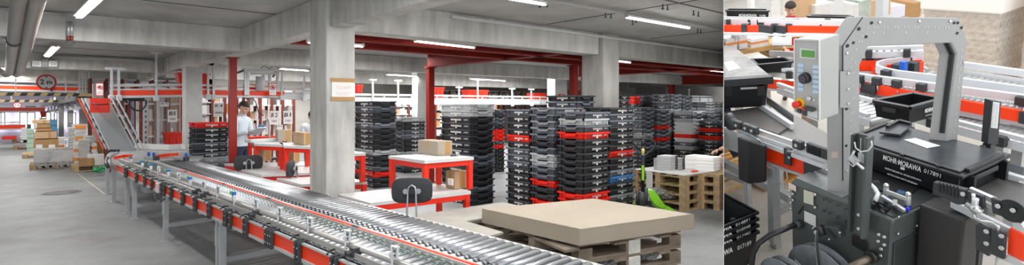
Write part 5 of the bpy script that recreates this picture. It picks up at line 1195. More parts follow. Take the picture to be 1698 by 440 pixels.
for dy in (-.008, .0, .008): k.prism([q + V((0, dy - .004, -.009)), q + V((0, dy + .004, -.009)), q + V((0, dy + .001, .010)), q + V((0, dy - .002, .010))], (-.001, 0, 0))
k.each('emblem_bar', WHITE, cr)
tag(MB().prism(pp([(1499, 232), (1518, 229.5), (1559, 242), (1537, 246)], 'z', bz1 + .0235), (0, 0, .001)).build('paper_label', PAPER), 'torn white paper label on the lid of the large printed crate', 'label')
# ================================================================ conveyors round the machine
def vent_block(p, d, L, par, n=7, h=.07):
    d = V(d).normalized(); b = MB().bar(p, p + d * L, .03, h).build('bumper', DGREYB, par, bevel=.006)
    for i in range(n): c_ = p + d * L * (.12 + .55 * i / n); MB().bar(c_ + V((-.018, 0, -h * .36)), c_ + V((-.018, 0, h * .36)), .008, .006).build('bumper_slot', BLACK, b)
    return b
# the infeed conveyor, near side panel with the motor
ic = thing('infeed_conveyor', 'infeed belt conveyor with orange side strip and black motor box', 'conveyor', None, (2.7, 2.7, 0))
Ln = lambda u0, v0, u1, v1, x: (F.X(u0, v0, x), F.X(u1, v1, x))
xs = 2.62
MB().prism(pp([(1268, 240), (1338, 264), (1338, 291), (1270, 266)], 'x', xs), (.02, 0, 0)).build('side_strip', ORANGE, ic)
MB().prism(pp([(1200, 240 - 29), (1372, 286 - 3), (1374, 300), (1200, 246)], 'x', xs + .021), (.01, 0, 0)).build('side_frame', ALU, ic)
MB().bar(*Ln(1222, 205, 1372, 257, xs + .02), .02, .03).build('guard_rail', ALU, ic); MB().bar(*Ln(1222, 214, 1372, 267, xs), .02, .025).build('guard_rail', WR, ic); MB().bar(*Ln(1224, 222, 1372, 277, xs - .01), .03, .03).build('top_profile', WR, ic)
MB().bar(*Ln(1266, 268, 1342, 294, xs), .03, .015).build('bottom_flange', ALU, ic)
MB().prism(pp([(1224, 203), (1300, 180), (1372, 222), (1372, 256)], 'z', .80), (0, 0, -.02)).build('belt', mat('pale_belt', rgb(120, 119, 116), .4), ic)
for u0 in (1254, 1303):
    MB().prism(pp([(u0, 244), (u0 + 11, 247), (u0 + 11, 275), (u0, 271)], 'x', xs - .012), (-.02, 0, 0)).build('clamp', DGREYB, ic, bevel=.004)
    for k in range(3 if u0 < 1300 else 2): q = F.X(u0 + 5.5, 249 + k * 10.5 + (2 if u0 > 1300 else 0), xs - .033); MB().cyl(q, q - V((.004, 0, 0)), .010, n=12).build('clamp_bolt', SCREW, ic)
MB().tube([F.X(1247, 214, xs - .02), F.X(1247, 225, xs - .03), F.X(1252, 229, xs - .04), F.X(1261, 233, xs - .04), F.X(1262, 243, xs - .03)], .006, 8).build('bent_rod', SCREW, ic); MB().tube([F.X(1322, 232, xs - .02), F.X(1322, 248, xs - .03), F.X(1316, 252, xs - .04), F.X(1305, 250, xs - .04), F.X(1304, 256, xs - .03)], .006, 8).build('bent_rod', SCREW, ic)
for u, v in ((1224, 207), (1239, 212), (1250, 216), (1324, 240)): q = F.X(u, v, xs - .02); b = MB().box(q, (.04, .07, .06)).build('rod_clamp', DGREYB, ic, bevel=.008); MB().cyl(q - V((.02, 0, 0)), q - V((.026, 0, 0)), .012, n=12).build('clamp_bolt', SCREW, b)
vent_block(F.X(1339, 244, xs - .01), (0, -1, 0), .17, ic); MB().prism(pp([(1336, 266), (1366, 279), (1352, 283), (1337, 290)], 'x', xs - .005), (-.02, 0, 0)).build('end_cover', DGREYB, ic)
for u, v, k in ((1212, 206, 0), (1207, 199, 0)): q = F.X(u, v, xs - .03); MB().lathe([(.0, .02), (.045, .018), (.05, 0), (.05, -.03)], q, 20, (-1, 0, 0)).build('round_cap', DGREYB, ic)
mt_ = MB().prism(pp([(1241, 235), (1267, 243), (1267, 303), (1240, 306)], 'x', 2.50), (.03, .0, 0)); mt_.build('motor_box', RUBBER, ic, bevel=.01)
MB().prism(pp([(1222, 228), (1242, 235), (1241, 306), (1224, 298)], 'x', 2.50), (.03, 0, 0)).build('motor_box', mat('box_black', rgb(34, 34, 36), .45), ic, bevel=.01)
MB().bar(*(F.X(1281, 278, 2.60), F.X(1283, 402, 2.60) * 1), .05, .05, (1, 0, 0)).build('leg', STEEL, ic)
q = F.X(1281, 278, 2.62); MB().bx((q.x - .02, q.y - .03, 0), (q.x + .03, q.y + .03, q.z)).build('leg', STEEL, ic)
MB().tube([F.X(1304, 284, xs - .02), F.X(1306, 296, xs - .03), F.X(1300, 304, xs - .03), F.X(1288, 306, xs - .02)], .004, 6).build('grey_cable', LGREY, ic)
MB().bar(F.Z(1196, 268, .35), F.Z(1312, 330, .35), .05, .06).build('lower_frame', GREYP, ic); MB().bar(F.Z(1196, 286, .25), F.Z(1236, 300, .25), .04, .05).build('lower_frame', GREYP, ic); MB().bar(F.Z(1285, 352, .25), F.Z(1312, 340, .25), .05, .05).build('lower_frame', GREYP, ic)
tag(MB().prism(pp([(1200, 165), (1208, 205), (1213, 236), (1222, 252), (1216, 262), (1200, 235)], 'x', 2.86), (.05, 0, 0)).build('person_sleeve', NAVY), 'dark blue cloth and red edge cut off by the partition beside the motor box', 'cloth')
# dark bent belt leading under the lidded tray crate
tr_ = thing('transfer_belt', 'dark belt table with raised grey guides under the tilted lidded crate', 'conveyor', None, F.Z(1250, 200, .5))
MB().prism(pp([(1200, 186), (1270, 175), (1316, 205), (1290, 222), (1228, 203), (1200, 192)], 'z', .82), (0, 0, -.03)).build('belt', BELT, tr_)
MB().prism([*pp([(1271, 160), (1316, 192)], 'z', .9), *pp([(1316, 204), (1271, 172)], 'z', .84)], (.015, .015, 0)).build('guide', mat('guide_grey', rgb(96, 98, 98), .4), tr_)
MB().bar(F.Z(1262, 176, .84), F.Z(1314, 210, .84), .03, .04).build('guide_rail', WR, tr_)
for a in ((1235, 215), (1290, 190)): q = F.Z(*a, .8); MB().bx((q.x - .02, q.y - .02, 0), (q.x + .02, q.y + .02, .79)).build('leg', STEEL, tr_)
# lidded crate on that belt
lc = thing('lidded_crate', 'black crate with dusty lid and white label, cut by the partition', 'crate', None, F.Z(1240, 170, .85))
A4 = pp([(1190, 139.5), (1283, 133.5), (1216, 78.5), (1150, 78)], 'z', 1.1)
MB().prism(A4, (0, 0, .02)).build('lid', mat('dusty_lid', rgb(120, 120, 118), .4, noise=.5, scale=9, bump=.2), lc, bevel=.006)
MB().prism([A4[0] - V((0, 0, .03)), A4[1] - V((0, 0, .03)), A4[1] + (A4[2] - A4[1]) * .06 - V((0, 0, .03)), A4[0] + (A4[3] - A4[0]) * .06 - V((0, 0, .03))], (0, 0, .06)).build('lid_hinge', BLACK, lc, bevel=.004)
c4 = sum(A4, V()) / 4; bt4 = [c4 + (p - c4) * .90 for p in A4]; bl4 = [c4 + (p - c4) * .82 - V((0, 0, .25)) for p in A4]
MB().add(bl4 + [p - V((0, 0, .002)) for p in bt4], [(3, 2, 1, 0), (4, 5, 6, 7), (0, 1, 5, 4), (1, 2, 6, 5), (2, 3, 7, 6), (3, 0, 4, 7)]).build('body', CB, lc)
d_ = (A4[1] - A4[0]).normalized(); nrm = V((d_.y, -d_.x, 0)); 
for u in (1208, 1262): q = F.Z(u, 150, 1.02) ; MB().box(q + nrm * .0, (.05, .03, .08), math.atan2(d_.y, d_.x)).build('rib', CB, lc)
MB().bar(F.Z(1228, 146.5, 1.04), F.Z(1258, 145, 1.04), .02, .015).build('grip', GREYP, lc)
MB().prism(pp([(1201, 104), (1214, 101), (1228, 113), (1208, 118)], 'z', 1.122), (0, 0, .001)).build('label_sticker', PAPER, lc)
# nested empty crates on the floor
z_top = .42; c0 = F.Z(1259, 351, z_top); nx = V((1, 0, 0))
for i in range(4):
    z = z_top - i * .052; lb = 'empty black printed crate in the nested pile at the partition, %s' % ('topmost', 'second', 'third', 'lowest')[i]
    t = thing('storage_crate', lb, 'crate', 'nested crates at the partition', (c0.x - .3, c0.y + .2, 0)); X1, X0, Y0_, Y1_ = c0.x, c0.x - .6, c0.y, c0.y + .4
    hh = .20 if i < 3 else z; zb = z - .05 if i < 3 else 0.0
    o4 = [V((X0, Y0_, z)), V((X1, Y0_, z)), V((X1, Y1_, z)), V((X0, Y1_, z))]; sh = lambda P, s: [V(((p.x - (X0 + X1) / 2) * (1 - s / .3) + (X0 + X1) / 2, (p.y - (Y0_ + Y1_) / 2) * (1 - s / .2) + (Y0_ + Y1_) / 2, p.z)) for p in P]
    rim = MB(); oo = [sh(o4, 0), sh(o4, .014)]
    dz = V((0, 0, -.022)); a_ = oo[0] + oo[1] + [p + dz for p in oo[1]] + [p + dz for p in oo[0]]
    rim.add(a_, [(q_ + j, q_ + (j + 1) % 4, (q_ + 4) % 16 + (j + 1) % 4, (q_ + 4) % 16 + j) for q_ in (0, 4, 8, 12) for j in range(4)]); rim.build('rim', CB, t, bevel=.002)
    wl = MB(); s0, s1 = .014, (.022 if i < 3 else .035); a_ = [p + V((0, 0, -.004)) for p in sh(o4, s0)] + [V((p.x, p.y, zb)) for p in sh(o4, s1)]; wl.add(a_, [(j, (j + 1) % 4, 4 + (j + 1) % 4, 4 + j) for j in range(4)] + ([(7, 6, 5, 4)] if i == 3 else []))
    wl.build('body', CB, t)
    if i == 0:
        wi = MB(); a_ = [p + V((0, 0, -.004)) for p in sh(o4, .03)] + [V((p.x, p.y, z - .2)) for p in sh(o4, .055)]; wi.add(a_, [(j, (j + 1) % 4, 4 + (j + 1) % 4, 4 + j) for j in range(4)] + [(4, 5, 6, 7)]); wi.build('inner_wall', CB, t)
        MB().bx((X1 - .2, Y0_ + .03, z - .12), (X1 - .17, Y0_ + .06, z - .01)).bx((X1 - .12, Y1_ - .06, z - .12), (X1 - .09, Y1_ - .03, z - .01)).each('inner_rib', CB, t)
    tx = MB(); zc = z - .038 if i < 3 else z - .07; L_ = letters(tx, 'MOHR\u00b7MORAWA', (X1 - .40, Y0_ + .012 + (.004 if i == 3 else 0), zc), (1, 0, 0), (0, 0, 1), .028 if i < 3 else .04, .03, width=.34)
    letters(tx, ('014891', '018948', '017485', '017189')[i], (X1 - .13, Y0_ + .012, zc - .004), (1, 0, 0), (0, 0, 1), .022 if i < 3 else .034, 0, width=.12); tx.build('lettering', WHITE, t)
# pallets and boards on the floor behind
t = pallet(F.Z(1212, 330, 0) + V((-.35, .1, 0)), (1, 0, 0), (0, 1, 0), 0, 1.2, .8, 'pale wooden pallet on the floor behind the nested crates', 'floor pallets', mat('fresh_wood', rgb(216, 176, 116), .8, noise=.25, scale=8))
tag(MB().bx(F.Z(1200, 318, .15), F.Z(1248, 302, .15) + V((0, .1, .03))).build('wood_board', mat('ribbed_board', rgb(206, 184, 152), .8, noise=.15, scale=20)), 'ribbed pale board lying on the floor pallet', 'board')
pallet(F.Z(1292, 330, 0) + V((0, .15, 0)), (1, 0, 0), (0, 1, 0), 0, 1.0, .7, 'orange brown wooden pallet behind the steel leg', 'floor pallets', mat('orange_wood', rgb(212, 150, 70), .8, noise=.25, scale=8))
# outfeed side at the lower corner
oc = thing('outfeed_conveyor', 'outfeed conveyor with finned bumper, black cover and orange strip', 'conveyor', None, (2.75, 1.2, 0))
XO = 2.70
MB().prism(pp([(1540, 334), (1576, 340), (1618, 357), (1590, 460), (1536, 440)], 'x', XO + .02), (.02, 0, 0)).build('cover_back', RUBBER, oc)
cbx = F.X(1590, 344, XO - .02); MB().bx((XO - .08, F.X(1617, 357, XO).y, .1), (XO + .05, F.X(1541, 336, XO).y, F.X(1560, 337, XO).z)).build('black_cover', mat('cover_black', rgb(40, 38, 38), .45, noise=.15, scale=4), oc, bevel=.012)
MB().prism(pp([(1576, 332), (1698, 392), (1698, 408), (1576, 344)], 'x', XO - .03), (.02, 0, 0)).build('side_plate', WR, oc)
MB().prism(pp([(1607, 312), (1698, 352), (1698, 362), (1607, 320)], 'x', XO - .02), (.02, 0, 0)).build('guard_rail', ALU, oc); MB().prism(pp([(1607, 324), (1698, 366), (1698, 374), (1607, 330)], 'x', XO - .02), (.02, 0, 0)).build('guard_rail', WR, oc)
fb = MB().prism(pp([(1554, 299), (1607, 312), (1607, 337), (1594, 337), (1552, 319)], 'x', XO - .03), (-.03, 0, 0)).build('finned_bumper', DGREYB, oc, bevel=.005)
for k in range(6): u = 1557.5 + k * 5.8; MB().prism(pp([(u, 302 + k * 1.4), (u + 2.6, 302.6 + k * 1.4), (u + 2.2, 319 + k * 2.1), (u - .5, 318 + k * 2.1)], 'x', XO - .061), (-.003, 0, 0)).build('fin_slot', BLACK, fb)
for u, v in ((1597, 322), (1655, 342), (1680, 349)): q = F.X(u, v, XO - .062); MB().cyl(q, q - V((.005, 0, 0)), .011, n=12).build('bolt', SCREW, oc)
MB().prism(pp([(1608, 315), (1634, 324), (1636, 352), (1612, 342)], 'x', XO - .035), (-.02, 0, 0)).build('clamp_plate', DGREYB, oc)
q = F.X(1616, 345, XO - .08); MB().cyl(q + V((0, 0, -.02)), q + V((0, 0, .05)), .014, n=10).build('clamp_post', STEEL, oc); MB().ball(q + V((0, 0, .0)), .026, 8, (.8, 1, .8)).build('clamp_nut', SCREW, oc); MB().cyl(q + V((0, -.03, -.01)), q + V((0, .035, .005)), .014, n=10).build('clamp_bolt', SCREW, oc)
MB().cyl(F.X(1614, 322, XO - .07), F.X(1615, 340, XO - .07), .008).build('set_screw', SCREW, oc)
MB().tube([F.X(1615, 352, XO - .08), F.X(1617, 362, XO - .09), F.X(1628, 367, XO - .09), F.X(1645, 370, XO - .085), F.X(1655, 375, XO - .08), F.X(1656, 385, XO - .07)], .008, 8).build('bent_rod', SCREW, oc)
MB().prism(pp([(1647, 326), (1698, 341), (1698, 368), (1650, 352)], 'x', XO - .03), (-.02, 0, 0)).build('end_plate', DGREYB, oc, bevel=.003); q = F.X(1678, 350, XO - .052); MB().cyl(q, q - V((.004, 0, 0)), .055, n=28).build('round_disc', BLACK, oc)
for ua in (1622, 1647):
    MB().prism(pp([(ua, 371 + (ua - 1622) * .28), (ua + 24, 378 + (ua - 1622) * .28), (ua + 22, 424 + (ua - 1622) * .2), (ua, 412 + (ua - 1622) * .3)], 'x', XO - .055), (-.02, 0, 0)).build('clamp', DGREYB, oc, bevel=.004)
    for k in (0, 1): q = F.X(ua + 14, 384 + k * 20 + (ua - 1622) * .3, XO - .078); MB().cyl(q, q - V((.005, 0, 0)), .011, n=12).build('clamp_bolt', SCREW, oc)
MB().prism(pp([(1674, 379), (1698, 391), (1698, 434), (1670, 420)], 'x', XO - .045), (.015, 0, 0)).build('side_strip', ORANGE, oc); MB().prism(pp([(1660, 420), (1698, 438), (1698, 446), (1652, 428)], 'x', XO - .06), (.04, 0, 0)).build('bottom_flange', ALU, oc)
q = F.X(1688, 376, XO - .05); MB().cyl(q, q + V((.04, 0, 0)), .02, n=14).build('guide_wheel', SCREW, oc); q = F.X(1654, 425, XO - .06); MB().cyl(q, q + V((0, 0, -.12)), .006).build('hanging_cable', GREYP, oc)
MB().prism(pp([(1601, 300), (1625, 286), (1698, 305), (1698, 352), (1606, 314)], 'z', .78), (0, 0, -.02)).build('belt', BELT, oc)
MB().prism(pp([(1622, 268), (1698, 290), (1698, 302), (1622, 281)], 'z', .80), (0, 0, .02)).build('belt_edge', WR, oc)
MB().prism([*pp([(1622, 255), (1698, 278)], 'z', .86), *pp([(1698, 292), (1622, 268)], 'z', .82)], (0, .02, 0)).build('back_guide', mat('guide_slate', rgb(104, 108, 112), .4), oc)
# light curtain post
lp = thing('sensor_post', 'upright dark post with a white perforated strip behind the large printed crate', 'post', None, F.Z(1645, 240, .9))
pb = F.Z(1645, 240, .93); k = F.PL(1638, 238, pb, AN); MB().prism([F.PL(u, v, pb, AN) for u, v in ((1644, 167), (1660, 169), (1655, 240), (1638, 239))], AN * .04).build('profile', DGREYB, lp)
MB().prism([F.PL(u, v, pb, AN) - AN * .002 for u, v in ((1645.5, 168.5), (1656, 170), (1652.5, 213), (1641.5, 211.5))], -AN * .004).build('white_strip', WTOP, lp)
for i in range(12):
    for j in range(2): q = F.PL(1647 + j * 4.5 - i * .3, 173 + i * 3.2 + j * .3, pb, AN) - AN * .007; MB().cyl(q, q - AN * .001, .003, n=6).build('strip_hole', GREYP, lp)
MB().bx((pb.x - .01, pb.y, 0), (pb.x + .03, pb.y + .04, .93)).build('leg', DGREYB, lp)
# ================================================================ roller tracks behind the arch
def track(label, p, q, wid, z=None, ori=True, nroll=20, away=None, clampn=4, rail=.07, name='roller_track', grp='roller tracks behind the arch', ext_leg=True):
    """p, q: ends of the near top edge; rollers lie on the far side of it"""
    d = (q - p); d.z = 0; L = d.length; d.normalize(); a = V((-d.y, d.x, 0));
    if a.dot(V((.7, .7, 0))) < 0: a = -a
    t = thing(name, label, 'conveyor', grp, (p + q) / 2)
    MB().bar(p, q, .02, .05).bar(p + V((0, 0, .06)), q + V((0, 0, .06)), .03, .03).build('near_rail', WR, t)
    if ori: MB().bar(p - a * .012 - V((0, 0, .09)), q - a * .012 - V((0, 0, .09)), .012, .09).build('side_strip', ORANGE, t); MB().bar(p - V((0, 0, .15)), q - V((0, 0, .15)), .04, .02).build('bottom_flange', WR, t)
    MB().bar(p + a * wid, q + a * wid, .03, .05).bar(p + a * wid + V((0, 0, rail)), q + a * wid + V((0, 0, rail)), .03, .05).build('far_rail', WR, t)
    for i in range(nroll): c_ = p + d * L * (i + .5) / nroll - V((0, 0, .015)); MB().cyl(c_ + a * .03, c_ + a * (wid - .03), .024, n=8).build('roller', mat('roller_pale', rgb(190, 191, 190), .35, .2), t)
    for i in range(clampn): c_ = p + d * L * (i + .6) / clampn - a * .02; MB().box(c_ + V((0, 0, .02)), (.05, .05, .07), math.atan2(d.y, d.x)).build('rail_clamp', DGREYB, t, bevel=.005)
    for s in (.12, .88): c_ = p + d * L * s + a * wid / 2; MB().bx((c_.x - .03, c_.y - .03, 0), (c_.x + .03, c_.y + .03, p.z - .05)).build('leg', STEEL, t)
    return t
zz = .74
track('nearest pale roller track behind the machine, crossing under the arch', F.Z(1405, 168, zz), F.Z(1720, 252, zz), .25, ori=False, nroll=34, clampn=3, rail=.03)
mt2 = thing('roller_track', 'roller track with orange strip in the middle behind the arch', 'conveyor', 'roller tracks behind the arch', F.Z(1560, 160, .4))
e0, e1 = F.Z(1405, 150, .78), F.Z(1720, 209, .78); MB().bar(e0, e1, .04, .05).build('near_rail', WR, mt2)
MB().bar(F.Z(1405, 139.5, .85), F.Z(1720, 198, .85), .02, .078).build('side_strip', ORANGE, mt2)
f0, f1 = F.Z(1405, 124, .93), F.Z(1720, 166, .93); MB().bar(f0, f1, .03, .05).build('far_rail', WR, mt2)
r0, r1 = F.Z(1405, 134, .86), F.Z(1720, 188, .86); s0, s1 = F.Z(1405, 122, .86), F.Z(1720, 170, .86)
for i in range(34): k = (i + .5) / 34; MB().cyl(r0.lerp(r1, k), s0.lerp(s1, k), .022, n=8).build('roller', mat('roller_pale', rgb(190, 191, 190), .35, .2), mt2)
for k in (.08, .19, .31, .45, .93): MB().box(f0.lerp(f1, k) - V((.02, .02, .01)), (.05, .06, .06)).build('rail_clamp', DGREYB, mt2, bevel=.005); MB().tube([f0.lerp(f1, k) - V((.03, .03, .03)), f0.lerp(f1, k) - V((.05, .05, .07)), r0.lerp(r1, k) - V((.02, .02, .0))], .006, 6).build('bent_rod', SCREW, mt2)
for k in (.14, .97): MB().box(F.Z(1405, 139.5, .85).lerp(F.Z(1720, 198, .85), k) - V((.015, .015, 0)), (.02, .12, .08)).build('dark_cover', DGREYB, mt2)
for k in (.1, .9): c_ = e0.lerp(e1, k) + V((.1, .1, 0)); MB().bx((c_.x - .03, c_.y - .03, 0), (c_.x + .03, c_.y + .03, .76)).build('leg', STEEL, mt2)
track('roller track ending at the curved white band', F.Z(1520, 136, .80), F.Z(1720, 172, .80), .36, ori=False, nroll=18, clampn=3)
track('far roller track with orange strip seen through the arch', F.Z(1405, 106, .92), F.Z(1530, 97, .92), .3, ori=True, nroll=12, clampn=2)
track('farthest pale roller track high in the arch opening', F.Z(1405, 92, 1.0), F.Z(1530, 90, 1.0), .3, ori=True, nroll=10, clampn=2)
track('pale roller track leaving behind the control box', F.Z(1290, 150, .78), F.Z(1440, 205, .78), .5, ori=False, nroll=18, clampn=2)
track('roller track with orange strip beside the dark tray', F.Z(1240, 120, .80), F.Z(1330, 128, .80), .45, ori=True, nroll=10, clampn=2)
# curved track
cv = thing('curve_track', 'curved roller track with white band and orange strip through the arch', 'conveyor', None, F.Z(1480, 118, .5))
path = [(1700, 152), (1600, 138), (1523, 128), (1490, 124), (1466, 119), (1454, 114), (1455, 109), (1466, 105.5), (1490, 102.5), (1530, 99)]
P3_ = [F.Z(u, v, .95) for u, v in path]
MB().strip(P3_, .02, .07).build('white_band', WR, cv)
P4_ = [F.Z(u, v, .84) for u, v in ((1700, 166), (1600, 150), (1523, 136), (1480, 129), (1452, 124), (1443, 117), (1450, 110), (1466, 106))]
MB().strip([F.Z(u, v, .86) for u, v in ((1452, 126), (1447, 120), (1451, 115))], .02, .10).strip([F.Z(u, v, .90) for u, v in ((1470, 118), (1490, 117), (1510, 116), (1530, 113))], .02, .11).each('orange_strip', ORANGE, cv)
MB().strip(P4_, .02, .05).build('outer_rail', ALU, cv)
mid = [F.Z(u, v, .80) for u, v in ((1600, 146), (1560, 139), (1520, 132), (1490, 127), (1465, 123), (1452, 118), (1458, 112), (1480, 110), (1510, 108), (1530, 106))]
for i in range(len(mid) - 1):
    for k in (0, .5): c_ = mid[i].lerp(mid[i + 1], k); d = (mid[i + 1] - mid[i]).normalized(); a = V((-d.y, d.x, 0)); MB().cyl(c_ - a * .2, c_ + a * .2, .022, n=8).build('roller', MATS['roller_pale'], cv)
for u, v in ((1488, 106), (1509, 105), (1500, 116), (1514, 115), (1470, 128), (1488, 118)): MB().box(F.Z(u, v, .92), (.06, .06, .12)).build('clamp', DGREYB, cv)
MB().box(F.Z(1498, 112, .97), (.04, .04, .1)).build('blue_clamp', BLUE, cv)
q = F.Z(1461, 108, .5); MB().bx((q.x, q.y, 0), (q.x + .08, q.y + .08, 1.25)).build('leg', WR, cv)
# open printed crate standing on the tracks
ob = thing('storage_crate', 'open empty black printed crate standing on the track seen through the arch', 'crate', None, F.Z(1508, 190, .85))
rq = pp([(1449, 168), (1508.5, 179.5), (1563, 165), (1514, 156)], 'z', .98); lq = [q + (sum(rq, V()) / 4 - q) * .09 - V((0, 0, .115)) for q in rq]; ri = [q + (sum(rq, V()) / 4 - q) * .07 for q in rq]; li = [q + (sum(rq, V()) / 4 - q) * .06 + V((0, 0, .01)) for q in lq]
MB().add(lq + rq + ri + li, [(3, 2, 1, 0), (12, 13, 14, 15)] + [(q_ + j, q_ + (j + 1) % 4, q_ + 4 + (j + 1) % 4, q_ + 4 + j) for q_ in (0, 4, 8) for j in range(4)]).build('body', CB, ob)
m = MB()
for j in range(4): m.bar(rq[j], rq[(j + 1) % 4], .03, .022)
m.each('rim', CB, ob)
d = (rq[2] - rq[1]); nn_ = V((d.y, -d.x, 0)).normalized(); c_ = (rq[1] + rq[2]) / 2 + nn_ * -.0 - V((0, 0, .05)); nn_ = nn_ if nn_.dot(c_ - sum(rq, V()) / 4) > 0 else -nn_
tx = MB(); letters(tx, 'MOHR\u00b7MORAWA', c_ + nn_ * .004 + d.normalized() * .05, d, (0, 0, 1), .028, .03, width=d.length * .48); letters(tx, 'EIGENTUM DER FA.', c_ + nn_ * .002 + d.normalized() * .05 - V((0, 0, .035)), d, (0, 0, 1), .008, .0, width=d.length * .4); tx.build('lettering', WHITE, ob)
d2 = (rq[1] - rq[0]); n2_ = V((d2.y, -d2.x, 0)).normalized(); n2_ = n2_ if n2_.dot(rq[0] - sum(rq, V()) / 4) > 0 else -n2_
MB().bar(rq[0].lerp(rq[1], .3) + n2_ * .01 - V((0, 0, .035)), rq[0].lerp(rq[1], .65) + n2_ * .01 - V((0, 0, .035)), .02, .03).build('grip', DGREYB, ob)
# folded black lid on the near track
fl = thing('folded_lid', 'dark crate lid edge sticking up behind the large printed crate', 'lid', None, F.Z(1480, 212, .82))
MB().prism(pp([(1458, 222), (1488, 203), (1512, 210), (1492, 226)], 'z', .96), (0, 0, .012)).build('lid', LIDM, fl); MB().bar(*pp([(1471, 212), (1490, 202)], 'z', .975), .02, .03).bar(*pp([(1490, 202), (1510, 207)], 'z', .975), .02, .03).each('lid_edge', BLACK, fl)
# top rail with crates, people and goods behind it
tt = thing('roller_track', 'high roller track with orange strip running across behind the control box', 'conveyor', 'roller tracks behind the arch', F.Z(1300, 45, 1.2))
zz = 1.28; pa = lambda u, v, z=zz: F.Z(u, v, z)
MB().bar(pa(1190, 35), pa(1420, 40), .03, .055).build('guard_rail', WR, tt); MB().bar(pa(1190, 48, 1.22), pa(1420, 52, 1.22), .02, .085).build('side_strip', ORANGE, tt); MB().bar(pa(1190, 55.5, 1.19), pa(1420, 59, 1.19), .05, .02).build('bottom_flange', WR, tt); MB().bar(pa(1190, 29), pa(1420, 34), .03, .02).build('back_rail', WR, tt)
for i, u in enumerate((1234, 1284, 1308, 1364)): MB().box(pa(u, 48.5, 1.22) - V((.012, .012, 0)), (.05, .05, .11), .8).build('clamp', DGREYB, tt); MB().tube([pa(u + 1, 42, 1.25), pa(u + 4, 39.5, 1.27), pa(u + 8, 38, 1.28)], .006, 6).build('bent_rod', STEEL, tt)
for u in (1208, 1244, 1259, 1271, 1297, 1320, 1372): MB().box(pa(u, 35.5) - V((.01, .01, 0)), (.045, .045, .055), .8).build('rail_clamp', DGREYB, tt, bevel=.004)
for u in (1268, 1288): MB().box(pa(u + 2, 50, 1.22) - V((.014, .014, 0)), (.02, .16, .10), 0).build('dark_cover', DGREYB, tt)
MB().box(pa(1264, 37) + V((.02, .02, -.02)), (.08, .08, .04)).build('drive_box', DGREYB, tt)
for i in range(22): a_ = pa(1196 + i * 10, 36 + i * .2, 1.26) - V((0, 0, .07)); MB().cyl(a_ + V((.03, .03, 0)), a_ + V((.12, .12, 0)), .018, n=8).build('roller', MATS['roller_pale'], tt)
for u in (1216, 1396): a_ = pa(u, 60, 1.15) + V((.2, .2, 0)); MB().bx((a_.x, a_.y, 0), (a_.x + .06, a_.y + .06, 1.15)).build('leg', STEEL, tt)
MB().prism(pp([(1280, 59), (1313, 59), (1313, 77), (1280, 77)], 'z', 1.0), (0, 0, .01)).build('grey_plate', GREYP, tt)
def facing(label, u0, u1, v0, v1, t, dep, m, name, cat, par=None, grp=None, **k):
    """upright object seen face-on at forward distance t"""
    a = F.D(u0, v1, t); b = F.D(u1, v1, t); c_ = F.D(u0, v0, t); w = b - a; w.z = 0; h = abs(c_.z - a.z) + 0; h = (v1 - v0) * t / FOC * 1.02; n_ = V((-w.y, w.x, 0)).normalized(); n_ = n_ if n_.dot(a - F.cam) > 0 else -n_
    b2 = a + w
    mb = MB().prism([a, b2, b2 + V((0, 0, h)), a + V((0, 0, h))], n_ * dep)
    o = mb.build(name, m, par, **k)
    if par is None and o: tag(o, label, cat, grp)
    return o, a, w, h, n_
def printed_crate(label, rim, z, h, text=True, ty=.42, grp='crates on the high track'):
    """rim: four pixels of the rim at height z, near left first"""
    hi = pp(rim, 'z', z); c_ = sum(hi, V()) / 4; th = thing('storage_crate', label, 'crate', grp, (c_.x, c_.y, z - h))
    lo = [p + (c_ - p) * .1 - V((0, 0, h)) for p in hi]; ri = [p + (c_ - p) * .06 for p in hi]; li = [p + (c_ - p) * .04 + V((0, 0, .01)) for p in lo]
    MB().add(lo + hi + ri + li, [(3, 2, 1, 0), (12, 13, 14, 15)] + [(q_ + j, q_ + (j + 1) % 4, q_ + 4 + (j + 1) % 4, q_ + 4 + j) for q_ in (0, 4, 8) for j in range(4)]).build('body', CB, th)
    m = MB()
    for i in range(4): m.bar(hi[i], hi[(i + 1) % 4], .025, .014)
    m.each('rim', CB, th)
    w = hi[1] - hi[0]; L = w.length; d = w.normalized(); n_ = V((-d.y, d.x, 0)); n_ = n_ if n_.dot(hi[0] - F.cam) > 0 else -n_
    a = hi[0] + (c_ - hi[0]) * .045 - n_ * .006
    if text: tx = MB(); letters(tx, 'MOHR\u00b7MORAWA', a + w * .5 - V((0, 0, h * ty)), d, (0, 0, 1), h * .16, .03, width=L * .42); letters(tx, '016486', a + w * .84 - V((0, 0, h * ty)), d, (0, 0, 1), h * .13, 0, width=L * .14); tx.build('lettering', WHITE, th)
printed_crate('black printed crate riding at the partition end of the high track', [(1204, 18), (1275, 18.5), (1272, 15.5), (1208, 15)], 1.13, .2, ty=.27)
printed_crate('black printed crate on the high track next to the grey arch', [(1339, 27), (1414, 28.5), (1408, 26), (1345, 25)], 1.08, .14, False)
printed_crate('low dark tray standing on the track behind the control box', [(1256, 108), (1314, 102.5), (1300, 96.5), (1246, 98.5)], .93, .09, False)
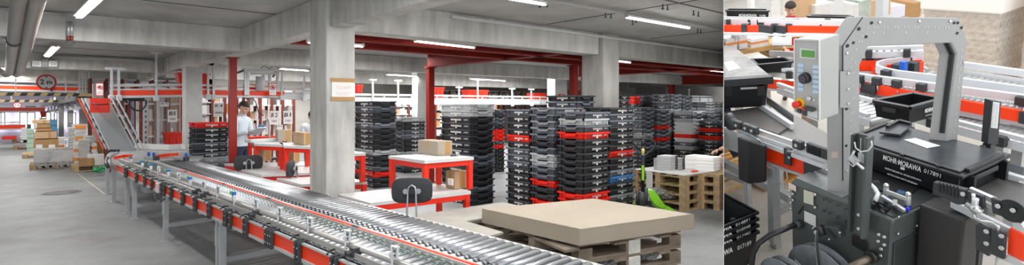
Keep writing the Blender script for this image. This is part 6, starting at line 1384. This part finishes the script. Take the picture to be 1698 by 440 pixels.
# shrink wrapped stacks of flat cardboard
def wrapped_stack(label, uc, ul, ur, vb, z, h, n, seed):
    random.seed(seed); c_ = F.Z(uc, vb, z); h = F.X(uc, 19, c_.x).z - z; a = F.ray(ul, vb); b = F.ray(ur, vb); ly = c_.x / (a.x / a.y) - c_.y; lx = c_.y * (b.x / b.y) - c_.x
    t = thing('wrapped_cardboard_stack', label, 'cardboard stack', 'film wrapped cardboard stacks', (c_.x + lx / 2, c_.y + ly / 2, 0)); hh = h / n; cols = [mat('wrap_card_a', rgb(206, 184, 154), .6, noise=.15, scale=9), mat('wrap_card_b', rgb(196, 170, 138), .6, noise=.2, scale=9), mat('wrap_card_c', rgb(214, 198, 174), .5, noise=.15, scale=9)]
    for i in range(n):
        j = random.uniform(-.02, .02); sub = 7
        for s in range(sub):
            e_ = random.uniform(-.008, .008) - .012 * (s / sub); MB().bx((c_.x + j + e_, c_.y + j + e_, z + hh * i + hh * s / sub), (c_.x + lx + j, c_.y + ly + j, z + hh * i + hh * (s + .94) / sub)).build('cardboard_layer', cols[(i * 3 + s) % 3], t)
    f = MB(); N_ = 22
    def sheet(p, q, out):
        for i in range(N_):
            for k in range(14):
                P = lambda i_, k_: p.lerp(q, i_ / N_) + V((0, 0, h * k_ / 14)) + out * (.06 + .008 * math.sin(i_ * 2.1 + k_ * 1.7))
                f.quad(P(i, k), P(i + 1, k), P(i + 1, k + 1), P(i, k + 1))
    sheet(V((c_.x, c_.y + ly, z)), V((c_.x, c_.y - .06, z)), V((-1, 0, 0))); sheet(V((c_.x - .06, c_.y, z)), V((c_.x + lx, c_.y, z)), V((0, -1, 0)))
    f.build('stretch_film', mat('clear_film', rgb(240, 240, 240), .15, alpha=.3, bump=.6, scale=5), t, flat=True)
    MB().bx((c_.x - .075, c_.y - .075, z + h * .99), (c_.x + lx, c_.y + ly, z + h + .5)).build('top_cover', mat('cover_white', rgb(238, 232, 224), .7), t, bevel=.02)
    pallet((c_.x, c_.y, 0), (1, 0, 0), (0, 1, 0), 0, lx, ly, 'pallet beneath ' + label[:60].lower(), 'pallets under the wrapped stacks', MATS['fresh_wood'])
wrapped_stack('large film wrapped stack of flat cardboard behind the arch', 1640, 1524, 1692, 156, .15, 1.95, 5, 3)
wrapped_stack('film wrapped cardboard stack cut by the frame edge beside the larger one', 1700, 1693, 1760, 160, .15, 2.2, 5, 5)
# goods in the bright background
o, a, w, h, n_ = facing('pale cardboard pile behind the person in red', 1326, 1353, -12, 31, 6.9, .25, CARD, 'cardboard_pile', 'cardboard')
for i, (u0, u1, v0, v1, m, lb) in enumerate(((1352, 1384, 10, 34, GBK, 'grey paper stack near the bright windows'), (1384, 1398, -10, 34, WTOP, 'white upright panel among the far stacks'), (1414, 1424, 8, 33, GBK, 'striped magazine pile beyond the high track'), (1425, 1444, 3, 30, mat('mag_pile', rgb(170, 178, 168), .6, noise=.4, scale=9), 'green grey magazine pile beyond the arch top'), (1444, 1476, 2, 30, CARD, 'brown carton with white note above the arch'), (1478, 1500, 12, 30, mat('lilac_box', rgb(214, 212, 224), .6), 'pale lilac box above the arch top'), (1514, 1528, 6, 30, CARDD, 'brown carton between the white column and the cardboard stack'), (1280, 1294, -10, 30, GBK, 'grey film wrapped roll pile behind the person'), (1288, 1300, 0, 26, mat('film_roll', rgb(190, 188, 184), .5, noise=.3, scale=9), 'dull film wrapped pile near the person'))):
    facing(lb, u0, u1, v0, v1, 6.8 + i * .15, .5, m, 'goods_pile', 'goods')
facing('white note on the brown carton above the arch', 1459, 1468, 7, 21, 7.35, .005, PAPER, 'paper_note', 'note')
for u0, u1, lb in ((1240, 1252, 'round white column behind the crates on the high track'), (1497, 1514, 'round white column above the arch top')):
    q = F.D((u0 + u1) / 2, 30, 8.8); struct('round_pillar', MB().cyl((q.x, q.y, 0), (q.x, q.y, 5), (u1 - u0) / 2 * 8.8 / FOC, n=24), WL2)
for u in (1387, 1418): q = F.D(u, 30, 7.6); tag(MB().bx((q.x - .03, q.y - .03, 0), (q.x + .03, q.y + .03, 3.2)).build('steel_upright', STEEL), 'slim steel upright in front of the bright windows', 'post', 'steel uprights by the windows')
bp = pp([(1216, 86), (1300, 84), (1306, 92), (1212, 95)], 'z', .85)
p_ = F.Z(1216, 93, .62); pallet((p_.x, p_.y, 0), (.75, -.65, 0), (.65, .75, 0), .66, 1.1, .7, 'wooden pallet carrying book stacks below the high track', 'raised pallets', MATS['fresh_wood'])
for i, (u0, u1, v0, v1, m, lb) in enumerate(((1203, 1224, 66, 84, WB, 'white and orange cartons at the partition under the high track'), (1224, 1240, 60, 83, WB, 'white boxed books with red lines on the raised pallet'), (1245, 1276, 66, 81, WB, 'low book stack with orange edges on the raised pallet'), (1276, 1300, 84, 97, CARD, 'flat brown boards on the raised pallet'), (1214, 1300, 86, 94, MATS['fresh_wood'], 'pale plank edge of the raised pallet'))):
    t = thing('book_pile', lb, 'books', 'book piles on the raised pallet', F.D((u0 + u1) / 2, v1, 5.6))
    n = 5
    for s in range(n):
        va = v0 + (v1 - v0) * s / n; facing('', u0 + random.uniform(0, 2), u1 - random.uniform(0, 2), va, va + (v1 - v0) / n * .85, 5.6, .25, OBK if (s == 2 and i < 3) else m, 'book_block', '', par=t)
# motor and dark machinery seen in the arch opening
mm = thing('drive_motor', 'dark motor with pale slanted housing seen high in the arch opening', 'motor', None, F.D(1480, 90, 4.8))
q = F.D(1484, 78, 4.8); MB().cyl(q, q + side * .18, .06, n=18).build('motor_drum', DGREYB, mm); facing('', 1466, 1494, 84, 92, 4.8, .2, DGREYB, 'motor_base', '', par=mm); 
MB().prism([F.D(u, v, 4.75) for u, v in ((1494, 75), (1502, 74), (1525, 86), (1525, 95), (1500, 94), (1490, 88))], (.1, .12, 0)).build('slanted_housing', GREYP, mm); MB().prism([F.D(u, v, 4.72) for u, v in ((1508, 73), (1523, 73), (1526, 82))], (.02, .02, 0)).build('orange_strip', ORANGE, mm)
facing('', 1460, 1464, 76, 110, 4.9, .05, GREYP, 'post', '', par=mm)
sun = bpy.data.lights.new('daylight', 'AREA'); sun.shape = 'RECTANGLE'; sun.size = 5; sun.size_y = 5; sun.energy = 130; sun.color = (1, .99, .97)
so = bpy.data.objects.new('daylight', sun); COL.objects.link(so); so.matrix_world = FR.mat @ (M.Translation((3.5, 3.5, 5.2)) @ M.Rotation(.0, 4, 'X'))
FR = LEFT; F = LEFT
# ================================================================ people
def skin_mesh(chains, subs=2):
    """chains: lists of (point, radius); the first point of a chain may repeat an earlier one to join it"""
    pts, rad, ed, idx = [], [], [], {}
    def vid(p, r):
        k = tuple(round(c, 4) for c in p)
        if k not in idx: idx[k] = len(pts); pts.append(V(p)); rad.append(r)
        return idx[k]
    for ch in chains:
        last = None
        for p, r in ch:
            i = vid(p, r)
            if last is not None and i != last: ed.append((last, i))
            last = i
    me = bpy.data.meshes.new('tmp'); me.from_pydata(pts, ed, []); o = bpy.data.objects.new('tmp', me)
    md = o.modifiers.new('s', 'SKIN'); md.use_smooth_shade = True
    for i, r in enumerate(rad):
        sv = me.skin_vertices[0].data[i]; sv.radius = (r, r) if not isinstance(r, tuple) else r; sv.use_root = (i == 0)
    sb = o.modifiers.new('u', 'SUBSURF'); sb.levels = sb.render_levels = subs
    return eval_mesh(o)
def remesh(vs, fs, size):
    me = bpy.data.meshes.new('tmp'); me.from_pydata(vs, [], fs); o = bpy.data.objects.new('tmp', me)
    r = o.modifiers.new('r', 'REMESH'); r.mode = 'VOXEL'; r.voxel_size = size; s = o.modifiers.new('m', 'SMOOTH'); s.iterations = 2; s.factor = .5
    return eval_mesh(o)
def head_shape(c, R):
    """skull, jaw, nose, brow, lips and ears; R turns the head"""
    m = MB()
    def el(p, r, sc): b = len(m.v); m.ball(p, r, 12, sc); 
    def put(p, r, sc):
        b = len(m.v); m.ball((0, 0, 0), r, 12, sc)
        for i in range(b, len(m.v)): m.v[i] = c + R @ (m.v[i] + V(p))
    put((0, -.012, .03), .092, (.84, 1.06, 1.0)); put((0, .022, -.035), .068, (.86, .98, 1.05)); put((0, .045, -.082), .034, (1, 1, .8))
    put((0, .092, -.012), .016, (.75, 1.2, 1.0)); put((0, .082, .008), .012, (.7, 1.0, 2.0)); put((0, .072, .028), .03, (1.6, .6, .45)); put((0, .078, -.048), .020, (1.25, .55, .38))
    for s in (-1, 1): put((s * .079, -.005, -.008), .026, (.35, .7, 1.15)); put((s * .045, .055, -.02), .024, (1, .8, .9))
    return m.v, m.f
def person(label, loc, yaw, k, J, shirt, trousers, hair, name='person', long_sleeve=True, vox=.009, headR=None, shoes=BLACK):
    """J: joints of the pose in metres (x to the person's right, y forwards, z up)"""
    L = lambda n: V(J[n])
    R = headR or M.Identity(3)
    body = [[(L('pelvis'), (.135, .10)), (L('waist'), (.12, .09)), (L('chest'), (.15, .105)), (L('neck0'), .065), (L('neck'), .052), (L('head') + R @ V((0, -.02, -.03)), .05)]]
    for s in 'LR':
        q = 1 if s == 'R' else -1
        body.append([(L('pelvis'), (.135, .10)), (L('hip' + s), .095), (L('knee' + s), .058), (L('ankle' + s), .038), (L('ankle' + s) + V((q * .01, .05, -.045)), .038), (L('ankle' + s) + V((q * .02, .16, -.055)), .03)])
        body.append([(L('chest'), (.15, .105)), (L('sho' + s), .062), (L('elb' + s), .042), (L('wri' + s), .027)])
        w = L('wri' + s); f = (w - L('elb' + s)).normalized(); sd = f.cross(V((0, 0, 1))); sd = sd.normalized() if sd.length > .1 else V((1, 0, 0)); up = sd.cross(f)
        body.append([(w, .027), (w + f * .045, (.034, .018)), (w + f * .085, (.038, .015))])
        cu = J.get('curl', .35)
        for i, (o, ln) in enumerate(((-.030, .060), (-.010, .074), (.010, .070), (.029, .055))):
            a = w + f * .085 + sd * o; b = a + (f * math.cos(cu) - up * math.sin(cu)) * ln * .5; e = b + (f * math.cos(cu * 2.4) - up * math.sin(cu * 2.4)) * ln * .5
            body.append([(w + f * .07 + sd * o * .8, .011), (a, .0105), (b, .0095), (e, .008)])
        t0 = w + f * .03 + sd * (-q * .03); body.append([(w + f * .02, .014), (t0, .013), (t0 + (f * .6 - sd * q * .6 - up * .3).normalized() * .035, .011), (t0 + (f * .9 - sd * q * .4 - up * .4).normalized() * .065, .009)])
    tv, tf = [], []
    for ch in [body[:1] + [c for c in body[1:] if len(c) >= 4 and isinstance(c[0][1], tuple)]] + [[c] for c in body if not isinstance(c[0][1], tuple)]:
        v, f = skin_mesh(ch); b = len(tv); tv += v; tf += [[i + b for i in q] for q in f]
    hv, hf = head_shape(L('head'), R); b = len(tv); tv += hv; tf += [[i + b for i in q] for q in hf]
    bv, bf = remesh(tv, tf, vox)
    t = thing(name, label, 'person', None, loc, yaw); T = ORI[t.name] @ M.Scale(k, 4)
    def part(vs, fs, n, m, par):
        mb = MB(); mb.add([T @ v for v in vs], fs, True); return mb.build(n, m, par, flat=False)
    bo = part(bv, bf, 'body', SKIN, t)
    par = bo or t
    bones = [('torso', L('pelvis') + V((0, 0, .06)), L('waist')), ('torso', L('waist'), L('chest')), ('torso', L('chest'), L('neck0') - V((0, 0, .02))), ('neck', L('neck'), L('head')), ('neck', L('head'), L('head') + R @ V((0, .05, .05)))]
    for s in 'LR':
        w = L('wri' + s); f = (w - L('elb' + s)).normalized()
        bones += [('torso', L('chest'), L('sho' + s)), ('arm', L('sho' + s), L('elb' + s)), ('fore', L('elb' + s), w - f * .01), ('hand', w + f * .02, w + f * .16), ('leg', L('hip' + s), L('knee' + s)), ('leg', L('knee' + s), L('ankle' + s) + V((0, 0, .02))), ('foot', L('ankle' + s) - V((0, 0, .05)), L('ankle' + s) + V((0, .15, -.06)))]
    bones.append(('leg', L('pelvis') - V((0, 0, .02)), L('pelvis') - V((0, 0, .03))))
    def near(p):
        bd, bn = 9, ''
        for n, a_, b_ in bones:
            d = b_ - a_; l2 = d.length_squared; tt = max(0, min(1, (p - a_).dot(d) / l2)) if l2 > 1e-9 else 0; q = (p - a_ - d * tt).length * (.8 if n == 'torso' else 1)
            if n == 'arm' and not long_sleeve and tt > .5: n = 'fore'
            if q < bd: bd, bn = q, n
        return bn
    cl = [near(p) for p in bv]
    nv = [V((0, 0, 0)) for _ in bv]
    for q in bf:
        n_ = (bv[q[1]] - bv[q[0]]).cross(bv[q[2]] - bv[q[0]])
        for i in q: nv[i] += n_
    def cloth(kinds, off, n, m):
        zp = L('pelvis').z; use = [q for q in bf if all(cl[i] in kinds or (n == 'shirt' and cl[i] == 'leg' and bv[i].z > zp - .05) or (n == 'trousers' and cl[i] == 'torso' and bv[i].z < zp + .10) for i in q)]; ids = sorted({i for q in use for i in q}); mp = {i: j for j, i in enumerate(ids)}; vs = [bv[i] + nv[i].normalized() * off for i in ids]
        nb = [set() for _ in ids]
        for q in use:
            for a_, b_ in zip(q, q[1:] + q[:1]): nb[mp[a_]].add(mp[b_]); nb[mp[b_]].add(mp[a_])
        for _ in range(6): vs = [(v * .5 + sum((vs[k_] for k_ in nb[i]), V()) / len(nb[i]) * .5) if nb[i] else v for i, v in enumerate(vs)]
        part(vs, [[mp[i] for i in q] for q in use], n, m, par)
    cloth(('torso', 'arm', 'fore') if long_sleeve else ('torso', 'arm'), .017, 'shirt', shirt)
    cloth(('leg',), .014, 'trousers', trousers)
    m = MB(); nk = L('neck0').lerp(L('neck'), .5); m.lathe([(.060, -.03), (.070, -.01), (.066, .018), (.056, .0)], nk, 16); part(m.v, m.f, 'collar', shirt, par)
    m = MB(); rr = random.Random(5); m.ball((0, 0, 0), .1, 16, (.90, 1.10, 1.02)); c = L('head')
    keep = []
    for i, p in enumerate(m.v):
        p = p * (1 + rr.uniform(-.02, .03)); m.v[i] = c + R @ (p + V((0, -.018, .036)))
    loc_ = [R.inverted() @ (p - c) for p in m.v]
    fs = [q for q in m.f if all((loc_[i].z > .055 - max(0, -loc_[i].y) * 1.1 or loc_[i].y < -.045 and loc_[i].z > -.06) for i in q)]
    part(m.v, fs, 'hair', hair, par)
    for s in (-1, 1):
        m = MB(); m.ball(c + R @ V((s * .033, .072, .006)), .0065, 8); part(m.v, m.f, 'eye', BLACK, par)
        m = MB(); m.box(c + R @ V((s * .034, .082, .026)), (.03, .006, .006)); part(m.v, m.f, 'eyebrow', hair, par)
        a = L('ankle' + ('R' if s > 0 else 'L')); v, f = skin_mesh([[(a + V((0, -.05, -.05)), .04), (a + V((0, .04, -.055)), .045), (a + V((s * .02, .18, -.06)), .035)]]); part(v, f, 'shoe', shoes, par)
    return t, T
STAND = dict(pelvis=(0, 0, .95), waist=(0, .0, 1.10), chest=(0, .01, 1.33), neck0=(0, -.005, 1.47), neck=(0, .01, 1.53), head=(0, .03, 1.64), hipL=(-.09, 0, .88), hipR=(.09, 0, .88), kneeL=(-.10, .02, .48), kneeR=(.10, .03, .48), ankleL=(-.11, 0, .09), ankleR=(.11, -.02, .09), shoL=(-.18, 0, 1.42), shoR=(.18, 0, 1.42), elbL=(-.22, .03, 1.14), elbR=(.22, .03, 1.14), wriL=(-.17, .25, 1.15), wriR=(.17, .25, 1.15))
def yaw_of(d): return math.atan2(d.y, d.x) - math.pi / 2
# the man holding brochures beside the red post
FR = LEFT; F = LEFT
J = dict(STAND); J.update(elbL=(-.21, .06, 1.15), elbR=(.22, .06, 1.15), wriL=(-.06, .27, 1.20), wriR=(.12, .28, 1.18), head=(0, .085, 1.63), neck=(0, .03, 1.535))
g = F.D(399, 300, 10.35); g.z = 0; dirm = (RT * 1.0 - FW * .25)
pm_, Tm = person('man in pale shirt and navy trousers reading brochures beside the red post', g, yaw_of(dirm), 1.02, J, SHIRT, NAVY, HAIR, headR=M.Rotation(-.42, 3, 'X'))
def held(name, label, c, sz, m, rx, rz=0, cat='brochure', T=None):
    R = M.Rotation(rz, 3, 'Z') @ M.Rotation(rx, 3, 'X'); h = V(sz) / 2
    mb = MB(); mb.box((0, 0, 0), sz); mb.v = [T @ (V(c) + R @ v) for v in mb.v]; return tag(mb.build(name, m), label, cat)
held('brochure', 'blue printed brochure held open by the man at the red post', (-.03, .40, 1.26), (.22, .16, .012), mat('brochure_blue', rgb(60, 140, 205), .4, noise=.4, scale=12), .75, .2, T=Tm)
held('brochure', 'white printed brochure held lower by the man at the red post', (.10, .47, 1.20), (.20, .26, .012), mat('brochure_white', rgb(216, 222, 228), .4, noise=.25, scale=10), .6, -.25, T=Tm)
# person bending over behind the column
J = dict(STAND); J.update(chest=(0, .06, 1.31), neck0=(0, .10, 1.44), neck=(0, .13, 1.49), head=(0, .19, 1.58), shoL=(-.18, .08, 1.40), shoR=(.18, .08, 1.40))
g = F.D(519, 300, 10.9); g.z = 0
person('person in white shirt, mostly hidden behind the big column', g, yaw_of(-FW + RT * .3), .94, J, mat('white_shirt', rgb(232, 234, 236), .8), NAVY, HAIR, headR=M.Rotation(-.5, 3, 'X'))
# the one whose hand reaches past the partition
g = F.D(1231, 300, 8.2); g.z = 0
J = dict(STAND); J.update(elbL=(-.22, .10, 1.12), elbR=(.22, .12, 1.10), wriL=(-.18, .33, 1.02), wriR=(.20, .30, 1.04), curl=.5)
pt, _t = person('person at the partition, only a bare hand reaching to the white bundles', g, yaw_of(-RT), .98, J, mat('dark_shirt', rgb(60, 64, 90), .8), NAVY, HAIR, long_sleeve=False)
# red shirt in the second room
FR = RIGHT; F = RIGHT
q = F.D(1310, 2.5, 6.15); k = q.z / 1.765; g = V((q.x, q.y, 0)); fd = -V((q.x, q.y, 0)) + V((.6, -.3, 0))
J = dict(STAND); J.update(head=(0, .06, 1.645), wriL=(-.10, .33, 1.02), wriR=(.12, .33, 1.02))
person('person in red T-shirt and white trousers standing behind the high track', g, yaw_of(fd), k, J, mat('red_shirt', rgb(226, 30, 34), .8), mat('white_trousers', rgb(224, 222, 218), .8), HAIR, long_sleeve=False, headR=M.Rotation(-.35, 3, 'X'))
FR = LEFT; F = LEFT
# ================================================================ camera, world, view
cd = bpy.data.cameras.new('camera'); cd.sensor_fit = 'HORIZONTAL'; cd.sensor_width = 36; cd.lens = FOC / 1698 * 36
cd.shift_y = -(220 - YP) / 1698; cd.clip_end = 200; cd.clip_start = .05
co = bpy.data.objects.new('camera', cd); COL.objects.link(co)
R = M((RT, UP, -FW)).transposed()
co.matrix_world = M.Translation(CAM) @ R.to_4x4()
SC.camera = co
w = bpy.data.worlds.new('world'); SC.world = w; w.use_nodes = True
w.node_tree.nodes['Background'].inputs[0].default_value = (.93, .96, 1, 1); w.node_tree.nodes['Background'].inputs[1].default_value = 1.6
SC.view_settings.view_transform = 'Standard'; SC.view_settings.look = 'None'; SC.view_settings.gamma = 1; SC.view_settings.exposure = .25
SC.cycles.use_denoising = True
try: SC.cycles.denoiser = 'OPENIMAGEDENOISE'
except Exception: pass
SC.cycles.max_bounces = 6; SC.cycles.diffuse_bounces = 4; SC.cycles.glossy_bounces = 3; SC.cycles.transparent_max_bounces = 8
bpy.data.scenes.remove(_ws)
